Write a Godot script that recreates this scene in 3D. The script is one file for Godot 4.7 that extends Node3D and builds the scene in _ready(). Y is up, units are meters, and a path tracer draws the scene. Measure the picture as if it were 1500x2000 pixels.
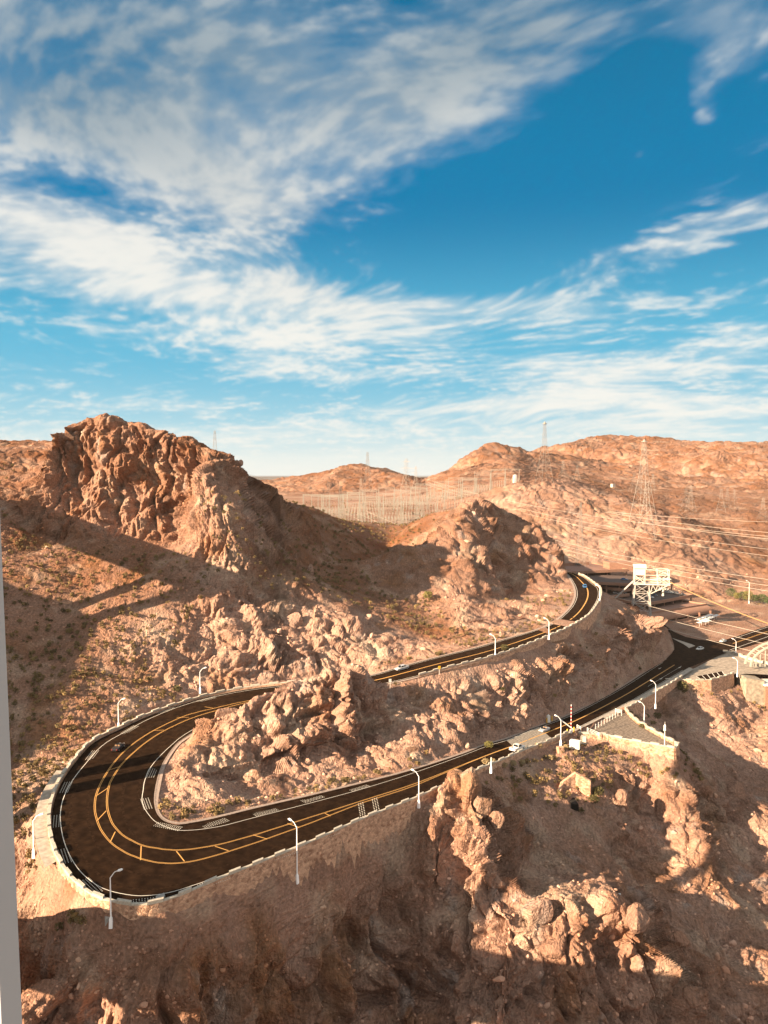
extends Node3D

# ---------------------------------------------------------------- camera, sky, sun, exposure
const EYE := Vector3(0, 100, 0)
const SUN_TRAVEL := Vector3(0.7946, -0.3746, -0.4775)
const EXPOSURE := 3.6
const COLS_MAIN := 800
const ROWS := 1400

func setup_view() -> void:
	var cam := Camera3D.new()
	cam.name = "camera"
	cam.fov = 67.380
	cam.near = 0.05
	cam.far = 9000.0
	cam.position = EYE
	cam.rotation = Vector3(-atan(70.0 / 1500.0), 0, 0)
	add_child(cam)
	cam.current = true
	var env := Environment.new()
	env.background_mode = Environment.BG_SKY
	env.tonemap_mode = Environment.TONE_MAPPER_LINEAR
	env.tonemap_exposure = EXPOSURE
	env.sdfgi_enabled = true
	env.ssao_enabled = true
	env.ssil_enabled = true
	env.fog_enabled = true
	env.fog_light_color = Color(0.90, 0.86, 0.82)
	env.fog_density = 0.00003
	var sky := Sky.new()
	var pano := PanoramaSkyMaterial.new()
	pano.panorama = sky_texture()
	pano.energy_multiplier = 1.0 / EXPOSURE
	sky.sky_material = pano
	env.sky = sky
	var we := WorldEnvironment.new()
	we.name = "world_environment"
	we.environment = env
	add_child(we)
	var sun := DirectionalLight3D.new()
	sun.name = "sun"
	sun.light_color = Color(1.0, 0.88, 0.74)
	sun.light_energy = 1.6
	sun.light_angular_distance = 0.5
	sun.shadow_enabled = true
	add_child(sun)
	sun.look_at_from_position(Vector3.ZERO, SUN_TRAVEL, Vector3.UP)

# ---------------------------------------------------------------- small helpers
func noise(kind: int, freq: float, sd: int, oct: int = 1, fractal: int = FastNoiseLite.FRACTAL_FBM) -> FastNoiseLite:
	var n := FastNoiseLite.new()
	n.noise_type = kind
	n.frequency = freq
	n.seed = sd
	n.fractal_type = FastNoiseLite.FRACTAL_NONE if oct <= 1 else fractal
	n.fractal_octaves = oct
	return n

func smooth(a: float, b: float, x: float) -> float:
	return smoothstep(a, b, x)

func lin(r: float, g: float, b: float) -> Color:
	return Color(r, g, b).linear_to_srgb()

var mats := {}
func mat(called: String, c: Color, rough: float = 0.85, metal: float = 0.0) -> StandardMaterial3D:
	if mats.has(called):
		return mats[called]
	var m := StandardMaterial3D.new()
	m.resource_name = called
	m.albedo_color = c
	m.roughness = rough
	m.metallic = metal
	mats[called] = m
	return m

func put(called: String, mesh: Mesh, m: Material, parent: Node = self) -> MeshInstance3D:
	var o := MeshInstance3D.new()
	o.name = called
	o.mesh = mesh
	if m:
		o.material_override = m
	parent.add_child(o, true)
	return o

func base(called: String, at: Vector3, turn: float = 0.0) -> Node3D:
	var o := Node3D.new()
	o.name = called
	o.position = at
	o.rotation.y = turn
	add_child(o, true)
	return o

func tag(o: Node, label: String, category: String = "", group: String = "") -> void:
	if label != "":
		o.set_meta("label", label)
	if category != "":
		o.set_meta("category", category)
	if group != "":
		o.set_meta("group", group)

func kind(o: Node, k: String, label: String = "") -> void:
	o.set_meta("kind", k)
	if label != "":
		o.set_meta("label", label)

func _ready() -> void:
	setup_view()
	build_land()
	build_bridge()
	build_road()
	build_walls()
	build_garage()
	build_cableway()
	build_towers()
	build_switchyard()
	build_lamps()
	build_cars()
	build_small()
	build_boulders()
	build_plants()

# ---------------------------------------------------------------- the sky: air and thin high cloud
var sky_rows: Array = []
var sky_w := 4096
var sky_h := 2048
var cl_a: FastNoiseLite
var cl_b: FastNoiseLite
var cl_c: FastNoiseLite
var cl_w: FastNoiseLite
var cl_d: FastNoiseLite
# soft masses of cloud: azimuth, altitude (degrees), half width, half height, tilt, cover
var cloud_mass: Array = []

func sky_texture() -> ImageTexture:
	cl_a = noise(FastNoiseLite.TYPE_SIMPLEX_SMOOTH, 0.9, 11, 7)
	cl_b = noise(FastNoiseLite.TYPE_SIMPLEX_SMOOTH, 2.6, 12, 7)
	cl_c = noise(FastNoiseLite.TYPE_SIMPLEX_SMOOTH, 7.0, 13, 5)
	cl_d = noise(FastNoiseLite.TYPE_SIMPLEX_SMOOTH, 13.0, 15, 5)
	cl_w = noise(FastNoiseLite.TYPE_SIMPLEX_SMOOTH, 0.6, 14, 3)
	cloud_mass = sky_masses()
	sky_rows.resize(sky_h)
	var id := WorkerThreadPool.add_group_task(sky_row, sky_h)
	WorkerThreadPool.wait_for_group_task_completion(id)
	var all := PackedFloat32Array()
	for r in sky_h:
		all.append_array(sky_rows[r])
	sky_rows.clear()
	var img := Image.create_from_data(sky_w, sky_h, false, Image.FORMAT_RGBF, all.to_byte_array())
	return ImageTexture.create_from_image(img)

func sky_row(r: int) -> void:
	var out := PackedFloat32Array()
	out.resize(sky_w * 3)
	var alt := PI * (0.5 - (r + 0.5) / sky_h)
	if alt < -0.02:
		for c in sky_w:
			out[c * 3] = 0.40
			out[c * 3 + 1] = 0.30
			out[c * 3 + 2] = 0.22
		sky_rows[r] = out
		return
	# the first column looks along -z; away from the view the sky is worked out in wider steps
	var c := 0
	while c < sky_w:
		var wide := c > sky_w / 8 and c < sky_w * 7 / 8
		var n := 8 if wide else 1
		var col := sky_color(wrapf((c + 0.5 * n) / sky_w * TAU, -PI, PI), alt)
		for i in n:
			if c + i < sky_w:
				out[(c + i) * 3] = col.x
				out[(c + i) * 3 + 1] = col.y
				out[(c + i) * 3 + 2] = col.z
		c += n
	sky_rows[r] = out

func sky_color(az: float, alt: float) -> Vector3:
	if alt < 0.0:
		return Vector3(0.40, 0.30, 0.22)
	var e := rad_to_deg(alt)
	var air := Vector3(0.006, 0.150, 0.31)
	air = Vector3(0.0, 0.212, 0.45).lerp(air, smoothstep(19.0, 36.0, e))
	air = Vector3(0.09, 0.49, 0.72).lerp(air, smoothstep(8.0, 20.0, e))
	air = Vector3(0.30, 0.66, 0.80).lerp(air, smoothstep(1.0, 9.0, e))
	air = Vector3(0.80, 0.87, 0.84).lerp(air, smoothstep(-1.0, 4.5, e))
	# towards the sun the air is paler
	var dir := Vector3(sin(az) * cos(alt), sin(alt), -cos(az) * cos(alt))
	var s := maxf(0.0, dir.dot(-SUN_TRAVEL))
	air += Vector3(0.5, 0.42, 0.32) * pow(s, 8.0)
	# high cloud drawn out along the wind, laid on a flat layer so that it crowds at the horizon
	var k := 1.0 / (sin(alt) + 0.11)
	var u := dir.x * k
	var v := dir.z * k
	var wx := cl_w.get_noise_2d(u * 0.5, v * 0.5)
	var wy := cl_w.get_noise_2d(u * 0.5 + 50.0, v * 0.5 - 31.0)
	var a := cl_a.get_noise_2d(u * 0.85 + wx * 0.5, v * 0.95 + wy * 0.5)
	var b := cl_b.get_noise_2d(u * 0.62 + v * 0.30 + wx * 0.35, v * 0.80 - u * 0.42 + wy * 0.35)
	var f := cl_c.get_noise_2d(u * 0.50 + v * 0.35 + wx * 0.4, v * 0.75 - u * 0.55 + wy * 0.4)
	var g2 := cl_d.get_noise_2d(u * 0.45 + v * 0.5 + wx * 0.6, v * 0.8 - u * 0.75 + wy * 0.6)
	var cover := 0.03
	var shade := 0.0
	var d_az := rad_to_deg(az)
	# veil added overhead and behind, outside the view, to brighten the shaded ground
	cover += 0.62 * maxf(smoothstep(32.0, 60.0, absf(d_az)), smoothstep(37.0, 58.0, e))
	for m in cloud_mass:
		var x: float = d_az - m[0]
		if absf(x) > m[2] * 3.0 + m[3] * 3.0:
			continue
		var y: float = e - m[1]
		var ca := cos(m[4])
		var sa := sin(m[4])
		var gx: float = (x * ca + y * sa) / m[2]
		var gy: float = (-x * sa + y * ca) / m[3]
		var g := exp(-(gx * gx + gy * gy))
		cover += m[5] * g
		shade += m[6] * g
	var dens := smoothstep(0.0, 0.95, cover + a * 0.38 + b * 0.34 + f * 0.26 + g2 * 0.16)
	var wisp := smoothstep(0.10, 0.85, cover * 0.5 + b * 0.62 + f * 0.60 + g2 * 0.45 + 0.02) * smoothstep(-0.15, 0.4, cover + 0.1)
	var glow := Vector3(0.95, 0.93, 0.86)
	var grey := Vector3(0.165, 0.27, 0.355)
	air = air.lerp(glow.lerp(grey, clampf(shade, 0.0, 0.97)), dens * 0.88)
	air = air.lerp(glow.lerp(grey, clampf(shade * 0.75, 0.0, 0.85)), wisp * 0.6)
	air = air.lerp(Vector3(0.86, 0.90, 0.86), exp(-e * 0.28) * 0.66)
	return air

# ---------------------------------------------------------------- the land
var tin_xy := PackedVector2Array()
var tin_y := PackedFloat32Array()
var tin_rough := PackedFloat32Array()
var tin_tone := PackedFloat32Array()
var tin_reg := PackedInt32Array()
const REGION_NAMES := ["butte", "hillside", "rocky_hill", "rock_ridge", "cliff", "ground", "mountains"]

func land_points(region: int, list: Array) -> void:
	for p in list:
		tin_xy.append(Vector2(p[0], p[1]))
		tin_y.append(p[2])
		tin_rough.append(p[3])
		tin_tone.append(p[4])
		tin_reg.append(region)

class Grid:
	var x0: float
	var d0: float
	var cell: float
	var nx: int
	var nd: int
	var h := PackedFloat32Array()
	var rough := PackedFloat32Array()
	var tone := PackedFloat32Array()
	var reg := PackedByteArray()
	var road := PackedFloat32Array()

	func _init(a: float, b: float, c: float, w: int, l: int) -> void:
		x0 = a; d0 = b; cell = c; nx = w; nd = l
		h.resize(nx * nd); rough.resize(nx * nd); tone.resize(nx * nd); reg.resize(nx * nd); road.resize(nx * nd)
		road.fill(99.0)

	func inside(x: float, d: float) -> bool:
		return x >= x0 and d >= d0 and x < x0 + (nx - 1) * cell and d < d0 + (nd - 1) * cell

	func at(a: PackedFloat32Array, x: float, d: float) -> float:
		var fx := clampf((x - x0) / cell, 0.0, nx - 1.001)
		var fd := clampf((d - d0) / cell, 0.0, nd - 1.001)
		var i := int(fx)
		var j := int(fd)
		var k := j * nx + i
		fx -= i
		fd -= j
		return lerpf(lerpf(a[k], a[k + 1], fx), lerpf(a[k + nx], a[k + nx + 1], fx), fd)

	func height(x: float, d: float) -> float:
		var fx := clampf((x - x0) / cell, 0.0, nx - 1.001)
		var fd := clampf((d - d0) / cell, 0.0, nd - 1.001)
		var i := int(fx)
		var j := int(fd)
		var k := j * nx + i
		fx -= i
		fd -= j
		return lerpf(lerpf(h[k], h[k + 1], fx), lerpf(h[k + nx], h[k + nx + 1], fx), fd)

	func nearest(x: float, d: float) -> int:
		return clampi(roundi((d - d0) / cell), 0, nd - 1) * nx + clampi(roundi((x - x0) / cell), 0, nx - 1)

	func blur(a: PackedFloat32Array, r: int) -> PackedFloat32Array:
		var t := PackedFloat32Array()
		t.resize(nx * nd)
		var w := 1.0 / (2 * r + 1)
		for j in nd:
			var o := j * nx
			var s := a[o] * r
			for i in r:
				s += a[o + mini(i, nx - 1)]
			for i in nx:
				s += a[o + mini(i + r, nx - 1)]
				t[o + i] = s * w if i > 0 else s * w
				s -= a[o + maxi(i - r, 0)]
		var u := PackedFloat32Array()
		u.resize(nx * nd)
		for i in nx:
			var s := t[i] * r
			for j in r:
				s += t[mini(j, nd - 1) * nx + i]
			for j in nd:
				s += t[mini(j + r, nd - 1) * nx + i]
				u[j * nx + i] = s * w
				s -= t[maxi(j - r, 0) * nx + i]
		return u

var near: Grid
var far: Grid

func raster(g: Grid, tris: PackedInt32Array) -> void:
	for t in range(0, tris.size(), 3):
		var ia := tris[t]
		var ib := tris[t + 1]
		var ic := tris[t + 2]
		var a := tin_xy[ia]
		var b := tin_xy[ib]
		var c := tin_xy[ic]
		var det := (b.y - c.y) * (a.x - c.x) + (c.x - b.x) * (a.y - c.y)
		if absf(det) < 1e-6:
			continue
		var i0 := maxi(0, ceili((minf(a.x, minf(b.x, c.x)) - g.x0) / g.cell))
		var i1 := mini(g.nx - 1, floori((maxf(a.x, maxf(b.x, c.x)) - g.x0) / g.cell))
		var j0 := maxi(0, ceili((minf(a.y, minf(b.y, c.y)) - g.d0) / g.cell))
		var j1 := mini(g.nd - 1, floori((maxf(a.y, maxf(b.y, c.y)) - g.d0) / g.cell))
		for j in range(j0, j1 + 1):
			var y := g.d0 + j * g.cell
			for i in range(i0, i1 + 1):
				var x := g.x0 + i * g.cell
				var u := ((b.y - c.y) * (x - c.x) + (c.x - b.x) * (y - c.y)) / det
				if u < -1e-5:
					continue
				var v := ((c.y - a.y) * (x - c.x) + (a.x - c.x) * (y - c.y)) / det
				if v < -1e-5:
					continue
				var w := 1.0 - u - v
				if w < -1e-5:
					continue
				var k := j * g.nx + i
				g.h[k] = u * tin_y[ia] + v * tin_y[ib] + w * tin_y[ic]
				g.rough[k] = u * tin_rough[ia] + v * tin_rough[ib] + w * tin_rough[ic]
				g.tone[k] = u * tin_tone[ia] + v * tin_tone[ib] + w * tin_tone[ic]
				g.reg[k] = tin_reg[ia] if u >= v and u >= w else (tin_reg[ib] if v >= w else tin_reg[ic])

# road strips: left and right edge points (x, depth, y); stamped into the near grid with the distance from the asphalt
func stamp_road(left: Array, right: Array, drop_left: Array, drop_right: Array) -> void:
	var g := near
	var reach := 10.0
	for s in left.size() - 1:
		var l0 := Vector2(left[s][0], left[s][1])
		var l1 := Vector2(left[s + 1][0], left[s + 1][1])
		var r0 := Vector2(right[s][0], right[s][1])
		var r1 := Vector2(right[s + 1][0], right[s + 1][1])
		var w0 := l0.distance_to(r0)
		var w1 := l1.distance_to(r1)
		var e0 := (r0 - l0) / w0 * reach
		var e1 := (r1 - l1) / w1 * reach
		var q := [l0 - e0, r0 + e0, r1 + e1, l1 - e1]
		var qu := [-reach, w0 + reach, w1 + reach, -reach]
		var qw := [w0, w0, w1, w1]
		var qs := [0.0, 0.0, 1.0, 1.0]
		for tri in [[0, 1, 2], [0, 2, 3]]:
			var a: Vector2 = q[tri[0]]
			var b: Vector2 = q[tri[1]]
			var c: Vector2 = q[tri[2]]
			var det := (b.y - c.y) * (a.x - c.x) + (c.x - b.x) * (a.y - c.y)
			if absf(det) < 1e-6:
				continue
			var i0 := maxi(0, ceili((minf(a.x, minf(b.x, c.x)) - g.x0) / g.cell))
			var i1 := mini(g.nx - 1, floori((maxf(a.x, maxf(b.x, c.x)) - g.x0) / g.cell))
			var j0 := maxi(0, ceili((minf(a.y, minf(b.y, c.y)) - g.d0) / g.cell))
			var j1 := mini(g.nd - 1, floori((maxf(a.y, maxf(b.y, c.y)) - g.d0) / g.cell))
			for j in range(j0, j1 + 1):
				for i in range(i0, i1 + 1):
					var x := g.x0 + i * g.cell
					var y := g.d0 + j * g.cell
					var u := ((b.y - c.y) * (x - c.x) + (c.x - b.x) * (y - c.y)) / det
					var v := ((c.y - a.y) * (x - c.x) + (a.x - c.x) * (y - c.y)) / det
					var w := 1.0 - u - v
					if u < 0.0 or v < 0.0 or w < 0.0:
						continue
					var lat: float = u * qu[tri[0]] + v * qu[tri[1]] + w * qu[tri[2]]
					var wid: float = u * qw[tri[0]] + v * qw[tri[1]] + w * qw[tri[2]]
					var st: float = u * qs[tri[0]] + v * qs[tri[1]] + w * qs[tri[2]]
					var out := maxf(-lat, lat - wid)
					var k := j * g.nx + i
					var yy := lerpf(left[s][2], left[s + 1][2], st) if lat < wid * 0.5 else lerpf(right[s][2], right[s + 1][2], st)
					var dr: float = lerpf(drop_left[s], drop_left[s + 1], st) if lat < wid * 0.5 else lerpf(drop_right[s], drop_right[s + 1], st)
					var gap := out if dr > 0.8 else out * 1.9
					if gap >= g.road[k]:
						continue
					g.road[k] = gap
					var share := 1.0 - smoothstep(0.9, 4.5 if dr < 0.8 else 1.9, out)
					road_want[k] = Vector3(yy - 0.14, share, yy - dr * smoothstep(0.5, 1.5, out) if out < 4.5 and dr > 0.8 else 1e6)

var road_want := {}

# a paved area: the land under it is levelled, and left rough only away from it
func stamp_paved(poly: Array, sink: float, margin: float) -> void:
	var g := near
	var p2 := PackedVector2Array()
	var lo := Vector2(1e9, 1e9)
	var hi := -lo
	var plane := [0.0, 0.0]
	for p in poly:
		var q := Vector2(p[0], p[1])
		p2.append(q)
		lo = lo.min(q)
		hi = hi.max(q)
		plane[0] += p[2] / poly.size()
	for j in range(maxi(0, int((lo.y - 8.0 - g.d0) / g.cell)), mini(g.nd - 1, int((hi.y + 8.0 - g.d0) / g.cell) + 1)):
		for i in range(maxi(0, int((lo.x - 8.0 - g.x0) / g.cell)), mini(g.nx - 1, int((hi.x + 8.0 - g.x0) / g.cell) + 1)):
			var c := Vector2(g.x0 + i * g.cell, g.d0 + j * g.cell)
			var d := 0.0
			if not Geometry2D.is_point_in_polygon(c, p2):
				d = 1e9
				for e in p2.size():
					d = minf(d, c.distance_to(Geometry2D.get_closest_point_to_segment(c, p2[e], p2[(e + 1) % p2.size()])))
			var k := j * g.nx + i
			if d > 8.0 or g.road[k] < d:
				continue
			g.road[k] = d
			road_want[k] = Vector3(plane[0] - sink, 1.0 - smoothstep(0.6, margin, d), 1e6)

var nz_big: FastNoiseLite
var nz_big2: FastNoiseLite
var nz_cell: FastNoiseLite
var nz_cell2: FastNoiseLite
var nz_cell0: FastNoiseLite
var nz_cell3: FastNoiseLite
var nz_mid: FastNoiseLite
var nz_crack: FastNoiseLite
var nz_fine: FastNoiseLite
var nz_warp: FastNoiseLite
var nz_col: FastNoiseLite
var nz_col2: FastNoiseLite

var col_t := PackedFloat32Array()
var step_d := PackedFloat32Array()
var col_w: Array = []
var col_pos: Array = []
var col_color: Array = []
var col_reg: Array = []
var col_nor: Array = []

func ground(x: float, d: float) -> float:
	return near.height(x, d) if near.inside(x, d) else far.height(x, d)

func build_land() -> void:
	var t0 := Time.get_ticks_msec()
	near = Grid.new(-270.0, 55.0, 1.25, 560, 468)
	far = Grid.new(-2700.0, 40.0, 14.0, 386, 330)
	land_data()
	var tris := Geometry2D.triangulate_delaunay(tin_xy)
	raster(near, tris)
	raster(far, tris)
	near.h = near.blur(near.blur(near.h, 1), 1)
	near.rough = near.blur(near.rough, 3)
	near.tone = near.blur(near.tone, 5)
	far.h = far.blur(far.h, 1)
	stamp_all_roads()
	for k in road_want:
		var v: Vector3 = road_want[k]
		near.h[k] = minf(lerpf(near.h[k], v.x, v.y), v.z)
	print("grids ", Time.get_ticks_msec() - t0)
	nz_big = noise(FastNoiseLite.TYPE_SIMPLEX_SMOOTH, 1.0 / 46.0, 1, 4, FastNoiseLite.FRACTAL_RIDGED)
	nz_big2 = noise(FastNoiseLite.TYPE_SIMPLEX_SMOOTH, 1.0 / 120.0, 2, 3)
	nz_cell0 = noise(FastNoiseLite.TYPE_CELLULAR, 1.0 / 30.0, 23)
	nz_cell = noise(FastNoiseLite.TYPE_CELLULAR, 1.0 / 13.0, 3)
	nz_cell2 = noise(FastNoiseLite.TYPE_CELLULAR, 1.0 / 5.2, 4)
	nz_cell3 = noise(FastNoiseLite.TYPE_CELLULAR, 1.0 / 2.0, 24)
	for z in [nz_cell0, nz_cell, nz_cell2, nz_cell3]:
		z.cellular_return_type = FastNoiseLite.RETURN_DISTANCE
		z.cellular_distance_function = FastNoiseLite.DISTANCE_MANHATTAN
	nz_crack = noise(FastNoiseLite.TYPE_CELLULAR, 1.0 / 8.0, 29)
	nz_crack.cellular_return_type = FastNoiseLite.RETURN_DISTANCE2_SUB
	nz_crack.cellular_distance_function = FastNoiseLite.DISTANCE_EUCLIDEAN
	nz_mid = noise(FastNoiseLite.TYPE_SIMPLEX_SMOOTH, 1.0 / 12.0, 5, 4, FastNoiseLite.FRACTAL_RIDGED)
	nz_fine = noise(FastNoiseLite.TYPE_SIMPLEX_SMOOTH, 1.0 / 2.6, 6, 3)
	nz_warp = noise(FastNoiseLite.TYPE_SIMPLEX_SMOOTH, 1.0 / 22.0, 7, 2)
	nz_col = noise(FastNoiseLite.TYPE_SIMPLEX_SMOOTH, 1.0 / 30.0, 8, 5)
	nz_col2 = noise(FastNoiseLite.TYPE_SIMPLEX_SMOOTH, 1.0 / 5.0, 9, 4)
	# columns fan out from under the bridge, coarse outside the view
	var t := -3.2
	while t < -0.64:
		col_t.append(t)
		t += 0.045
	for i in COLS_MAIN:
		col_t.append(-0.64 + 1.28 * i / (COLS_MAIN - 1))
	t = 0.66
	while t < 2.4:
		col_t.append(t)
		t += 0.05
	var n := 1500
	for i in n + 1:
		step_d.append(58.0 * pow(4500.0 / 58.0, float(i) / n))
	var nc := col_t.size()
	col_w.resize(nc)
	col_pos.resize(nc)
	col_color.resize(nc)
	col_reg.resize(nc)
	col_nor.resize(nc)
	var id := WorkerThreadPool.add_group_task(column_weight, nc)
	WorkerThreadPool.wait_for_group_task_completion(id)
	smooth_weights()
	print("weights ", Time.get_ticks_msec() - t0)
	id = WorkerThreadPool.add_group_task(column_shape, nc)
	WorkerThreadPool.wait_for_group_task_completion(id)
	print("shapes ", Time.get_ticks_msec() - t0)
	id = WorkerThreadPool.add_group_task(column_normals, nc)
	WorkerThreadPool.wait_for_group_task_completion(id)
	print("normals ", Time.get_ticks_msec() - t0)
	for r in REGION_NAMES.size():
		region_mesh(r)
	print("meshes ", Time.get_ticks_msec() - t0)
	col_w.clear()
	col_nor.clear()

# how finely each step of a column is cut: by its length along the slope over its distance
func column_weight(c: int) -> void:
	var tt := col_t[c]
	var w := PackedFloat32Array()
	w.resize(step_d.size() - 1)
	var h0 := ground(tt * step_d[0], step_d[0])
	var top := -9.0
	for i in step_d.size() - 1:
		var d0 := step_d[i]
		var d1 := step_d[i + 1]
		var h1 := ground(tt * d1, d1)
		var dd := d1 - d0
		var dh := h1 - h0
		var k := sqrt(dd * dd + dh * dh) / d1
		var rise := (h1 - EYE.y) / d1
		# slopes that face the bridge are cut finest
		var facing := clampf((dh / dd - (h0 - EYE.y) / d0) * 1.6, 0.0, 2.2)
		var seen := 1.0 if rise > top - 0.012 else 0.22
		if rise < -0.75:
			seen *= 0.05
		w[i] = k * (0.35 + facing) * seen
		top = maxf(top, rise)
		h0 = h1
	col_w[c] = w

func smooth_weights() -> void:
	var nc := col_t.size()
	var n := step_d.size() - 1
	var r := 5
	var sums: Array = []
	for c in nc:
		var w: PackedFloat32Array = col_w[c]
		var o := PackedFloat32Array()
		o.resize(n)
		# running mean along the column
		var s := 0.0
		for i in r:
			s += w[i]
		for i in n:
			if i + r < n:
				s += w[i + r]
			if i - r - 1 >= 0:
				s -= w[i - r - 1]
			o[i] = s / (2 * r + 1)
		sums.append(o)
	var run := PackedFloat32Array()
	run.resize(n)
	for c in range(0, mini(r, nc)):
		var o: PackedFloat32Array = sums[c]
		for i in n:
			run[i] += o[i]
	for c in nc:
		if c + r < nc:
			var o: PackedFloat32Array = sums[c + r]
			for i in n:
				run[i] += o[i]
		if c - r - 1 >= 0:
			var o: PackedFloat32Array = sums[c - r - 1]
			for i in n:
				run[i] -= o[i]
		var cum := PackedFloat32Array()
		cum.resize(n + 1)
		var acc := 0.0
		for i in n:
			acc += maxf(run[i], 1e-6)
			cum[i + 1] = acc
		col_w[c] = cum

func column_shape(c: int) -> void:
	var tt := col_t[c]
	var cum: PackedFloat32Array = col_w[c]
	var n := cum.size() - 1
	var total := cum[n]
	var pos := PackedVector3Array()
	var color := PackedColorArray()
	var reg := PackedByteArray()
	pos.resize(ROWS)
	color.resize(ROWS)
	reg.resize(ROWS)
	var i := 0
	for r in ROWS:
		var want := total * r / (ROWS - 1)
		while i < n - 1 and cum[i + 1] < want:
			i += 1
		var f := clampf((want - cum[i]) / maxf(cum[i + 1] - cum[i], 1e-9), 0.0, 1.0)
		var d := lerpf(step_d[i], step_d[i + 1], f)
		var x := tt * d
		var g: Grid = near if near.inside(x, d) else far
		var y := g.height(x, d)
		var e := 1.5 if g == near else 14.0
		var sx := (g.height(x + e, d) - g.height(x - e, d)) / (2.0 * e)
		var sd := (g.height(x, d + e) - g.height(x, d - e)) / (2.0 * e)
		var nrm := Vector3(-sx, 1.0, sd).normalized()
		var k := g.nearest(x, d)
		var rough := g.at(g.rough, x, d)
		var tone := g.at(g.tone, x, d)
		var clear := 1.0
		if g == near:
			clear = smoothstep(0.8, 9.0, g.at(g.road, x, d))
		reg[r] = g.reg[k]
		var p := Vector3(x, y, -d)
		var res := rock(p, nrm, rough, clear, d)
		pos[r] = p + (nrm * Vector3(1.0, 0.8, 1.0)) * res.x
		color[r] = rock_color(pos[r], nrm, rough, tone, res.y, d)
	col_pos[c] = pos
	col_color[c] = color
	col_reg[c] = reg

# how far the rock stands proud of the smooth land, and how deep in a crack the point lies
func rock(p: Vector3, nrm: Vector3, rough: float, clear: float, d: float) -> Vector2:
	if d < 520.0:
		return rock_at(p, nrm, rough, 1.0, d < 330.0) * clear
	if d < 640.0:
		return rock_at(p, nrm, rough, 1.0, false).lerp(rock_at(p, nrm, rough, 2.2, true), (d - 520.0) / 120.0) * clear
	if d < 1050.0:
		return rock_at(p, nrm, rough, 2.2, true)
	if d < 1250.0:
		return rock_at(p, nrm, rough, 2.2, true).lerp(rock_at(p, nrm, rough, 4.5, true), (d - 1050.0) / 200.0)
	return rock_at(p, nrm, rough, 4.5, true)

const JOINT_A := Vector3(0.80, 0.38, 0.46)
const JOINT_B := Vector3(-0.50, 0.30, 0.81)
const JOINT_C := Vector3(0.30, -0.62, 0.32)

# rock is split along three leaning families of joints; the cellular noises, measured along them, give flat faces that meet in sharp edges
func rock_at(p: Vector3, nrm: Vector3, rough: float, s: float, small: bool) -> Vector2:
	var q := p / s
	var steep := smoothstep(0.05, 0.5, 1.0 - nrm.y)
	var w1 := nz_warp.get_noise_3dv(q)
	var w2 := nz_warp.get_noise_3d(q.x + 91.0, q.y, q.z - 40.0)
	var big := nz_big.get_noise_3d(q.x + w1 * 5.0 + q.y * 0.25, q.y * 0.6, q.z + w2 * 5.0)
	# columns on the tall faces
	var tall := 0.62 if p.x < -25.0 and p.z < -268.0 and p.z > -380.0 else (0.7 if p.z > -205.0 and p.y < 30.0 else 1.0)
	var u := Vector3(q.x + w2 * 4.0, q.y * tall + w1 * 3.0, q.z + w1 * 4.0)
	var v := Vector3(u.dot(JOINT_A), u.dot(JOINT_B), u.dot(JOINT_C))
	var mid := nz_mid.get_noise_3dv(v)
	var b0 := -nz_cell0.get_noise_3dv(v) - 0.35
	var b1 := -nz_cell.get_noise_3dv(v) - 0.35
	var b2 := -nz_cell2.get_noise_3dv(v) - 0.35
	var b3 := -nz_cell3.get_noise_3dv(v) - 0.35 if small else 0.0
	var fine := nz_fine.get_noise_3dv(q)
	var split := smoothstep(0.30, 0.0, nz_crack.get_noise_3dv(v) + 1.0)
	var split2 := smoothstep(0.34, 0.0, nz_crack.get_noise_3d(v.x * 2.7 + 40.0, v.y * 2.7, v.z * 2.7) + 1.0) if small else 0.0
	var a := rough * (0.45 + 0.75 * steep)
	var out := (big * 2.6 + b0 * 7.0 + b1 * 5.6 + mid * 1.0) * a + b2 * 3.0 * (a + 0.03) + b3 * (1.25 * a + 0.12) + fine * (0.15 + 0.15 * a) - split * 2.3 * a - split2 * 0.8 * a
	return Vector2(out * (s if s < 2.0 else s * 0.8), (b2 * 0.9 + b1 * 0.9 + b3 * 0.7) * minf(1.0, a * 1.6 + 0.12))

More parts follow.
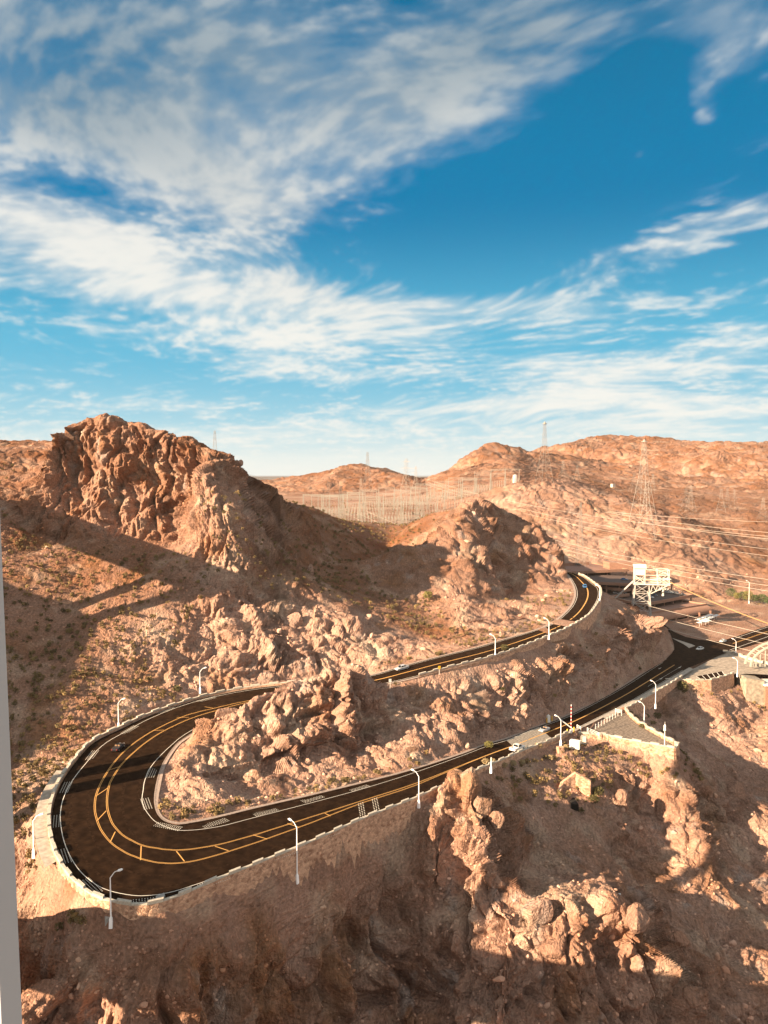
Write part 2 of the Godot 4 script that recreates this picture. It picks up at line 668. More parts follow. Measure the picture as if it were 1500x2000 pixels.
func rock_color(p: Vector3, nrm: Vector3, rough: float, tone: float, block: float, d: float) -> Color:
	var s := 1.0 if d < 600.0 else 2.5
	var q := p / s
	var n := nz_col.get_noise_3dv(q)
	var m := nz_col2.get_noise_3dv(q)
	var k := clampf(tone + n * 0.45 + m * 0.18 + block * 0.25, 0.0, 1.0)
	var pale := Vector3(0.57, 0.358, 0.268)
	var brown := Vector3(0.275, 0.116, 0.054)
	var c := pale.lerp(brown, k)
	# bleached and rusty patches
	c = c.lerp(Vector3(0.72, 0.54, 0.40), smoothstep(0.05, 0.5, nz_col.get_noise_3d(q.x * 1.7 + 200.0, q.y * 1.7, q.z * 1.7)) * 0.6 * (1.0 - tone * 0.6))
	c = c.lerp(Vector3(0.34, 0.155, 0.065), smoothstep(0.15, 0.6, nz_col.get_noise_3d(q.x * 1.3 - 300.0, q.y * 0.7, q.z * 1.3 + 90.0)) * 0.6)
	# pale mineral stains and dark varnish in patches of their own
	var st := nz_col.get_noise_3d(q.x * 2.6 + 700.0, q.y * 1.1, q.z * 2.6)
	c = c.lerp(Vector3(0.52, 0.46, 0.42), smoothstep(0.30, 0.55, st) * 0.45 * rough)
	c = c.lerp(Vector3(0.10, 0.052, 0.034), smoothstep(0.28, 0.55, -st) * 0.6 * rough * (0.3 + tone))
	c *= 1.0 + m * 0.28
	return Color(c.x, c.y, c.z)

func column_normals(c: int) -> void:
	var a: PackedVector3Array = col_pos[maxi(c - 1, 0)]
	var b: PackedVector3Array = col_pos[mini(c + 1, col_t.size() - 1)]
	var m: PackedVector3Array = col_pos[c]
	var out := PackedVector3Array()
	out.resize(ROWS)
	for r in ROWS:
		var across := b[r] - a[r]
		var along := m[mini(r + 1, ROWS - 1)] - m[maxi(r - 1, 0)]
		var n := across.cross(along)
		out[r] = n.normalized() if n.y * 1.0 > -1e9 and n.length_squared() > 0.0 else Vector3.UP
	col_nor[c] = out

func region_mesh(region: int) -> void:
	var remap := PackedInt32Array()
	var nc := col_t.size()
	remap.resize(nc * ROWS)
	remap.fill(-1)
	var pos := PackedVector3Array()
	var nor := PackedVector3Array()
	var col := PackedColorArray()
	var idx := PackedInt32Array()
	for c in nc - 1:
		var ra: PackedByteArray = col_reg[c]
		var pa: PackedVector3Array = col_pos[c]
		var pb: PackedVector3Array = col_pos[c + 1]
		var na: PackedVector3Array = col_nor[c]
		var nb: PackedVector3Array = col_nor[c + 1]
		var ca: PackedColorArray = col_color[c]
		var cb: PackedColorArray = col_color[c + 1]
		var o0 := c * ROWS
		var o1 := o0 + ROWS
		for r in ROWS - 1:
			if ra[r] != region:
				continue
			var k00 := remap[o0 + r]
			if k00 < 0:
				k00 = pos.size(); remap[o0 + r] = k00
				pos.append(pa[r]); nor.append(na[r]); col.append(ca[r])
			var k01 := remap[o0 + r + 1]
			if k01 < 0:
				k01 = pos.size(); remap[o0 + r + 1] = k01
				pos.append(pa[r + 1]); nor.append(na[r + 1]); col.append(ca[r + 1])
			var k10 := remap[o1 + r]
			if k10 < 0:
				k10 = pos.size(); remap[o1 + r] = k10
				pos.append(pb[r]); nor.append(nb[r]); col.append(cb[r])
			var k11 := remap[o1 + r + 1]
			if k11 < 0:
				k11 = pos.size(); remap[o1 + r + 1] = k11
				pos.append(pb[r + 1]); nor.append(nb[r + 1]); col.append(cb[r + 1])
			idx.append(k00); idx.append(k01); idx.append(k11)
			idx.append(k00); idx.append(k11); idx.append(k10)
	if idx.is_empty():
		return
	var arr := []
	arr.resize(Mesh.ARRAY_MAX)
	arr[Mesh.ARRAY_VERTEX] = pos
	arr[Mesh.ARRAY_COLOR] = col
	arr[Mesh.ARRAY_INDEX] = idx
	var mesh := ArrayMesh.new()
	mesh.add_surface_from_arrays(Mesh.PRIMITIVE_TRIANGLES, arr)
	print(REGION_NAMES[region], " tris ", idx.size() / 3)
	var o := put(REGION_NAMES[region], mesh, rock_material())
	kind(o, "structure", REGION_LABELS[region])

const REGION_LABELS := [
	"tall brown rock butte with a steep fluted face behind the road bend",
	"stony brown desert slope and pale road cut between butte and upper road",
	"rugged brown rock hill beside the far bend of the upper road",
	"pale pink rock ridge between the two legs of the hairpin road",
	"steep broken cliff of pinkish rock falling away below the road walls",
	"flat brown desert ground around the electrical switchyard",
	"dry reddish brown mountains and rock slopes along the skyline",
]

func rock_material() -> StandardMaterial3D:
	if mats.has("rock"):
		return mats["rock"]
	var m := mat("rock", Color.WHITE, 0.95)
	m.vertex_color_use_as_albedo = true
	m.metallic_specular = 0.25
	m.uv1_triplanar = true
	m.uv1_world_triplanar = true
	m.uv1_scale = Vector3.ONE / 7.0
	m.uv1_scale = Vector3.ONE / 9.0
	var a := noise(FastNoiseLite.TYPE_SIMPLEX_SMOOTH, 0.012, 41, 6)
	var b := noise(FastNoiseLite.TYPE_CELLULAR, 0.022, 42, 4)
	b.cellular_return_type = FastNoiseLite.RETURN_DISTANCE
	b.cellular_distance_function = FastNoiseLite.DISTANCE_MANHATTAN
	b.domain_warp_enabled = true
	b.domain_warp_amplitude = 12.0
	b.domain_warp_frequency = 0.02
	var img := a.get_seamless_image(768, 768)
	var img2 := b.get_seamless_image(768, 768)
	img.convert(Image.FORMAT_RGBA8)
	img2.convert(Image.FORMAT_RGBA8)
	var relief := Image.create(768, 768, false, Image.FORMAT_RGBA8)
	var tint := Image.create(768, 768, false, Image.FORMAT_RGBA8)
	for y in 768:
		for x in 768:
			var p := img.get_pixel(x, y).r
			var q := 1.0 - img2.get_pixel(x, y).r
			var v := p * 0.4 + q * 0.6
			relief.set_pixel(x, y, Color(v, v, v))
			var w := 0.80 + 0.34 * (p - 0.5) + 0.30 * (q - 0.5)
			tint.set_pixel(x, y, Color(w, w, w))
	m.albedo_texture = ImageTexture.create_from_image(tint)
	m.heightmap_enabled = true
	m.heightmap_texture = ImageTexture.create_from_image(relief)
	m.heightmap_scale = 90.0
	return m

# ---------------------------------------------------------------- mesh building
class Mb:
	var st := SurfaceTool.new()
	var n := 0
	func _init() -> void:
		st.begin(Mesh.PRIMITIVE_TRIANGLES)
		st.set_smooth_group(-1)
	func tri(a: Vector3, b: Vector3, c: Vector3) -> void:
		st.add_vertex(a); st.add_vertex(b); st.add_vertex(c)
		n += 1
	# corners in clockwise order as seen from outside
	func quad(a: Vector3, b: Vector3, c: Vector3, d: Vector3) -> void:
		tri(a, b, c); tri(a, c, d)
	func hexa(p: Array) -> void:
		# p: four lower corners going round, then the four above them
		for i in 4:
			var j := (i + 1) % 4
			quad(p[i], p[i + 4], p[j + 4], p[j])
		quad(p[4], p[7], p[6], p[5])
		quad(p[0], p[1], p[2], p[3])
	func box(c: Vector3, s: Vector3, b: Basis = Basis.IDENTITY, top: float = 1.0) -> void:
		var h := s * 0.5
		var p := []
		for y in [-1.0, 1.0]:
			var k := top if y > 0.0 else 1.0
			for q in [[-1, -1], [-1, 1], [1, 1], [1, -1]]:
				p.append(c + b * Vector3(q[0] * h.x * k, y * h.y, q[1] * h.z * k))
		hexa(p)
	# a square or round bar between two points
	func bar(a: Vector3, b: Vector3, r0: float, r1: float = -1.0, sides: int = 4) -> void:
		if r1 < 0.0:
			r1 = r0
		var z := (b - a).normalized()
		var x := z.cross(Vector3.UP if absf(z.y) < 0.95 else Vector3.RIGHT).normalized()
		var y := z.cross(x)
		var ring0 := []
		var ring1 := []
		for i in sides:
			var t := TAU * (i + 0.5) / sides
			var o := x * cos(t) + y * sin(t)
			ring0.append(a + o * r0)
			ring1.append(b + o * r1)
		for i in sides:
			var j := (i + 1) % sides
			quad(ring0[i], ring0[j], ring1[j], ring1[i])
			tri(a, ring0[j], ring0[i])
			tri(b, ring1[i], ring1[j])
	func mesh() -> ArrayMesh:
		st.generate_normals()
		return st.commit()

# ---------------------------------------------------------------- the bridge the picture is taken from
func bridge_at(l: float, n: float, y: float) -> Vector3:
	return Vector3(-0.5 * l - 0.866 * n, EYE.y + y, -(0.866 * l - 0.5 * n))

func build_bridge() -> void:
	var concrete := mat("bridge_concrete", lin(0.52, 0.49, 0.45), 0.85)
	var steel := mat("bridge_rail_paint", lin(0.42, 0.44, 0.45), 0.5)
	var root := base("bridge", Vector3.ZERO)
	tag(root, "tall concrete arch bridge that carries the viewpoint, its pale railing post at the edge", "bridge")
	var m := Mb.new()
	# the main deck with the arch under it, then the approach on its own piers
	for span in [[-200.0, 150.0], [256.0, 345.0]]:  # gap left between the spans so no deck shadow falls on the ridge
		m = Mb.new()
		m.hexa(bridge_box(span[0], span[1], -0.15, 26.5, -2.1, -1.7))
		put("deck", m.mesh(), concrete, root)
		for n in [4.0, 20.0]:
			m = Mb.new()
			m.hexa(bridge_box(span[0], span[1], n - 2.5, n + 2.5, -5.0, -2.103))
			put("girder", m.mesh(), concrete, root)
	for n in [4.0, 20.0]:
		m = Mb.new()
		for i in arch_line.size() - 1:
			for side in [-1.0, 1.0]:
				var a: Array = arch_line[i]
				var b: Array = arch_line[i + 1]
				var p := []
				for y in [-3.0, 3.0]:
					for q in [[a, -3.0], [a, 3.0], [b, 3.0], [b, -3.0]]:
						p.append(bridge_at(q[0][0] * side, n + q[1], y - q[0][1]))
				m.hexa(p)
		put("arch_rib", m.mesh(), concrete, root)
		for l in [-128.0, -91.5, -55.0, 55.0, 91.5, 128.0]:
			m = Mb.new()
			m.hexa(bridge_box(l - 1.5, l + 1.5, n - 2.0, n + 2.0, -arch_depth(absf(l)) + 2.0, -5.003))
			put("column", m.mesh(), concrete, root)
		for l in [262.0, 271.0]:
			m = Mb.new()
			m.hexa(bridge_box(l - 1.8, l + 1.8, n - 2.0, n + 2.0, -80.0, -5.003))
			put("column", m.mesh(), concrete, root)
	for l in [181.6, 189.6]:  # free-standing stubs out of view, added to cast shadow bands across the hairpin
		m = Mb.new()
		m.hexa(bridge_box(l - 2.5, l + 2.5, 1.0, 7.0, -84.0, -50.5))
		put("pier", m.mesh(), concrete, root)
	# the railing post at the viewpoint's elbow
	m = Mb.new()
	m.hexa([Vector3(-0.492, 98.3, -0.95), Vector3(-0.442, 98.3, -0.95), Vector3(-0.442, 98.3, -0.90), Vector3(-0.492, 98.3, -0.90), Vector3(-0.526, 99.973, -0.95), Vector3(-0.476, 99.973, -0.95), Vector3(-0.476, 99.973, -0.90), Vector3(-0.526, 99.973, -0.90)])
	put("railing_post", m.mesh(), steel, root)

# the arch: distance from the crown along the bridge, depth below the eye
var arch_line := [[0.0, 9.0], [40.0, 17.0], [75.0, 35.0], [100.0, 53.0], [118.0, 61.0], [132.0, 66.0], [161.0, 85.0]]

func arch_depth(l: float) -> float:
	for i in arch_line.size() - 1:
		if l <= arch_line[i + 1][0]:
			return lerpf(arch_line[i][1], arch_line[i + 1][1], (l - arch_line[i][0]) / (arch_line[i + 1][0] - arch_line[i][0]))
	return 85.0

func bridge_box(l0: float, l1: float, n0: float, n1: float, y0: float, y1: float) -> Array:
	var p := []
	# the approach is raised so that its shadow band lands across the slope
	if l0 > 250.0:
		y0 += 4.0
		y1 += 4.0
	for y in [y0, y1]:
		for c in [[l0, n0], [l0, n1], [l1, n1], [l1, n0]]:
			p.append(bridge_at(c[0], c[1], y))
	return p

# ---------------------------------------------------------------- road
func vec(p: Array) -> Vector3:
	return Vector3(p[0], p[2], -p[1])

func spline(list: Array, s: float) -> Vector3:
	var i := clampi(int(s), 0, list.size() - 2)
	var f := s - i
	var a := vec(list[maxi(i - 1, 0)])
	var b := vec(list[i])
	var c := vec(list[i + 1])
	var d := vec(list[mini(i + 2, list.size() - 1)])
	return b.cubic_interpolate(c, a, d, f)

func mixed(list: Array, s: float) -> float:
	var i := clampi(int(s), 0, list.size() - 2)
	return lerpf(list[i], list[i + 1], s - i)

# a point of the road: station, place across it (0 island side, 1 outer side), metres beyond that, lift
func road_at(s: float, f: float, beyond: float = 0.0, lift: float = 0.0) -> Vector3:
	var a := spline(road_island_side, s)
	var b := spline(road_outer_side, s)
	var p := a.lerp(b, f)
	var w := b - a
	w.y = 0.0
	return p + w.normalized() * beyond + Vector3.UP * lift

func road_dir(s: float) -> Vector3:
	var last := road_island_side.size() - 1.0
	return (road_at(minf(s + 0.05, last), 0.5) - road_at(maxf(s - 0.05, 0.0), 0.5)).normalized()

# a strip along the road between two offsets, each given by a function of the station
func strip(m: Mb, s0: float, s1: float, f0: Array, o0: float, f1: Array, o1: float, lift: float, div: int = 4) -> void:
	var n := maxi(1, int((s1 - s0) * div))
	var pa := Vector3.ZERO
	var pb := Vector3.ZERO
	for i in n + 1:
		var s := s0 + (s1 - s0) * i / n
		var a := road_at(s, mixed(f0, s) if f0.size() > 1 else f0[0], o0, lift)
		var b := road_at(s, mixed(f1, s) if f1.size() > 1 else f1[0], o1, lift)
		if i > 0:
			m.quad(pa, a, b, pb)
		pa = a
		pb = b

func noise_tint(called: String, base_color: Color, sd: int, freq: float, amount: float, size: float, rough: float, relief: float = 0.0) -> StandardMaterial3D:
	if mats.has(called):
		return mats[called]
	var m := mat(called, base_color, rough)
	var a := noise(FastNoiseLite.TYPE_SIMPLEX_SMOOTH, freq, sd, 5)
	var img := a.get_seamless_image(256, 256)
	img.convert(Image.FORMAT_RGBA8)
	var tint := Image.create(256, 256, false, Image.FORMAT_RGBA8)
	for y in 256:
		for x in 256:
			var v := 1.0 - amount + 2.0 * amount * img.get_pixel(x, y).r
			v = clampf(v * 0.8, 0.0, 1.0)
			tint.set_pixel(x, y, Color(v, v, v))
	m.albedo_texture = ImageTexture.create_from_image(tint)
	m.uv1_triplanar = true
	m.uv1_world_triplanar = true
	m.uv1_scale = Vector3.ONE / size
	if relief > 0.0:
		m.heightmap_enabled = true
		m.heightmap_texture = ImageTexture.create_from_image(img)
		m.heightmap_scale = relief
	return m

func flat(poly: Array, lift: float, called: String, m: Material, parent: Node = self) -> MeshInstance3D:
	var p2 := PackedVector2Array()
	for p in poly:
		p2.append(Vector2(p[0], p[1]))
	var idx := Geometry2D.triangulate_polygon(p2)
	var b := Mb.new()
	for i in range(0, idx.size(), 3):
		var q := [vec(poly[idx[i]]), vec(poly[idx[i + 1]]), vec(poly[idx[i + 2]])]
		for k in 3:
			q[k].y += lift
		if (q[1] - q[0]).cross(q[2] - q[0]).y > 0.0:
			b.tri(q[0], q[2], q[1])
		else:
			b.tri(q[0], q[1], q[2])
	return put(called, b.mesh(), m, parent)

func build_road() -> void:
	var asphalt := noise_tint("asphalt", lin(0.033, 0.0175, 0.0095), 61, 0.02, 0.30, 17.0, 0.95)
	asphalt.metallic_specular = 0.12
	var white := mat("white_paint", lin(0.72, 0.68, 0.60), 0.7)
	var yellow := mat("yellow_paint", lin(0.56, 0.30, 0.085), 0.8)
	var concrete := noise_tint("pale_concrete", lin(0.60, 0.52, 0.43), 62, 0.02, 0.16, 9.0, 0.9)
	var last := road_island_side.size() - 1.0
	var m := Mb.new()
	strip(m, 0.0, last, [0.0], 0.0, [1.0], 0.0, 0.0)
	var road := put("road", m.mesh(), asphalt)
	kind(road, "structure", "dark asphalt hairpin road looping round the pale rock ridge")
	var jn := flat(junction_edge, -0.012, "road", asphalt)
	kind(jn, "structure", "dark asphalt junction of the hairpin road and the road to the dam")
	m = Mb.new()
	strip(m, 0.3, last, line_white_in, -0.07, line_white_in, 0.07, 0.012)
	put("edge_line", m.mesh(), white, road)
	m = Mb.new()
	strip(m, 0.3, last, line_white_out, -0.07, line_white_out, 0.07, 0.012)
	put("edge_line", m.mesh(), white, road)
	for l in [line_yellow_in, line_yellow_out]:
		for o in [-0.2, 0.08]:
			m = Mb.new()
			strip(m, 0.2, last, l, o, l, o + 0.13, 0.014)
			put("centre_line", m.mesh(), yellow, road)
	var worn := noise_tint("worn_asphalt", lin(0.036, 0.0192, 0.0106), 69, 0.05, 0.35, 11.0, 0.95)
	worn.metallic_specular = 0.12
	for f in [[0.17, 0.9], [0.33, 0.9], [0.67, 0.9], [0.83, 0.9]]:
		m = Mb.new()
		strip(m, 0.3, last, [f[0]], -0.32, [f[0]], 0.32, 0.004)
		put("tyre_track", m.mesh(), worn, road)
	for t in median_bars:
		m = Mb.new()
		var a := road_at(t[0], t[1], 0, 0.013)
		var b := road_at(t[2], t[3], 0, 0.013)
		var w := (b - a).cross(Vector3.UP).normalized() * 0.10
		m.quad(a - w, b - w, b + w, a + w)
		put("median_bar", m.mesh(), yellow, road)
	for t in rumble_pads:
		m = Mb.new()
		var c := road_at(t[0], t[1], 0, 0.02)
		var d := road_dir(t[0])
		var w := d.cross(Vector3.UP).normalized()
		for i in 13:
			for j in 4:
				m.box(c + d * (i - 6) * 0.46 + w * (j - 1.5) * 0.52, Vector3(0.15, 0.03, 0.15), Basis(w, Vector3.UP, d))
		put("rumble_pad", m.mesh(), white, road)
	# two dotted bands across the outer lane and a stop line
	for s in [9.72, 9.98]:
		m = Mb.new()
		for i in 9:
			for j in 3:
				m.box(road_at(s + j * 0.04, 0.56 + i * 0.045, 0, 0.02), Vector3(0.2, 0.03, 0.2))
		put("rumble_pad", m.mesh(), white, road)
	m = Mb.new()
	strip(m, 4.05, 4.09, [0.05], 0, [0.98], 0, 0.02, 60)
	put("stop_line", m.mesh(), white, road)
	m = Mb.new()
	strip(m, 4.75, 6.1, [0.02], 0, [0.99], 0, 0.007)
	put("concrete_slab", m.mesh(), noise_tint("worn_concrete", lin(0.36, 0.31, 0.25), 63, 0.03, 0.3, 6.0, 0.9), road)
	# arrows, bars and hatching by the junction
	for q in [[0.55, 0.25], [0.2, 0.75], [0.9, 0.75]]:
		m = Mb.new()
		var c := road_at(q[0], q[1], 0, 0.016)
		var d := road_dir(q[0])
		var w := d.cross(Vector3.UP).normalized()
		m.quad(c - d * 1.4 - w * 0.09, c + d * 1.0 - w * 0.09, c + d * 1.0 + w * 0.09, c - d * 1.4 + w * 0.09)
		m.tri(c + d * 2.0, c + d * 0.9 - w * 0.5, c + d * 0.9 + w * 0.5)
		put("lane_arrow", m.mesh(), white, road)
	m = Mb.new()
	strip(m, 0.1, 1.4, [0.74], -0.06, [0.74], 0.06, 0.016)
	put("lane_line", m.mesh(), white, road)
	# dam road lines
	var da := vec(junction_edge[12])
	var db := vec(junction_edge[17])
	var ea := vec(junction_edge[14])
	var eb := vec(junction_edge[15])
	for q in [[0.12, white], [0.47, yellow], [0.51, yellow], [0.90, white]]:
		m = Mb.new()
		var a := da.lerp(db, q[0]) + Vector3.UP * 0.0
		var b := ea.lerp(eb, q[0])
		var w := (b - a).cross(Vector3.UP).normalized() * 0.11
		m.quad(a - w, b - w, b + w, a + w)
		put("centre_line" if q[1] == yellow else "edge_line", m.mesh(), q[1], jn)
	var isl := base("traffic_island", Vector3.ZERO)
	tag(isl, "pale triangular traffic island where the side road meets the junction", "traffic island")
	flat(traffic_island_edge, 0.12, "island_top", concrete, isl)
	# kerbs and gutters
	var kerb := noise_tint("pink_kerb", lin(0.52, 0.40, 0.33), 64, 0.03, 0.15, 5.0, 0.9)
	m = Mb.new()
	strip(m, 0.0, last, [0.0], -1.1, [0.0], -0.12, 0.05)
	strip(m, 0.0, last, [0.0], -0.12, [0.0], 0.0, 0.16)
	kind(put("pavement", m.mesh(), kerb), "structure", "pale gutter and kerb along the inner edge of the road")
	m = Mb.new()
	strip(m, 26.0, last, [1.0], 0.0, [1.0], 1.0, 0.06)
	kind(put("pavement", m.mesh(), kerb), "structure", "pale gutter under the rock face beside the upper road")
	m = Mb.new()
	strip(m, 0.0, 3.0, [1.0], 0.0, [1.0], 3.4, 0.14)
	strip(m, 3.0, 5.0, [1.0], 0.0, [1.0], 1.2, 0.14)
	kind(put("pavement", m.mesh(), concrete), "structure", "pale concrete footway along the road above the lookout")

# a wall with a stepped top along the road: station range, side (0 island, 1 outer), how far the ground falls outside
func parapet(called: String, label: String, s0: float, s1: float, side: float, setback: float, drops: Array, stone: Material, cap: Material) -> void:
	var out := 1.0 if side > 0.5 else -1.0
	var root := base(called, Vector3.ZERO)
	tag(root, label, "wall")
	# the stone face, with a slight batter
	var m := Mb.new()
	var n := int((s1 - s0) * 4)
	var prev := []
	for i in n + 1:
		var s := s0 + (s1 - s0) * i / n
		var dr := mixed(drops, s) + 1.6
		var ring := [road_at(s, side, out * setback, 0.55), road_at(s, side, out * (setback + 0.55), 0.55), road_at(s, side, out * (setback + 0.62), 0.1), road_at(s, side, out * (setback + 0.6 + dr * 0.07), -dr), road_at(s, side, out * setback, -0.4)]
		if i > 0:
			for k in [0, 1, 2, 4]:
				var l: int = (k + 1) % 5
				if out > 0:
					m.quad(prev[k], ring[k], ring[l], prev[l])
				else:
					m.quad(prev[k], prev[l], ring[l], ring[k])
		prev = ring
	put("stone_face", m.mesh(), stone, root)
	# coping and merlons, each a block of its own
	var length := 0.0
	var s := s0
	var p := road_at(s, side, out * setback)
	var at := []
	while s < s1:
		s += 0.02
		var q := road_at(s, side, out * setback)
		length += p.distance_to(q)
		p = q
		if length > 2.6:
			length = 0.0
			at.append(s)
	var from := s0
	for i in at.size():
		var to: float = at[i]
		m = Mb.new()
		var high := i % 2 == 0
		var y0 := 0.552
		var y1 := 1.12 if high else 0.78
		var w0 := -0.06 if high else -0.02
		var w1 := 0.66 if high else 0.60
		var e := (to - from) * 0.01
		var pts := []
		for y in [y0, y1]:
			pts.append(road_at(from + e, side, out * (setback + w0), y))
			pts.append(road_at(to - e, side, out * (setback + w0), y))
			pts.append(road_at(to - e, side, out * (setback + w1), y))
			pts.append(road_at(from + e, side, out * (setback + w1), y))
		if out < 0:
			pts = [pts[1], pts[0], pts[3], pts[2], pts[5], pts[4], pts[7], pts[6]]
		m.hexa(pts)
		put("merlon" if high else "coping", m.mesh(), cap, root)
		from = to

func stone_material() -> StandardMaterial3D:
	if mats.has("wall_stone"):
		return mats["wall_stone"]
	var m := mat("wall_stone", Color.WHITE, 0.95)
	var a := noise(FastNoiseLite.TYPE_CELLULAR, 0.055, 71)
	a.cellular_return_type = FastNoiseLite.RETURN_CELL_VALUE
	var b := noise(FastNoiseLite.TYPE_CELLULAR, 0.055, 71)
	b.cellular_return_type = FastNoiseLite.RETURN_DISTANCE2_SUB
	var c := noise(FastNoiseLite.TYPE_SIMPLEX_SMOOTH, 0.02, 72, 4)
	var ia := a.get_seamless_image(512, 512)
	var ib := b.get_seamless_image(512, 512)
	var ic := c.get_seamless_image(512, 512)
	var t := Image.create(512, 512, false, Image.FORMAT_RGBA8)
	var h := Image.create(512, 512, false, Image.FORMAT_RGBA8)
	for y in 512:
		for x in 512:
			var j := smoothstep(0.02, 0.16, ib.get_pixel(x, y).r)
			var v := ia.get_pixel(x, y).r
			var g := ic.get_pixel(x, y).r
			var stone := Vector3(0.64, 0.40, 0.265).lerp(Vector3(0.26, 0.13, 0.075), smoothstep(0.35, 0.95, v)) * (0.75 + 0.5 * g)
			var mortar := Vector3(0.48, 0.30, 0.20)
			var k := mortar.lerp(stone, j)
			t.set_pixel(x, y, Color(k.x, k.y, k.z).linear_to_srgb())
			h.set_pixel(x, y, Color(j, j, j))
	m.albedo_texture = ImageTexture.create_from_image(t)
	m.heightmap_enabled = true
	m.heightmap_texture = ImageTexture.create_from_image(h)
	m.heightmap_scale = 14.0
	m.uv1_triplanar = true
	m.uv1_world_triplanar = true
	m.uv1_scale = Vector3.ONE / 15.0
	return m

# a low wall along a line of points, stepped along its top
func low_wall(called: String, label: String, line: Array, height: float, down: float, thick: float, stone: Material, cap: Material) -> void:
	var root := base(called, Vector3.ZERO)
	tag(root, label, "wall")
	var count := 0
	for i in line.size() - 1:
		var a := vec(line[i])
		var b := vec(line[i + 1])
		var w := (b - a).cross(Vector3.UP).normalized() * thick * 0.5
		var m := Mb.new()
		var bat := w * 2.2
		m.hexa([a - w + Vector3.DOWN * down, b - w + Vector3.DOWN * down, b + bat + Vector3.DOWN * down, a + bat + Vector3.DOWN * down, a - w + Vector3.UP * height, b - w + Vector3.UP * height, b + w + Vector3.UP * height, a + w + Vector3.UP * height])
		put("stone_face", m.mesh(), stone, root)
		var n := maxi(1, roundi(a.distance_to(b) / 2.6))
		for k in n:
			var p := a.lerp(b, (k + 0.01) / n) + Vector3.UP * (height + 0.003)
			var q := a.lerp(b, (k + 0.99) / n) + Vector3.UP * (height + 0.003)
			var tall := count % 2 == 0
			var h := Vector3.UP * (0.55 if tall else 0.2)
			var u := w * (1.25 if tall else 1.12)
			m = Mb.new()
			m.hexa([p - u, q - u, q + u, p + u, p - u + h, q - u + h, q + u + h, p + u + h])
			put("merlon" if tall else "coping", m.mesh(), cap, root)
			count += 1

func build_walls() -> void:
	var stone := stone_material()
	var cap := noise_tint("wall_cap", lin(0.74, 0.66, 0.54), 65, 0.04, 0.14, 5.0, 0.85)
	parapet("parapet_wall", "long stone wall with a stepped pale top along the outside of the hairpin bend", 4.3, 33.4, 1.0, 0.25, drop_outer, stone, cap)
	parapet("parapet_wall", "stone wall with a stepped pale top beside the road above the lookout slope", 0.6, 2.7, 1.0, 3.4, drop_outer, stone, cap)
	parapet("parapet_wall", "tall curved stone wall with a stepped pale top round the far upper bend", 35.2, 46.9, 0.0, 0.25, drop_island, stone, cap)
	low_wall("lookout_wall", "pale stepped stone wall round the paved triangular lookout", lookout_wall, 0.75, 7.0, 0.6, stone, cap)
	low_wall("car_park_wall", "stone wall with a worn stepped top under the car park bays", parking_wall, 0.7, 6.0, 0.6, stone, cap)
	low_wall("dam_parapet", "cream stepped parapet along the far side of the car park", parking_far_wall, 0.8, 5.0, 0.8, cap, cap)
	var slab := noise_tint("lookout_paving", lin(0.27, 0.21, 0.16), 66, 0.03, 0.35, 8.0, 0.9)
	kind(flat(lookout_edge, 0.03, "pavement", slab), "structure", "stained concrete paving of the triangular lookout")
	kind(flat(parking_edge, 0.03, "pavement", noise_tint("car_park_paving", lin(0.46, 0.38, 0.30), 67, 0.02, 0.2, 12.0, 0.9)), "structure", "pale concrete car park beside the dam road")
	var bays := []
	for p in bay_tops:
		bays.append(p)
	for i in range(dam_bays.size() - 1, -1, -1):
		bays.append(dam_bays[i])
	var bay := flat(bays, 0.038, "parking_bays", noise_tint("asphalt", Color.BLACK, 0, 0, 0, 1, 0.9))
	kind(bay, "structure", "dark asphalt parking bays with white angled lines")
	var white := mat("white_paint", Color.WHITE)
	for i in dam_bays.size():
		var a := vec(dam_bays[i]) + Vector3.UP * 0.046
		var b := vec(bay_tops[i]) + Vector3.UP * 0.046
		var w := (b - a).cross(Vector3.UP).normalized() * 0.14
		var m := Mb.new()
		m.quad(a - w, b - w, b + w, a + w)
		put("bay_line", m.mesh(), white, bay)
	# concrete apron on the outside of the bend, a beam in the slope below it
	var m := Mb.new()
	strip(m, 20.6, 24.6, [1.0], 0.9, [1.0], 3.3, -0.15)
	strip(m, 20.6, 24.6, [1.0], 3.3, [1.0], 3.5, -0.9)
	kind(put("pavement", m.mesh(), noise_tint("pale_concrete", Color.WHITE, 0, 0, 0, 1, 0.9)), "structure", "wide pale concrete shelf outside the tightest part of the bend")
	var beam := base("concrete_channel", Vector3.ZERO)
	tag(beam, "long pale concrete drain channel sloping down the bank below the bend", "drain channel")
	m = Mb.new()
	var a := Vector3(-48.7, 22.2, -133.4)
	var b := Vector3(-37.8, 25.4, -125.6)
	a = channel_ends(0)
	b = channel_ends(1)
	var w := (b - a).cross(Vector3.UP).normalized() * 0.55
	m.hexa([a - w + Vector3.DOWN * 1.2, b - w + Vector3.DOWN * 1.2, b + w + Vector3.DOWN * 1.2, a + w + Vector3.DOWN * 1.2, a - w, b - w, b + w, a + w])
	put("beam", m.mesh(), noise_tint("grey_concrete", lin(0.50, 0.49, 0.46), 68, 0.03, 0.15, 6.0, 0.9), beam)

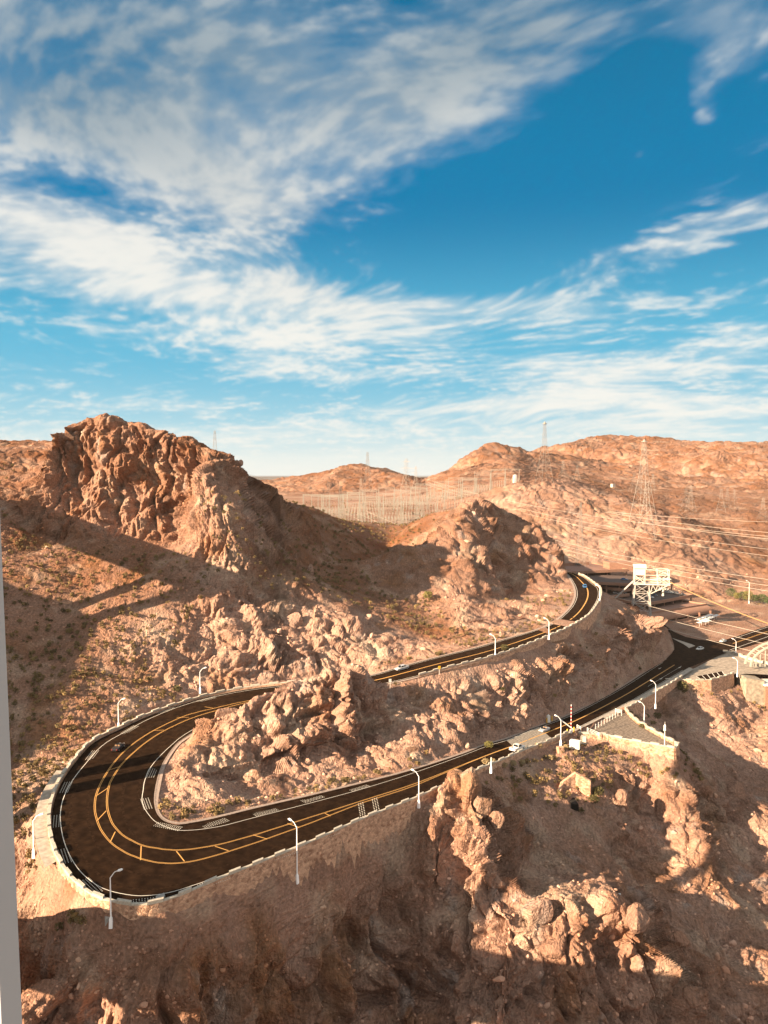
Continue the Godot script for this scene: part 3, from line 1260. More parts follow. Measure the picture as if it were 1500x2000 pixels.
# ---------------------------------------------------------------- street lamps
func make_lamp(h: float, plain: bool) -> Node3D:
	var paint := mat("lamp_paint", lin(0.50, 0.47, 0.43), 0.5)
	var o := Node3D.new()
	o.name = "street_lamp" if not plain else "short_post"
	var m := Mb.new()
	m.box(Vector3(0, 0.8, 0), Vector3(0.56, 1.6, 0.56), Basis.IDENTITY, 0.82)
	m.box(Vector3(0, 1.8, 0), Vector3(0.44, 0.4, 0.44), Basis.IDENTITY, 0.5)
	put("pedestal", m.mesh(), paint, o)
	m = Mb.new()
	m.bar(Vector3(0, 2.1, 0), Vector3(0, h, 0), 0.13, 0.08, 8)
	put("pole", m.mesh(), paint, o)
	if not plain:
		m = Mb.new()
		m.bar(Vector3(0, h, 0), Vector3(0.7, h + 0.95, 0), 0.075, 0.06, 6)
		m.bar(Vector3(0.7, h + 0.95, 0), Vector3(1.3, h + 1.25, 0), 0.06, 0.05, 6)
		put("arm", m.mesh(), paint, o)
		m = Mb.new()
		var b := Basis(Vector3.FORWARD, -0.3)
		m.box(Vector3(1.62, h + 1.36, 0), Vector3(0.85, 0.2, 0.38), b, 0.7)
		m.box(Vector3(1.66, h + 1.23, 0), Vector3(0.5, 0.08, 0.28), b)
		put("lamp_head", m.mesh(), paint, o)
	return o

const LAMP_LABELS := [
	"white street lamp on the rubble slope outside the tightest part of the bend",
	"white street lamp outside the bend wall behind the black convertible",
	"white street lamp against the rock face where the bend turns towards the upper road",
	"white street lamp on the dirt shoulder above the pale drain channel",
	"tallest white street lamp, standing at the foot of the high stone wall",
	"white street lamp at the road wall beside the pointed rock pinnacle",
	"short white post on the road wall above the dry shrubs",
	"white street lamp beside the red and white barrier arm",
	"white street lamp behind the curved wall of the triangular lookout",
	"white street lamp at the stepped wall between lookout and car park",
	"white street lamp at the corner of the car park above the cliff",
	"white street lamp behind the cream parapet of the car park",
	"white street lamp on the upper road above the notch in the rock ridge",
	"white street lamp where the tall curved wall of the upper road begins",
	"white street lamp on the curved wall at the far upper bend",
	"tall lamp among the green trees beyond the dam approach",
]

func build_lamps() -> void:
	for i in lamp_spots.size():
		var l: Array = lamp_spots[i]
		var y: float = l[2]
		var h: float = l[3]
		if i in [0, 3, 4, 15]:
			# these stand on the natural slope
			y = ground(l[0], l[1]) - 0.2
			h += l[2] - y if i != 15 else 0.0
		var o := make_lamp(h, l[5] == 1)
		add_child(o, true)
		o.position = Vector3(l[0], y, -l[1])
		o.rotation.y = (0.0 if l[4] > 0 else PI - 0.5)
		tag(o, LAMP_LABELS[i], "street lamp" if l[5] == 0 else "post", "white lamps along the road" if l[5] == 0 else "")

# ---------------------------------------------------------------- vehicles
# a hull from cross sections along its length: [z, half width, floor, shoulder, top, top half width]
func hull(m: Mb, secs: Array) -> void:
	var prev := []
	for s in secs:
		var r := [Vector3(-s[1], s[2], s[0]), Vector3(-s[1], s[3], s[0]), Vector3(-s[5], s[4], s[0]), Vector3(s[5], s[4], s[0]), Vector3(s[1], s[3], s[0]), Vector3(s[1], s[2], s[0])]
		if prev.size():
			for k in 6:
				var l := (k + 1) % 6
				m.quad(prev[k], r[k], r[l], prev[l])
		else:
			m.quad(r[0], r[1], r[4], r[5]); m.quad(r[1], r[2], r[3], r[4])
		prev = r
	m.quad(prev[5], prev[4], prev[1], prev[0]); m.quad(prev[4], prev[3], prev[2], prev[1])

# cars head towards -z
func make_car(style: String, paint: StandardMaterial3D) -> Node3D:
	var o := Node3D.new()
	o.name = "parked_car"
	var glass := mat("car_glass", lin(0.012, 0.014, 0.016), 0.12)
	var rubber := mat("tyre_rubber", lin(0.015, 0.015, 0.015), 0.9)
	var rim_metal := mat("wheel_rim", lin(0.55, 0.55, 0.55), 0.35, 0.6)
	var dark := mat("dark_trim", lin(0.02, 0.02, 0.022), 0.7)
	var red := mat("tail_lens", lin(0.35, 0.02, 0.015), 0.3)
	var clear := mat("head_lens", lin(0.75, 0.75, 0.72), 0.2)
	var big := style == "pickup"
	var hw := 0.98 if big else 0.90
	var ln := 2.85 if big else 2.35
	var belt := 1.12 if big else 0.92
	var m := Mb.new()
	if big:
		hull(m, [[-ln, hw * 0.82, 0.5, 0.75, 1.02, hw * 0.75], [-ln + 0.25, hw * 0.96, 0.42, 0.95, 1.12, hw * 0.85], [-1.35, hw, 0.40, 1.05, 1.18, hw * 0.90], [0.95, hw, 0.40, 1.08, 1.16, hw * 0.94]])
		# bed: floor, sides and tailgate
		m.box(Vector3(0, 0.62, 1.9), Vector3(hw * 2, 0.30, 1.9))
		for s in [-1.0, 1.0]:
			m.box(Vector3(s * (hw - 0.07), 0.96, 1.9), Vector3(0.14, 0.40, 1.9))
		m.box(Vector3(0, 0.96, ln - 0.06), Vector3(hw * 2 - 0.02, 0.42, 0.12))
	else:
		hull(m, [[-ln, hw * 0.70, 0.42, 0.55, 0.62, hw * 0.62], [-ln + 0.18, hw * 0.90, 0.30, 0.62, 0.74, hw * 0.80], [-1.0, hw, 0.25, 0.80, 0.92, hw * 0.86], [0.2, hw, 0.25, 0.84, 0.95, hw * 0.88], [1.55, hw, 0.27, 0.86, 0.98, hw * 0.86], [ln - 0.15, hw * 0.92, 0.34, 0.80, 0.94, hw * 0.80], [ln, hw * 0.80, 0.42, 0.74, 0.82, hw * 0.70]])
	put("body", m.mesh(), paint, o)
	var cab := []
	if big:
		cab = [[-1.35, hw * 0.86, belt, belt + 0.02, belt + 0.04, hw * 0.80], [-0.62, hw * 0.86, belt, belt + 0.34, belt + 0.70, hw * 0.70], [0.70, hw * 0.86, belt, belt + 0.36, belt + 0.72, hw * 0.72], [0.94, hw * 0.86, belt, belt + 0.10, belt + 0.2, hw * 0.78]]
	elif style == "convertible":
		cab = [[-0.95, hw * 0.84, belt, belt + 0.02, belt + 0.03, hw * 0.78], [-0.50, hw * 0.82, belt, belt + 0.20, belt + 0.40, hw * 0.74], [-0.42, hw * 0.82, belt, belt + 0.18, belt + 0.38, hw * 0.74]]
	elif style == "hatch":
		cab = [[-1.15, hw * 0.86, belt, belt + 0.02, belt + 0.04, hw * 0.8], [-0.40, hw * 0.86, belt, belt + 0.30, belt + 0.58, hw * 0.68], [1.5, hw * 0.86, belt, belt + 0.30, belt + 0.56, hw * 0.68], [2.15, hw * 0.84, belt, belt + 0.02, belt + 0.05, hw * 0.76]]
	else:
		cab = [[-1.05, hw * 0.86, belt, belt + 0.02, belt + 0.04, hw * 0.8], [-0.32, hw * 0.86, belt, belt + 0.28, belt + 0.52, hw * 0.68], [0.95, hw * 0.86, belt, belt + 0.28, belt + 0.52, hw * 0.68], [1.75, hw * 0.84, belt, belt + 0.02, belt + 0.05, hw * 0.76]]
	m = Mb.new()
	hull(m, cab)
	put("windscreen" if style == "convertible" else "windows", m.mesh(), glass, o)
	if style == "convertible":
		m = Mb.new()
		m.box(Vector3(0, belt + 0.035, 0.45), Vector3(hw * 1.5, 0.03, 1.7))
		put("cabin", m.mesh(), dark, o)
		for s in [-1.0, 1.0]:
			m = Mb.new()
			m.box(Vector3(s * 0.38, belt + 0.16, 0.42), Vector3(0.48, 0.42, 0.2), Basis(Vector3.RIGHT, 0.25))
			put("seat", m.mesh(), mat("seat_leather", lin(0.30, 0.18, 0.10), 0.7), o)
	else:
		var a: Array = cab[1]
		var b: Array = cab[2]
		m = Mb.new()
		hull(m, [[a[0] - 0.02, a[5] + 0.03, a[4] - 0.04, a[4] + 0.01, a[4] + 0.04, a[5] - 0.06], [b[0] + 0.05, b[5] + 0.03, b[4] - 0.04, b[4] + 0.01, b[4] + 0.04, b[5] - 0.06]])
		put("roof", m.mesh(), paint, o)
		for s in [-1.0, 1.0]:
			m = Mb.new()
			m.bar(Vector3(s * hw * 0.86, belt, 0.32), Vector3(s * (a[5] + 0.02), a[4], 0.30), 0.06)
			m.bar(Vector3(s * (cab[0][1] + 0.01), belt + 0.02, cab[0][0]), Vector3(s * (a[5] + 0.02), a[4], a[0]), 0.05)
			m.bar(Vector3(s * (cab[3][1] + 0.01), belt + 0.04, cab[3][0]), Vector3(s * (b[5] + 0.02), b[4], b[0]), 0.08)
			put("pillar", m.mesh(), paint, o)
	var wr := 0.40 if big else 0.33
	for z in [-ln * 0.62, ln * 0.62]:
		for s in [-1.0, 1.0]:
			m = Mb.new()
			m.bar(Vector3(s * (hw - 0.20), wr, z), Vector3(s * (hw + 0.015), wr, z), wr, wr, 14)
			var w := put("wheel", m.mesh(), rubber, o)
			m = Mb.new()
			m.bar(Vector3(s * (hw - 0.02), wr, z), Vector3(s * (hw + 0.03), wr, z), wr * 0.62, wr * 0.58, 12)
			put("rim", m.mesh(), rim_metal, w)
	for s in [-1.0, 1.0]:
		m = Mb.new()
		m.box(Vector3(s * hw * 0.60, 0.62 if not big else 0.85, -ln + 0.05), Vector3(0.34, 0.14, 0.16))
		put("headlight", m.mesh(), clear, o)
		m = Mb.new()
		m.box(Vector3(s * hw * 0.72, 0.76 if not big else 0.92, ln - 0.03), Vector3(0.26, 0.16, 0.12))
		put("tail_light", m.mesh(), red, o)
		m = Mb.new()
		m.box(Vector3(s * (hw + 0.06), belt + 0.08, -0.72), Vector3(0.16, 0.14, 0.1))
		put("wing_mirror", m.mesh(), paint, o)
	return o

func car_paint(called: String, c: Color) -> StandardMaterial3D:
	var m := mat("paint_" + called, c, 0.32)
	m.clearcoat_enabled = true
	m.clearcoat = 0.6
	return m

var road_dirs := {}

func build_cars() -> void:
	var paints := {"white": car_paint("white", lin(0.72, 0.71, 0.68)), "silver": car_paint("silver", lin(0.42, 0.43, 0.45)), "black": car_paint("black", lin(0.012, 0.012, 0.014)), "blue": car_paint("blue", lin(0.02, 0.14, 0.32)), "grey": car_paint("grey", lin(0.12, 0.12, 0.13)), "red": car_paint("red", lin(0.25, 0.02, 0.02))}
	var spec := {"pickup": ["pickup", "white", "pickup_truck", "white pickup truck with an open bed driving past the concrete slab", "pickup truck"], "convertible_silver": ["convertible", "silver", "open_car", "silver open-top car on the concrete slab by the barrier", "car"], "convertible_black": ["convertible", "black", "open_car", "black open-top car driving round the hairpin bend", "car"], "sedan_silver": ["sedan", "silver", "saloon_car", "silver saloon car alone on the middle of the upper road", "car"], "hatch_blue": ["hatch", "blue", "hatchback_car", "small bright blue car in the shade of the far upper bend", "car"]}
	var whites := ["white saloon car beside the traffic island at the junction", "white saloon car at the start of the dam road past the junction"]
	var w := 0
	for c in road_cars:
		var s: Array = spec.get(c[0], ["sedan", "white", "saloon_car", "", "car"])
		var o := make_car(s[0], paints[s[1]])
		o.name = s[2]
		add_child(o, true)
		var dir := Vector3(sin(c[4]), 0, -cos(c[4]))
		o.position = Vector3(c[1], c[3] + 0.03, -c[2])
		var best := 1e9
		for k in range(0, 47 * 5):
			var q := road_at(k / 5.0, 0.5)
			var e := Vector2(q.x - c[1], q.z + c[2]).length()
			if e < best:
				best = e
				var rd := road_dir(k / 5.0)
				o.position.y = road_at(k / 5.0, 0.5).y + 0.03
				if c[0] != "sedan_white":
					dir = rd if rd.dot(dir) > 0.0 else -rd
		if c[0] == "sedan_white":
			o.position.y = c[3] - 1.15 + 0.03 + (1.15 if true else 0.0)
		o.basis = Basis.looking_at(dir, Vector3.UP)
		var label: String = s[3]
		if label == "":
			label = whites[w]
			w += 1
		tag(o, label, s[4], "cars on the road" if s[4] == "car" else "")
	var kinds := ["sedan", "hatch", "hatch", "sedan", "sedan", "hatch", "hatch", "sedan", "hatch", "sedan", "hatch", "sedan", "hatch"]
	var cols := ["silver", "white", "grey", "black", "white", "grey", "white", "silver", "white", "white", "silver", "blue", "black"]
	var where := ["first of four cars on the middle deck beside the cliff", "second of four cars on the middle deck beside the cliff", "third of four cars on the middle deck beside the cliff", "last of four cars on the middle deck, nearest the outer corner", "parked behind the legs of the white cableway tower", "parked just right of the cableway tower on the middle deck", "at the left end of the row on the lower left deck", "second in the row on the lower left deck", "third in the row on the lower left deck", "at the right end of the row on the lower left deck", "parked under the roof edge of the left deck", "alone on the open top deck left of the cableway tower", "alone on the brown terrace behind the far bend"]
	for i in parked_spots.size():
		var p: Array = parked_spots[i]
		var o := make_car(kinds[i], paints[cols[i]])
		add_child(o, true)
		o.position = Vector3(p[0], p[2] + 0.05, -p[1])
		o.rotation.y = -2.3 if i < 6 else (-0.6 if i < 10 else -1.9)
		tag(o, "%s car, %s" % [cols[i], where[i]], "car", "cars parked in the terraced garage")

# ---------------------------------------------------------------- lattice towers and power lines
func make_tower(h: float, w: float, cap: bool) -> Node3D:
	var steel := mat("galvanised_steel", lin(0.27, 0.245, 0.215), 0.55, 0.2)
	var o := Node3D.new()
	o.name = "lattice_tower"
	var k := clampf(h * 0.0022, 0.06, 0.14)
	var waist := 0.62
	var leg := func(sx: float, sz: float, t: float) -> Vector3:
		var r := lerpf(w * 0.5, w * 0.15, minf(t / waist, 1.0)) if t < waist else lerpf(w * 0.15, w * 0.07, (t - waist) / (1.0 - waist))
		return Vector3(sx * r, t * h, sz * r)
	for s in [[-1, -1], [-1, 1], [1, 1], [1, -1]]:
		var m := Mb.new()
		m.bar(leg.call(s[0], s[1], -0.03), leg.call(s[0], s[1], waist), k, k * 0.85)
		m.bar(leg.call(s[0], s[1], waist), leg.call(s[0], s[1], 1.0), k * 0.8, k * 0.6)
		put("leg", m.mesh(), steel, o)
	var levels := [0.0, 0.20, 0.36, 0.49, 0.62, 0.72, 0.81, 0.90, 1.0]
	var m := Mb.new()
	var c := [[-1, -1], [-1, 1], [1, 1], [1, -1]]
	for i in levels.size() - 1:
		for q in 4:
			var a: Array = c[q]
			var b: Array = c[(q + 1) % 4]
			m.bar(leg.call(a[0], a[1], levels[i + 1]), leg.call(b[0], b[1], levels[i + 1]), k * 0.5)
			m.bar(leg.call(a[0], a[1], levels[i]), leg.call(b[0], b[1], levels[i + 1]), k * 0.5)
			m.bar(leg.call(b[0], b[1], levels[i]), leg.call(a[0], a[1], levels[i + 1]), k * 0.5)
	put("bracing", m.mesh(), steel, o)
	if cap:
		m = Mb.new()
		m.bar(Vector3(0, h, 0), Vector3(0, h + 0.6, 0), w * 0.16, w * 0.16, 10)
		m.bar(Vector3(0, h + 0.6, 0), Vector3(0, h + 2.6, 0), w * 0.10, w * 0.03, 10)
		put("top_platform", m.mesh(), steel, o)
	else:
		for t in [0.80, 0.93]:
			m = Mb.new()
			var y := h * (t as float)
			var r: float = w * (0.62 if t < 0.9 else 0.45)
			for z in [-1.0, 1.0]:
				m.bar(Vector3(-r, y, 0), Vector3(0, y + h * 0.02, z * w * 0.09), k * 0.7)
				m.bar(Vector3(r, y, 0), Vector3(0, y + h * 0.02, z * w * 0.09), k * 0.7)
			m.bar(Vector3(-r, y, 0), Vector3(r, y, 0), k * 0.7)
			put("cross_arm", m.mesh(), steel, o)
	return o

const TOWER_LABELS := [
	"tallest steel lattice tower with a round top, on the near rock shoulder against the sky",
	"tall steel lattice tower with a round top before the high right-hand mountain",
	"steel lattice tower standing in front of the taller round-topped one",
	"lattice tower rising behind the top of the brown butte",
	"slender lattice tower against the conical far hill above the switchyard",
	"lattice tower at the right side of the switchyard",
	"small lattice tower on the skyline in the gap between the far hills",
	"thin lattice mast beside the far upper bend, in front of pale cut rock",
	"lattice tower on the brown slope right of the two tall round-topped ones",
	"smaller lattice tower just behind the one on the brown slope",
	"first lattice tower of the trio on the right-hand slope",
	"middle lattice tower of the trio on the right-hand slope",
	"last lattice tower of the trio on the right-hand slope",
	"lattice tower at the right edge of the view on the brown slope",
	"short lattice tower inside the switchyard before the conical hill",
	"left one of two lattice towers at the near edge of the switchyard",
	"right one of two lattice towers at the near edge of the switchyard",
	"short lattice tower on the slope just beyond the tallest tower",
	"short lattice tower on the slope right of the tallest tower",
	"left one of three low lattice towers behind the round-topped tower",
	"middle one of three low lattice towers behind the round-topped tower",
	"right one of three low lattice towers behind the round-topped tower",
]

func build_towers() -> void:
	for i in tower_spots.size():
		var t: Array = tower_spots[i]
		var o := make_tower(t[3], t[4], i < 2)
		add_child(o, true)
		o.position = Vector3(t[0], minf(t[2], ground(t[0], t[1]) + 1.0) if i != 3 else t[2] - 6.0, -t[1])
		if i == 7:
			o.position.y = ground(t[0], t[1])
		o.rotation.y = 0.35 + i * 0.4
		tag(o, TOWER_LABELS[i], "lattice tower", "steel lattice towers")
	var wire := mat("power_wire", lin(0.55, 0.48, 0.40), 0.5, 0.3)
	var names := ["lowest", "middle", "highest"]
	var sets := ["of the near set crossing in front of the far bend", "of the set crossing above the white cableway tower", "of the long set crossing the right-hand rock slope", "of the pair crossing the far right slope"]
	for i in wire_spans.size():
		var s: Array = wire_spans[i]
		var a := vec(s[0])
		var b := vec(s[1])
		var m := Mb.new()
		var n := 26
		for k in n:
			var t0 := float(k) / n
			var t1 := float(k + 1) / n
			var p: Vector3 = a.lerp(b, t0) + Vector3.DOWN * (s[2] * 4.0 * t0 * (1.0 - t0))
			var q: Vector3 = a.lerp(b, t1) + Vector3.DOWN * (s[2] * 4.0 * t1 * (1.0 - t1))
			m.bar(p, q, 0.085 if i < 9 else 0.10, -1.0, 5)
		var o := put("power_line", m.mesh(), wire)
		var label := ""
		if i < 9:
			label = "%s power line %s" % [names[i % 3], sets[i / 3]]
		elif i < 11:
			label = "%s power line %s" % [names[i - 9], sets[3]]
		else:
			label = ["thin power line from the butte to the switchyard", "lower thin power line across the sky behind the butte", "upper thin power line across the sky behind the butte", "single power line running along the brown slope to the right"][i - 11]
		tag(o, label, "power line", "power lines over the canyon")

# ---------------------------------------------------------------- the switchyard
func build_switchyard() -> void:
	var steel := mat("pale_steel", lin(0.31, 0.30, 0.26), 0.6, 0.1)
	var proto := Node3D.new()
	proto.name = "switchyard_gantry"
	for s in [-1.0, 1.0]:
		var m := Mb.new()
		for q in [-0.7, 0.7]:
			m.bar(Vector3(s * 8.0 + q, 0, q), Vector3(s * 8.0, 17.0, 0), 0.09)
			m.bar(Vector3(s * 8.0 + q, 0, -q), Vector3(s * 8.0, 17.0, 0), 0.09)
		for k in 5:
			m.bar(Vector3(s * 8.0 - 0.6 * (1 - k * 0.18), k * 3.2, 0), Vector3(s * 8.0 + 0.5 * (1 - k * 0.18), k * 3.2 + 3.2, 0), 0.09)
		put("mast", m.mesh(), steel, proto)
	var m := Mb.new()
	m.bar(Vector3(-8.6, 16.6, 0), Vector3(8.6, 16.6, 0), 0.12)
	m.bar(Vector3(-8.6, 15.4, 0), Vector3(8.6, 15.4, 0), 0.08)
	for k in 8:
		m.bar(Vector3(-8.0 + k * 2.0, 15.4, 0), Vector3(-7.0 + k * 2.0, 16.6, 0), 0.05)
		m.bar(Vector3(-7.0 + k * 2.0, 16.6, 0), Vector3(-6.0 + k * 2.0, 15.4, 0), 0.05)
	put("beam", m.mesh(), steel, proto)
	for k in 6:
		m = Mb.new()
		m.bar(Vector3(-6.5 + k * 2.6, 0, 2.5), Vector3(-6.5 + k * 2.6, 4.0, 2.5), 0.14)
		m.bar(Vector3(-6.5 + k * 2.6, 4.0, 2.5), Vector3(-6.5 + k * 2.6, 6.2, 2.5), 0.22, 0.14, 6)
		put("insulator_post", m.mesh(), steel, proto)
	var rows := [[606.0, -44.0, 5], [632.0, -58.0, 6], [664.0, -62.0, 7], [700.0, -58.0, 8], [742.0, -48.0, 9], [790.0, -30.0, 9], [840.0, 10.0, 8], [890.0, 50.0, 7]]
	var first := true
	var place := ["front", "second", "third", "fourth", "fifth", "sixth", "seventh", "rearmost"]
	var nth := ["first", "second", "third", "fourth", "fifth", "sixth", "seventh", "eighth", "ninth"]
	for r in rows.size():
		for k in rows[r][2]:
			var x: float = rows[r][1] + k * 16.4
			var d: float = rows[r][0]
			var o: Node3D = proto if first else proto.duplicate()
			o.name = "switchyard_gantry"
			first = false
			add_child(o, true)
			o.position = Vector3(x, ground(x, d), -d)
			o.scale = Vector3(1, 1.0 + 0.12 * ((r * 3 + k) % 3), 1)
			tag(o, "pale steel switchyard gantry, %s from the left in the %s row" % [nth[k], place[r]], "gantry", "gantries of the electrical switchyard")

# ---------------------------------------------------------------- terraced garage
func prism(m: Mb, poly: Array, y0: float, y1: float) -> void:
	var p2 := PackedVector2Array()
	for p in poly:
		p2.append(Vector2(p[0], p[1]))
	if Geometry2D.is_polygon_clockwise(p2):
		p2.reverse()
	var n := p2.size()
	var idx := Geometry2D.triangulate_polygon(p2)
	for i in range(0, idx.size(), 3):
		var a := p2[idx[i]]
		var b := p2[idx[i + 1]]
		var c := p2[idx[i + 2]]
		if (b - a).cross(c - a) > 0.0:
			var t := b; b = c; c = t
		m.tri(Vector3(a.x, y1, -a.y), Vector3(b.x, y1, -b.y), Vector3(c.x, y1, -c.y))
		m.tri(Vector3(a.x, y0, -a.y), Vector3(c.x, y0, -c.y), Vector3(b.x, y0, -b.y))
	for i in n:
		var a := p2[i]
		var b := p2[(i + 1) % n]
		m.quad(Vector3(a.x, y0, -a.y), Vector3(a.x, y1, -a.y), Vector3(b.x, y1, -b.y), Vector3(b.x, y0, -b.y))

# shape of a deck: front left, front right, depth back along the slope
func deck(fl: Vector2, fr: Vector2, back: float) -> Array:
	var d := (fr - fl).normalized()
	var b := Vector2(-d.y, d.x) * back
	return [[fl.x, fl.y], [fr.x, fr.y], [fr.x + b.x, fr.y + b.y], [fl.x + b.x, fl.y + b.y]]

func fascia(m: Mb, poly: Array, edges: Array, y0: float, y1: float, t: float = 0.5) -> void:
	for e in edges:
		var a := Vector3(poly[e][0], y0, -poly[e][1])
		var b := Vector3(poly[(e + 1) % 4][0], y0, -poly[(e + 1) % 4][1])
		var w := (b - a).cross(Vector3.UP).normalized() * t
		m.hexa([a - w * 0.1, b - w * 0.1, b + w, a + w, a - w * 0.1 + Vector3.UP * (y1 - y0), b - w * 0.1 + Vector3.UP * (y1 - y0), b + w + Vector3.UP * (y1 - y0), a + w + Vector3.UP * (y1 - y0)])

func build_garage() -> void:
	var wall := noise_tint("garage_concrete", lin(0.50, 0.27, 0.18), 81, 0.03, 0.12, 9.0, 0.9)
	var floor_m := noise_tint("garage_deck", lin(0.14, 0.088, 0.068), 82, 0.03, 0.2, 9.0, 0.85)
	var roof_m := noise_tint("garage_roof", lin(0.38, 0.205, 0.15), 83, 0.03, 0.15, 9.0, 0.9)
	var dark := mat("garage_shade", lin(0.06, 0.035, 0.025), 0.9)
	var root := base("parking_garage", Vector3.ZERO)
	tag(root, "reddish concrete parking garage stepping up the hillside in open decks", "garage")
	# [front left, front right, set back, deck level, clear height below, roof or deck]
	var tiers := [
		[Vector2(150, 442), Vector2(201, 476), 36.0, 19.6, 5.4, 0],
		[Vector2(158, 459), Vector2(199, 492), 40.0, 23.0, 3.2, 1],
		[Vector2(152, 484), Vector2(194, 513), 30.0, 27.6, 3.6, 1],
		[Vector2(138, 474), Vector2(156, 486), 34.0, 24.6, 3.4, 1],
		[Vector2(128, 496), Vector2(158, 486), 44.0, 31.0, 5.2, 1],
		[Vector2(112, 520), Vector2(172, 540), 44.0, 33.6, 3.0, 0],
	]
	for i in tiers.size():
		var t: Array = tiers[i]
		var poly := deck(t[0], t[1], t[2])
		var m := Mb.new()
		prism(m, poly, t[3] - 0.5, t[3])
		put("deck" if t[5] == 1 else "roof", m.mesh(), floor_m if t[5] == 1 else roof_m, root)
		m = Mb.new()
		fascia(m, poly, [0, 1, 3], t[3] - 0.85, t[3] + 1.0)
		put("edge_beam", m.mesh(), wall, root)
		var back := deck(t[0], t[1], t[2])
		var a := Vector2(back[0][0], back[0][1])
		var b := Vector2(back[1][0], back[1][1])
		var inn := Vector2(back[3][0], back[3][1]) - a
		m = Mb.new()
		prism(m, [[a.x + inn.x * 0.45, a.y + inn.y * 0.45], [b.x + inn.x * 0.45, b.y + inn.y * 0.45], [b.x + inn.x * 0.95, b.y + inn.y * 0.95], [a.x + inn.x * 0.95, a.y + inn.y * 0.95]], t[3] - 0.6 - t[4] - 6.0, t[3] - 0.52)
		put("inner_shade_block", m.mesh(), dark, root)  # near-black block: the shade inside the decks is put into its colour
		var n := 5 if i < 3 else 4
		for k in n + 1:
			var p := a.lerp(b, float(k) / n) + inn * 0.03
			m = Mb.new()
			m.box(Vector3(p.x, t[3] - 0.86 - t[4] * 0.5, -p.y), Vector3(0.7, t[4] + 0.4, 0.7))
			put("column", m.mesh(), wall, root)
	# the barrel end of the lowest roof
	var m := Mb.new()
	var fl := Vector2(150, 442)
	var fr := Vector2(201, 476)
	var dir := (fr - fl).normalized()
	var nb := Vector2(dir.y, -dir.x)
	var prev := []
	for k in 9:
		var a := PI * 0.5 * k / 8.0
		var off := sin(a) * 4.6
		var y := 19.7 - (1.0 - cos(a)) * 3.4
		var p: Vector2 = fl + nb * off
		var q: Vector2 = fr + nb * off * 0.9
		var row := [Vector3(p.x, y, -p.y), Vector3(q.x, y, -q.y), Vector3(q.x, y - 0.6, -q.y), Vector3(p.x, y - 0.6, -p.y)]
		if k > 0:
			m.quad(prev[0], prev[1], row[1], row[0])
			m.quad(prev[3], row[3], row[2], prev[2])
			m.quad(prev[1], prev[2], row[2], row[1])
			m.quad(prev[0], row[0], row[3], prev[3])
		prev = row
	put("curved_roof_edge", m.mesh(), wall, root)
	# balustrade and front piers
	for k in 6:
		var p: Vector2 = fl.lerp(fr, (k + 0.2) / 5.4) + nb * 4.4
		m = Mb.new()
		m.box(Vector3(p.x, 15.2, -p.y), Vector3(1.0, 3.6, 1.0))
		put("pier", m.mesh(), wall, root)
	m = Mb.new()
	var p0 := fl + nb * 5.4 - dir * 4.0
	var p1 := fr + nb * 5.4
	m.hexa([Vector3(p0.x, 13.0, -p0.y), Vector3(p1.x, 13.0, -p1.y), Vector3(p1.x + nb.x * 0.5, 13.0, -p1.y - nb.y * 0.5), Vector3(p0.x + nb.x * 0.5, 13.0, -p0.y - nb.y * 0.5), Vector3(p0.x, 15.0, -p0.y), Vector3(p1.x, 15.0, -p1.y), Vector3(p1.x + nb.x * 0.5, 15.0, -p1.y - nb.y * 0.5), Vector3(p0.x + nb.x * 0.5, 15.0, -p0.y - nb.y * 0.5)])
	put("balustrade", m.mesh(), wall, root)
	m = Mb.new()
	m.box(Vector3(173, 35.4, -552), Vector3(26, 6.0, 12), Basis(Vector3.UP, 0.1))
	put("roof_house", m.mesh(), wall, root)
	# low retaining walls of the terrace behind the bend
	m = Mb.new()
	m.box(Vector3(133, 34.6, -566), Vector3(44, 2.2, 1.0), Basis(Vector3.UP, 0.35))
	m.box(Vector3(118, 33.0, -538), Vector3(30, 1.8, 1.0), Basis(Vector3.UP, 0.35))
	put("terrace_wall", m.mesh(), wall, root)
	# white sunshades on the plaza
	var cloth := mat("sunshade_cloth", lin(0.66, 0.68, 0.66), 0.8)
	var pole := mat("lamp_paint", Color.WHITE)
	var proto := Node3D.new()
	proto.name = "sunshade"
	m = Mb.new()
	m.bar(Vector3(0, 0, 0), Vector3(0, 2.5, 0), 0.05, 0.05, 6)
	put("pole", m.mesh(), pole, proto)
	m = Mb.new()
	m.box(Vector3(0, 2.62, 0), Vector3(2.7, 0.36, 2.7), Basis.IDENTITY, 0.25)
	put("canopy", m.mesh(), cloth, proto)
	for i in shade_spots.size():
		var o: Node3D = proto if i == 0 else proto.duplicate()
		o.name = "sunshade"
		add_child(o, true)
		o.position = Vector3(shade_spots[i][0], 13.9, -shade_spots[i][1])
		o.rotation.y = 0.3
		var row := 0 if i < 6 else (1 if i < 13 else 2)
		tag(o, "white square sunshade, %s from the left end of the %s row on the plaza" % [["first", "second", "third", "fourth", "fifth", "sixth", "seventh"][i - [0, 6, 13][row]], ["back", "middle", "front"][row]], "sunshade", "white sunshades on the plaza")

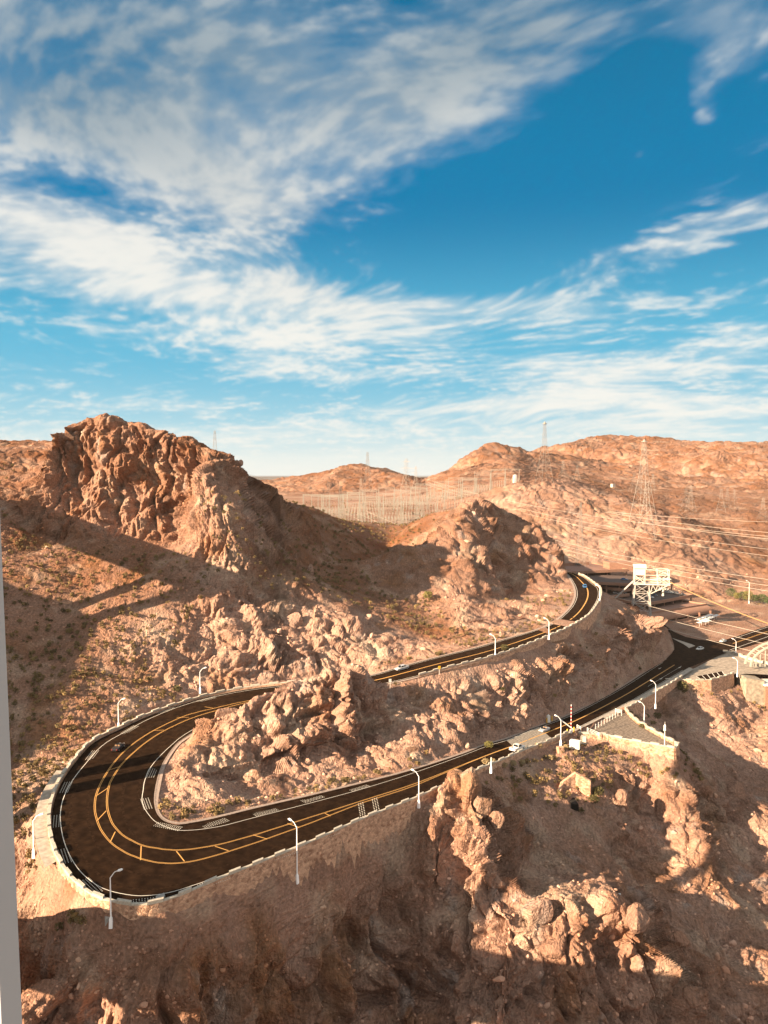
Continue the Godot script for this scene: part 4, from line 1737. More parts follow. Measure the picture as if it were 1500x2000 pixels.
# ---------------------------------------------------------------- white cableway tower
func build_cableway() -> void:
	var white := mat("cableway_white", lin(0.58, 0.54, 0.47), 0.55)
	var grey := mat("cableway_grey", lin(0.40, 0.37, 0.34), 0.6)
	var root := base("cableway_tower", Vector3(cable_tower[0][0], cable_tower[0][2], -cable_tower[0][1]), -0.22)
	tag(root, "white steel cableway tower with a roofed head frame on four grey legs", "cableway tower")
	var top := 19.0
	var c := [[-1, -1], [-1, 1], [1, 1], [1, -1]]
	for s in c:
		var m := Mb.new()
		m.bar(Vector3(s[0] * 5.6, -6.0, s[1] * 4.4), Vector3(s[0] * 3.6, top, s[1] * 3.0), 0.42, 0.36)
		put("leg", m.mesh(), grey, root)
	var m := Mb.new()
	for lv in [[-4.0, 3.0], [3.0, 8.5], [8.5, 14.0], [14.0, 19.0]]:
		var pt := func(s: Array, y: float) -> Vector3:
			var t := (y + 6.0) / (top + 6.0)
			return Vector3(s[0] * lerpf(5.6, 3.6, t), y, s[1] * lerpf(4.4, 3.0, t))
		for i in 4:
			m.bar(pt.call(c[i], lv[1]), pt.call(c[(i + 1) % 4], lv[1]), 0.2)
			m.bar(pt.call(c[i], lv[0]), pt.call(c[(i + 1) % 4], lv[1]), 0.15)
			m.bar(pt.call(c[(i + 1) % 4], lv[0]), pt.call(c[i], lv[1]), 0.15)
	put("bracing", m.mesh(), grey, root)
	m = Mb.new()
	m.box(Vector3(5.0, top + 0.2, 0), Vector3(19.5, 0.5, 7.6))
	put("platform", m.mesh(), white, root)
	m = Mb.new()
	m.bar(Vector3(3.6, top - 5.5, 3.0), Vector3(13.6, top, 3.4), 0.28)
	m.bar(Vector3(3.6, top - 5.5, -3.0), Vector3(13.6, top, -3.4), 0.28)
	for k in 3:
		m.bar(Vector3(5.6 + k * 2.6, top, 3.2), Vector3(4.4 + k * 2.8, top - 4.6 + k * 1.4, 3.1), 0.2)
		m.bar(Vector3(5.6 + k * 2.6, top, 3.2), Vector3(7.2 + k * 2.6, top - 3.2 + k * 1.3, 3.1), 0.2)
	put("bracket", m.mesh(), white, root)
	# head frame: posts, rails and cross braces
	for x in [-4.0, 1.4, 8.0, 14.2]:
		for z in [-3.3, 3.3]:
			m = Mb.new()
			m.bar(Vector3(x, top + 0.4, z), Vector3(x, top + (9.6 if x < 2.0 else 8.6), z), 0.27)
			put("post", m.mesh(), white, root)
	m = Mb.new()
	for z in [-3.3, 3.3]:
		for y in [3.2, 5.4, 8.4]:
			m.bar(Vector3(-4, top + y, z), Vector3(14.2, top + y, z), 0.2)
		for q in [[-4.0, 1.4], [8.0, 14.2]]:
			m.bar(Vector3(q[0], top + 0.5, z), Vector3(q[1], top + 5.0, z), 0.16)
			m.bar(Vector3(q[1], top + 0.5, z), Vector3(q[0], top + 5.0, z), 0.16)
			m.bar(Vector3(q[0], top + 5.4, z), Vector3(q[1], top + 8.4, z), 0.16)
			m.bar(Vector3(q[1], top + 5.4, z), Vector3(q[0], top + 8.4, z), 0.16)
	for x in [-4.0, 1.4, 8.0, 14.2]:
		m.bar(Vector3(x, top + 8.4, -3.3), Vector3(x, top + 8.4, 3.3), 0.2)
		m.bar(Vector3(x, top + 0.6, -3.3), Vector3(x, top + 8.2, 3.3), 0.15)
		m.bar(Vector3(x, top + 8.2, -3.3), Vector3(x, top + 0.6, 3.3), 0.15)
	put("frame", m.mesh(), white, root)
	m = Mb.new()
	m.box(Vector3(-1.3, top + 7.2, 0), Vector3(5.4, 3.6, 6.8))
	put("cabin", m.mesh(), white, root)
	m = Mb.new()
	for z in [-1.0, 1.0]:
		m.hexa([Vector3(-4.8, top + 9.05, z * 4.0), Vector3(2.2, top + 9.05, z * 4.0), Vector3(2.2, top + 10.9, 0), Vector3(-4.8, top + 10.9, 0), Vector3(-4.8, top + 9.3, z * 4.0), Vector3(2.2, top + 9.3, z * 4.0), Vector3(2.2, top + 11.15, 0), Vector3(-4.8, top + 11.15, 0)])
	put("roof", m.mesh(), white, root)
	for y in [1.4, 2.6, 3.8]:
		m = Mb.new()
		m.bar(Vector3(3.5, top + y, 0.6), Vector3(15.6, top + y - 0.8, 0.6), 0.34, 0.3, 6)
		put("saddle_beam", m.mesh(), white, root)
	m = Mb.new()
	for x in [9.5, 11.5, 13.6]:
		m.bar(Vector3(x, top - 2.6, -0.3), Vector3(x, top - 2.6, 0.3), 0.9, 0.9, 12)
	m.bar(Vector3(9.0, top - 2.6, 0), Vector3(14.2, top - 2.6, 0), 0.5)
	m.bar(Vector3(11.5, top - 3.0, 0), Vector3(11.5, top - 6.4, 0), 0.5, 0.7, 8)
	put("carriage", m.mesh(), white, root)
	m = Mb.new()
	m.bar(Vector3(-4.5, top + 1.5, 0), Vector3(-24.0, -1.0, -4.0), 0.55)
	put("back_strut", m.mesh(), grey, root)
	# the rope bundle that runs out over the canyon
	var rope := mat("cable_rope", lin(0.50, 0.27, 0.12), 0.7)
	var cb := base("cableway_ropes", Vector3.ZERO)
	tag(cb, "broad tan bundle of cableway ropes running from the white tower out over the canyon", "cable")
	var start := root.transform * Vector3(15.0, top + 1.4, 0)
	for k in 7:
		m = Mb.new()
		var o := Vector3(0.1, -0.05, 0.34) * (k - 3)
		var a := start + o
		var b := rope_end() + o
		for i in 10:
			var t0 := i / 10.0
			var t1 := (i + 1) / 10.0
			m.bar(a.lerp(b, t0) + Vector3.DOWN * 6.0 * t0 * (1 - t0), a.lerp(b, t1) + Vector3.DOWN * 6.0 * t1 * (1 - t1), 0.2, -1.0, 6)
		put("rope", m.mesh(), rope, cb)

# ---------------------------------------------------------------- gates, barrier, signs and other small things by the road
func small_box(called: String, label: String, category: String, at: Vector3, size: Vector3, m: Material, turn: float = 0.0, top: float = 1.0) -> Node3D:
	var o := base(called, at, turn)
	tag(o, label, category)
	var b := Mb.new()
	b.box(Vector3(0, size.y * 0.5, 0), size, Basis.IDENTITY, top)
	put("body", b.mesh(), m, o)
	return o

func swing_gate(label: String, a: Vector3, b: Vector3) -> void:
	var white := mat("gate_white", lin(0.74, 0.72, 0.68), 0.5)
	var o := base("swing_gate", a)
	tag(o, label, "gate", "white tube gates at the lookout")
	var d := b - a
	for t in [0.0, 1.0]:
		var p := Mb.new()
		p.bar(d * t + Vector3.DOWN * 0.3, d * t + Vector3.UP * 1.7, 0.09, -1.0, 6)
		put("post", p.mesh(), white, o)
	for y in [0.7, 1.15, 1.6]:
		var r := Mb.new()
		r.bar(Vector3.UP * y, d + Vector3.UP * y, 0.06, -1.0, 6)
		put("rail", r.mesh(), white, o)

func build_small() -> void:
	var white := mat("gate_white", lin(0.74, 0.72, 0.68), 0.5)
	var yellow := mat("bollard_yellow", lin(0.75, 0.42, 0.03), 0.5)
	var red := mat("barrier_red", lin(0.45, 0.03, 0.03), 0.5)
	var g := gate_points
	# raised barrier arm in red and white bands
	var p := vec(g[0])
	var arm := base("barrier_arm", p)
	tag(arm, "raised red and white barrier arm beside the yellow bollards", "barrier")
	var m := Mb.new()
	m.box(Vector3(0, 0.6, 0), Vector3(0.6, 1.2, 0.6))
	put("housing", m.mesh(), white, arm)
	for k in 14:
		m = Mb.new()
		m.box(Vector3(0, 1.35 + k * 0.58, 0), Vector3(0.24, 0.56, 0.16))
		put("band", m.mesh(), red if k % 2 == 0 else white, arm)
	for k in 4:
		var q := vec(g[1 + k])
		var b := base("bollard", q)
		tag(b, ["yellow bollard on the road side of the barrier", "yellow bollard right behind the barrier arm", "yellow bollard before the white cabinet across the road", "thin yellow post after the white cabinet across the road"][k], "bollard", "yellow bollards at the barrier")
		m = Mb.new()
		m.bar(Vector3.DOWN * 0.2, Vector3.UP * 1.5, 0.2, 0.2, 8)
		put("post", m.mesh(), yellow, b)
		m = Mb.new()
		m.bar(Vector3.UP * 1.5, Vector3.UP * 1.68, 0.2, 0.08, 8)
		put("cap", m.mesh(), yellow, b)
	var cab := small_box("roadside_cabinet", "white roadside cabinet against the rock across from the barrier", "cabinet", vec(g[5]), Vector3(1.1, 2.3, 0.8), white, 0.4, 0.9)
	m = Mb.new()
	m.bar(Vector3(0, 2.3, 0), Vector3(0, 2.6, 0), 0.4, 0.2, 8)
	put("lid", m.mesh(), white, cab)
	var hut := small_box("utility_cabinet", "white utility cabinet with a louvred end below the road wall", "cabinet", vec(g[6]), Vector3(3.0, 2.4, 1.6), white, -0.5)
	for k in 4:
		m = Mb.new()
		m.box(Vector3(1.56, 0.5 + k * 0.5, 0), Vector3(0.1, 0.12, 1.5))
		put("louvre", m.mesh(), mat("garage_shade", Color.BLACK), hut)
	small_box("stone_block", "squat stone pier between the cabinet and the lookout wall", "pier", vec(g[7]), Vector3(1.6, 2.4, 1.4), noise_tint("wall_cap", Color.WHITE, 0, 0, 0, 1, 1), -0.4)
	small_box("stone_block", "small block-shaped boulder beside the end of the drain wall", "block", vec(g[8]), Vector3(2.0, 1.8, 1.8), stone_material(), 0.3, 0.85)
	swing_gate("white tube gate across the upper entrance of the lookout", vec(g[9]), vec(g[10]))
	swing_gate("white tube gate across the lower entrance of the lookout", vec(g[11]), vec(g[12]))
	swing_gate("short white tube gate beside the barrier arm", vec(g[13]), vec(g[14]))
	# post and rail fence along the lookout
	var f := base("post_fence", Vector3.ZERO)
	tag(f, "line of white posts with a rail between road and lookout paving", "fence")
	var fa := vec(g[15])
	var fb := vec(g[16])
	for k in 9:
		m = Mb.new()
		var q := fa.lerp(fb, k / 8.0)
		m.bar(q + Vector3.DOWN * 0.3, q + Vector3.UP * 1.6, 0.07, -1.0, 6)
		put("post", m.mesh(), white, f)
	for y in [0.55, 1.2]:
		m = Mb.new()
		m.bar(fa + Vector3.UP * y, fb + Vector3.UP * y, 0.03, -1.0, 5)
		put("rail", m.mesh(), white, f)
	# lantern post in the corner of the lookout
	var lp := base("lantern_post", vec(g[17]))
	tag(lp, "white lantern post in the pointed corner of the lookout", "lantern post")
	m = Mb.new()
	m.bar(Vector3.ZERO, Vector3.UP * 5.0, 0.14, 0.10, 8)
	put("pole", m.mesh(), white, lp)
	m = Mb.new()
	m.bar(Vector3.UP * 5.0, Vector3.UP * 6.3, 0.42, 0.30, 10)
	m.bar(Vector3.UP * 6.3, Vector3.UP * 6.9, 0.42, 0.08, 10)
	put("lantern", m.mesh(), white, lp)
	m = Mb.new()
	m.bar(Vector3.UP * 6.9, Vector3.UP * 7.7, 0.06, 0.03, 6)
	put("finial", m.mesh(), white, lp)
	m = Mb.new()
	m.box(Vector3(0, 0.2, 0), Vector3(1.0, 0.4, 1.0), Basis.IDENTITY, 0.7)
	put("foot", m.mesh(), white, lp)
	# small road signs and posts
	for q in [[18, "small white road sign at the edge of the upper road", 0], [19, "yellow warning sign where the upper road wall begins", 1], [20, "short striped post on the footway under the rock face", 2], [21, "white board sign beside the rock pinnacle at the road wall", 0]]:
		var s := base("road_sign", vec(g[q[0]]))
		tag(s, q[1], "sign")
		m = Mb.new()
		m.bar(Vector3.DOWN * 0.3, Vector3.UP * 2.3, 0.06, -1.0, 6)
		put("post", m.mesh(), white, s)
		m = Mb.new()
		m.box(Vector3(0, 2.0, 0.08), Vector3(0.8, 1.0, 0.05), Basis(Vector3.UP, 0.3))
		put("board", m.mesh(), yellow if q[2] == 1 else white, s)
	var mk := base("marker_post", vec(g[22]))
	tag(mk, "single white pointed marker standing on the big rock block", "marker")
	m = Mb.new()
	m.box(Vector3(0, 0.9, 0), Vector3(0.9, 2.2, 0.5), Basis.IDENTITY, 0.5)
	put("slab", m.mesh(), white, mk)
	# portal walls in the slope below the lookout
	var stone := stone_material()
	var port := base("tunnel_portal", Vector3.ZERO)
	tag(port, "stone portal with sloping wing walls round a dark opening in the slope", "portal")
	var pa := vec(portal_points[0])
	var pb := vec(portal_points[1])
	var pc := vec(portal_points[2])
	var pd := vec(portal_points[3])
	for q in [[pa, pb], [pb, pc], [pa, pd]]:
		m = Mb.new()
		var w: Vector3 = (q[1] - q[0]).cross(Vector3.UP).normalized() * 0.45
		m.hexa([q[0] - w + Vector3.DOWN * 7, q[1] - w + Vector3.DOWN * 7, q[1] + w + Vector3.DOWN * 7, q[0] + w + Vector3.DOWN * 7, q[0] - w, q[1] - w, q[1] + w, q[0] + w])
		put("wing_wall", m.mesh(), stone, port)
	m = Mb.new()
	var mouth := vec(portal_points[4])
	m.hexa([mouth + Vector3(-1.5, -6, 1.2), mouth + Vector3(1.3, -6, 1.5), mouth + Vector3(1.3, -6, -4), mouth + Vector3(-1.5, -6, -4), mouth + Vector3(-0.9, -1.6, 0.9), mouth + Vector3(0.8, -1.6, 1.1), mouth + Vector3(0.8, -1.6, -4), mouth + Vector3(-0.9, -1.6, -4)])
	put("opening", m.mesh(), mat("tunnel_dark", lin(0.012, 0.008, 0.006), 1.0), port)  # darkness inside the tunnel, put into the colour of a solid block
	# fence across the mouth of the valley
	var vf := base("valley_fence", Vector3.ZERO)
	tag(vf, "low tan fence crossing the shaded valley floor", "fence")
	var va := vec(fence_points[0])
	var vb := vec(fence_points[1])
	var tan_p := mat("fence_tan", lin(0.50, 0.27, 0.10), 0.7)
	for k in 13:
		m = Mb.new()
		var q := va.lerp(vb, k / 12.0)
		q.y = ground(q.x, -q.z)
		m.bar(q + Vector3.DOWN * 0.5, q + Vector3.UP * 2.2, 0.12, -1.0, 5)
		put("post", m.mesh(), tan_p, vf)
	for y in [0.8, 2.0]:
		m = Mb.new()
		for k in 12:
			var q := va.lerp(vb, k / 12.0)
			var r := va.lerp(vb, (k + 1) / 12.0)
			q.y = ground(q.x, -q.z) + y
			r.y = ground(r.x, -r.z) + y
			m.bar(q, r, 0.07, -1.0, 4)
		put("rail", m.mesh(), tan_p, vf)
	# huts and a tank on the far slopes
	for q in [[0, "small white hut on top of the rugged rock hill", Vector3(3.0, 2.4, 2.6)], [1, "white round tank on the slope left of the tallest tower", Vector3(7, 7, 7)], [2, "small white hut alone on the slope below the round-topped tower", Vector3(4.5, 4, 4)]]:
		var h := vec(hut_points[q[0]])
		h.y = ground(h.x, -h.z) + 0.6
		if q[0] == 1:
			var t := base("water_tank", h)
			tag(t, q[1], "tank")
			m = Mb.new()
			m.bar(Vector3.DOWN * 2, Vector3.UP * 7, 2.6, 2.6, 20)
			put("shell", m.mesh(), white, t)
			m = Mb.new()
			m.bar(Vector3.UP * 7.0, Vector3.UP * 7.9, 2.7, 0.4, 20)
			put("lid", m.mesh(), white, t)
		else:
			var b := small_box("hut", q[1], "hut", h, q[2], mat("hut_wall", lin(0.50, 0.44, 0.37), 0.8), 0.5)
			m = Mb.new()
			m.box(Vector3(0, q[2].y + 0.25, 0), Vector3(q[2].x + 0.6, 0.4, q[2].z + 0.6), Basis.IDENTITY, 0.9)
			put("roof", m.mesh(), mat("cableway_grey", Color.WHITE), b)
	# the concrete building under the car park and its brown shaft
	var bl := base("dam_building", Vector3.ZERO)
	tag(bl, "tall pale concrete wall of the dam building below the car park", "building")
	var conc := noise_tint("pale_wall", lin(0.50, 0.42, 0.32), 91, 0.02, 0.2, 12.0, 0.9)
	var c0 := vec(building_points[0])
	var c1 := vec(building_points[1])
	m = Mb.new()
	var bw := Vector3(0, 0, -9)
	m.hexa([c0 + Vector3.DOWN * 24 - bw * 0.0, c1 + Vector3.DOWN * 24, c1 + Vector3.DOWN * 24 + bw, c0 + Vector3.DOWN * 24 + bw, c0, c1, c1 + bw, c0 + bw])
	put("wall", m.mesh(), conc, bl)
	m = Mb.new()
	m.hexa([c1 + Vector3(0.05, -24, 1), c1 + Vector3(7, -24, 1), c1 + Vector3(7, -24, -8), c1 + Vector3(0.05, -24, -8), c1 + Vector3(0.05, -2, 1), c1 + Vector3(7, -2, 1), c1 + Vector3(7, -2, -8), c1 + Vector3(0.05, -2, -8)])
	put("shaft", m.mesh(), noise_tint("garage_concrete", Color.WHITE, 0, 0, 0, 1, 1), bl)
	m = Mb.new()
	m.box(c1 + Vector3(3.5, -1.6, -3.5), Vector3(8, 0.6, 10))
	put("cornice", m.mesh(), white, bl)
	# arched steel truss at the right edge
	var tr := base("steel_arch", vec(building_points[2]))
	tag(tr, "pale green steel arch truss rising beyond the car park parapet", "arch")
	var green := mat("truss_green", lin(0.36, 0.36, 0.30), 0.6)
	for z in [0.0, -5.0]:
		m = Mb.new()
		for k in 10:
			var a0 := PI * k / 20.0
			var a1 := PI * (k + 1) / 20.0
			var q0 := Vector3(22.0 - cos(a0) * 22.0, sin(a0) * 11.5, z)
			var q1 := Vector3(22.0 - cos(a1) * 22.0, sin(a1) * 11.5, z)
			m.bar(q0, q1, 0.5)
		put("arch_chord", m.mesh(), green, tr)
	m = Mb.new()
	for k in 9:
		var a0 := PI * (k + 1) / 20.0
		var q0 := Vector3(22.0 - cos(a0) * 22.0, sin(a0) * 11.5, 0)
		m.bar(q0, q0 + Vector3(0, 0, -5), 0.22)
		m.bar(q0, Vector3(q0.x, 0.0, 0), 0.22)
		m.bar(q0, Vector3(q0.x + 2.6, 0.0, -5), 0.18)
	put("lattice", m.mesh(), green, tr)

# ---------------------------------------------------------------- plants and loose stones
func leafy(seed_value: int, n: int, r: float, h: float, leaf: float) -> ArrayMesh:
	var rng := RandomNumberGenerator.new()
	rng.seed = seed_value
	var m := Mb.new()
	for i in n:
		var a := rng.randf() * TAU
		var y := pow(rng.randf(), 0.7)
		var rr := r * sqrt(rng.randf()) * (0.55 + 0.45 * sin(y * PI))
		var c := Vector3(cos(a) * rr, y * h, sin(a) * rr)
		var d := Vector3(rng.randfn(), rng.randfn() + 0.4, rng.randfn()).normalized() * leaf * rng.randf_range(0.6, 1.3)
		var e := d.cross(Vector3(rng.randfn(), rng.randfn(), rng.randfn())).normalized() * leaf * 0.45
		m.tri(c - e, c + d, c + e)
	return m.mesh()

func bush(label: String, at: Vector3, size: float, m: Material, seed_value: int) -> void:
	var o := base("shrub", at)
	tag(o, label, "shrub", "desert shrubs on the slopes")
	put("foliage", leafy(seed_value, 420, size, size * 1.15, size * 0.22), m, o)
	var b := Mb.new()
	for k in 5:
		b.bar(Vector3(0, -0.3, 0), Vector3(cos(k * 1.3) * size * 0.5, size * 0.7, sin(k * 1.3) * size * 0.5), 0.05, 0.02, 4)
	put("stem", b.mesh(), mat("stem_wood", lin(0.16, 0.10, 0.06), 0.9), o)

func build_plants() -> void:
	var dark := mat("dark_leaf", lin(0.085, 0.072, 0.022), 0.8)
	var dry := mat("dry_leaf", lin(0.36, 0.27, 0.14), 0.9)
	var lime := mat("lime_leaf", lin(0.17, 0.15, 0.04), 0.8)
	var mid := mat("tree_leaf", lin(0.07, 0.09, 0.03), 0.8)
	var words := ["big dark green shrub under the worn end of the car park wall", "dark shrub beside the big one under the car park wall", "small dark shrub below the street lamp at the stepped wall", "small round shrub on the bank behind the lookout", "low dark shrub under the curved lookout wall", "first pale dry shrub along the wall past the pinnacle", "second pale dry shrub along the wall past the pinnacle", "third pale dry shrub along the road wall", "fourth pale dry shrub along the road wall", "fifth pale dry shrub below the white pickup", "pale dry shrub on the bank below the concrete slab", "pale dry shrub beside the white utility cabinet", "yellowish shrub at the foot of the ridge beside the lower road", "dark shrub high in the gully of the ridge", "dark shrub lower in the gully of the ridge", "dark shrub right of the tunnel portal", "dark shrub above the tunnel portal", "dark shrub under the tunnel portal wing wall", "dark shrub against the rock behind the bend", "yellowish shrub on the crest of the rock ridge", "golden shrub at the mouth of the shaded valley", "dry tuft at the foot of the utility cabinet", "dry tuft beside the utility cabinet"]
	var sizes := [3.4, 2.2, 1.6, 1.3, 1.3, 1.1, 1.0, 1.0, 1.1, 1.0, 1.2, 1.0, 1.4, 1.5, 1.3, 2.0, 1.8, 1.6, 1.6, 1.4, 2.4, 0.9, 0.9]
	for i in bushes.size():
		var p := vec(bushes[i])
		p.y = ground(p.x, -p.z) + 0.1
		bush(words[i], p, sizes[i], dry if (i >= 5 and i <= 11) or i > 20 else (lime if i == 12 or i == 20 or i == 19 else dark), 500 + i)
	var tw := ["bright yellow-green tree, the palest of those beyond the garage", "dark green tree left of the palest tree beyond the garage", "low green tree right of the palest tree beyond the garage", "green tree beside the dam visitor plaza", "round green tree near the right edge of the view", "small green tree at the foot of the rock slope behind the garage", "green tree at the very edge of the view past the plaza"]
	for i in far_trees.size():
		var p := vec(far_trees[i])
		p.y = ground(p.x, -p.z)
		var o := base("tree", p)
		tag(o, tw[i], "tree", "trees beyond the garage")
		var s := 2.6 + 0.6 * (i % 3)
		var c := put("crown", leafy(900 + i, 700, s, s * 1.5, 0.55), lime if i == 0 or i == 2 else mid, o)
		c.position.y = 1.6
		var b := Mb.new()
		b.bar(Vector3.DOWN * 0.5, Vector3.UP * 3.4, 0.22, 0.12, 6)
		put("trunk", b.mesh(), mat("stem_wood", Color.WHITE), o)
	scatter()

func scatter() -> void:
	var rng := RandomNumberGenerator.new()
	rng.seed = 77
	# tufts of scrub and loose stones, too many to count
	var tuft := leafy(31, 46, 0.42, 0.55, 0.26)
	var mm := MultiMesh.new()
	mm.transform_format = MultiMesh.TRANSFORM_3D
	mm.use_colors = true
	mm.mesh = tuft
	var at: Array = []
	var tries := 0
	while at.size() < 5200 and tries < 60000:
		tries += 1
		var d := 120.0 * pow(8.0, rng.randf())
		var x := rng.randf_range(-0.56, 0.56) * d
		var g: Grid = near if near.inside(x, d) else far
		if g.at(g.rough, x, d) > 0.5 or g.at(g.road, x, d) < 3.0 or (d < 560.0 and g.at(g.rough, x, d) < 0.12):
			continue
		var k := g.nearest(x, d)
		if g.reg[k] == 5 and rng.randf() < 0.6:
			continue
		at.append(Transform3D(Basis(Vector3.UP, rng.randf() * TAU).scaled(Vector3.ONE * rng.randf_range(0.7, 2.0)), Vector3(x, ground(x, d) + 0.05, -d)))
	mm.instance_count = at.size()
	for i in at.size():
		mm.set_instance_transform(i, at[i])
		var v := rng.randf()
		mm.set_instance_color(i, Color(0.10 + 0.16 * v, 0.075 + 0.10 * v, 0.03 + 0.04 * v))
	var o := MultiMeshInstance3D.new()
	o.name = "desert_scrub"
	o.multimesh = mm
	var leaf := mat("scrub_leaf", Color.WHITE, 0.9)
	leaf.vertex_color_use_as_albedo = true
	o.material_override = leaf
	add_child(o, true)
	kind(o, "stuff", "scattered tufts of dry scrub on the stony slopes")
	rubble()

# an angular block: a ball cut by random planes
func block_mesh(seed_value: int, cuts: int, rings: int) -> ArrayMesh:
	var rng := RandomNumberGenerator.new()
	rng.seed = seed_value
	var planes := []
	for i in cuts:
		planes.append([Vector3(rng.randfn(), rng.randfn(), rng.randfn()).normalized(), rng.randf_range(0.62, 0.95)])
	var m := Mb.new()
	var at := func(i: int, j: int) -> Vector3:
		var a := PI * i / rings
		var b := TAU * j / (rings * 2)
		var d := Vector3(sin(a) * cos(b), cos(a), sin(a) * sin(b))
		var r := 1.15
		for p in planes:
			var c: float = d.dot(p[0])
			if c > 0.05:
				r = minf(r, p[1] / c)
		return d * r
	for i in rings:
		for j in rings * 2:
			m.quad(at.call(i, j), at.call(i, j + 1), at.call(i + 1, j + 1), at.call(i + 1, j))
	return m.mesh()

func rubble() -> void:
	var rng := RandomNumberGenerator.new()
	rng.seed = 78
	var sm := mat("loose_stone", Color.WHITE, 0.95)
	sm.vertex_color_use_as_albedo = true
	sm.metallic_specular = 0.25
	var nc := col_t.size()
	# blocks split off the rock faces and loose stones on the slopes, each set too many to count
	for kind_of in 5:
		var at: Array = []
		var tint: Array = []
		var tries := 0
		var want: int = [16, 16, 300, 4500, 4500][kind_of]
		while at.size() < want and tries < want * 12:
			tries += 1
			var c := rng.randi_range(90, nc - 60)
			var r := rng.randi_range(0, ROWS - 1)
			var p: Vector3 = col_pos[c][r]
			var d := -p.z
			if d > 720.0 or not near.inside(p.x, d) or (p.y - EYE.y) / d < -0.76:
				continue
			var g := near.at(near.rough, p.x, d)
			if kind_of < 3 and near.reg[near.nearest(p.x, d)] == 0:
				continue
			if near.at(near.road, p.x, d) < ([9.0, 9.0, 4.5, 2.6, 2.6][kind_of]) or g < 0.1:
				continue
			if g < [0.62, 0.62, 0.42, 0.0, 0.0][kind_of]:
				continue
			var s: float = rng.randf_range(1.6, 4.4) if kind_of < 2 else ((0.3 + 0.7 * pow(rng.randf(), 3.0)) if kind_of == 2 else (0.07 + 0.36 * pow(rng.randf(), 4.0)))
			s *= clampf(sqrt(d / 200.0), 0.8, 1.7)
			var k := rng.randf_range(0.88, 1.12)
			var q: Color = col_color[c][r]
			at.append(Transform3D(Basis.from_euler(Vector3(rng.randf() * TAU, rng.randf() * TAU, rng.randf() * TAU)).scaled(Vector3(s * rng.randf_range(0.8, 1.5), s * rng.randf_range(0.7, 1.4), s)), p + Vector3(0, s * (-0.62 if kind_of < 2 else 0.05), 0)))
			tint.append(Color(q.r * k, q.g * k, q.b * k))
		var mm := MultiMesh.new()
		mm.transform_format = MultiMesh.TRANSFORM_3D
		mm.use_colors = true
		mm.mesh = block_mesh(300 + kind_of, 10 if kind_of < 2 else 13, [12, 12, 7, 4, 4][kind_of])
		mm.instance_count = at.size()
		for i in at.size():
			mm.set_instance_transform(i, at[i])
			mm.set_instance_color(i, tint[i])
		var o := MultiMeshInstance3D.new()
		o.name = ["rock_blocks", "rock_blocks", "rock_rubble", "loose_stones", "loose_stones"][kind_of]
		o.multimesh = mm
		o.material_override = rock_material() if kind_of < 2 else sm
		add_child(o, true)
		kind(o, "stuff", ["angular blocks standing out of the broken rock faces", "angular blocks standing out of the broken rock faces", "angular rubble lying on the broken rock faces", "loose stones strewn over the slopes", "loose stones strewn over the slopes"][kind_of])

# single boulders that stand out: foot, half sizes, turn, label
func build_boulders() -> void:
	var m := rock_material()
	var words := ["big pointed boulder at the top of the spur beside the road wall", "squared boulder leaning just below the pointed one", "small boulder wedged under the squared one on the spur", "standing stone alone on the slope below the brown butte", "round boulder perched on the skyline of the butte's shoulder", "long boulder lying on the big rock block under the spur", "boulder at the right end of the big rock block", "boulder on the bank right of the stone portal"]
	for i in boulder_spots.size():
		var b: Array = boulder_spots[i]
		var p := vec(b)
		var o := base("boulder", p, b[6])
		tag(o, words[i], "boulder")
		var mesh := block_mesh(700 + i, 11, 14)
		var st := SurfaceTool.new()
		st.begin(Mesh.PRIMITIVE_TRIANGLES)
		var src := mesh.surface_get_arrays(0)
		var vs: PackedVector3Array = src[Mesh.ARRAY_VERTEX]
		st.set_smooth_group(-1)
		for v in vs:
			var q := Vector3(v.x * b[3], v.y * b[4], v.z * b[5])
			q += q.normalized() * nz_fine.get_noise_3dv(q + p) * 0.35
			var c := rock_color(q + p, Vector3.UP, 0.9, 0.22, 0.0, 200.0)
			st.set_color(c)
			st.add_vertex(q)
		st.generate_normals()
		put("stone", st.commit(), m, o)

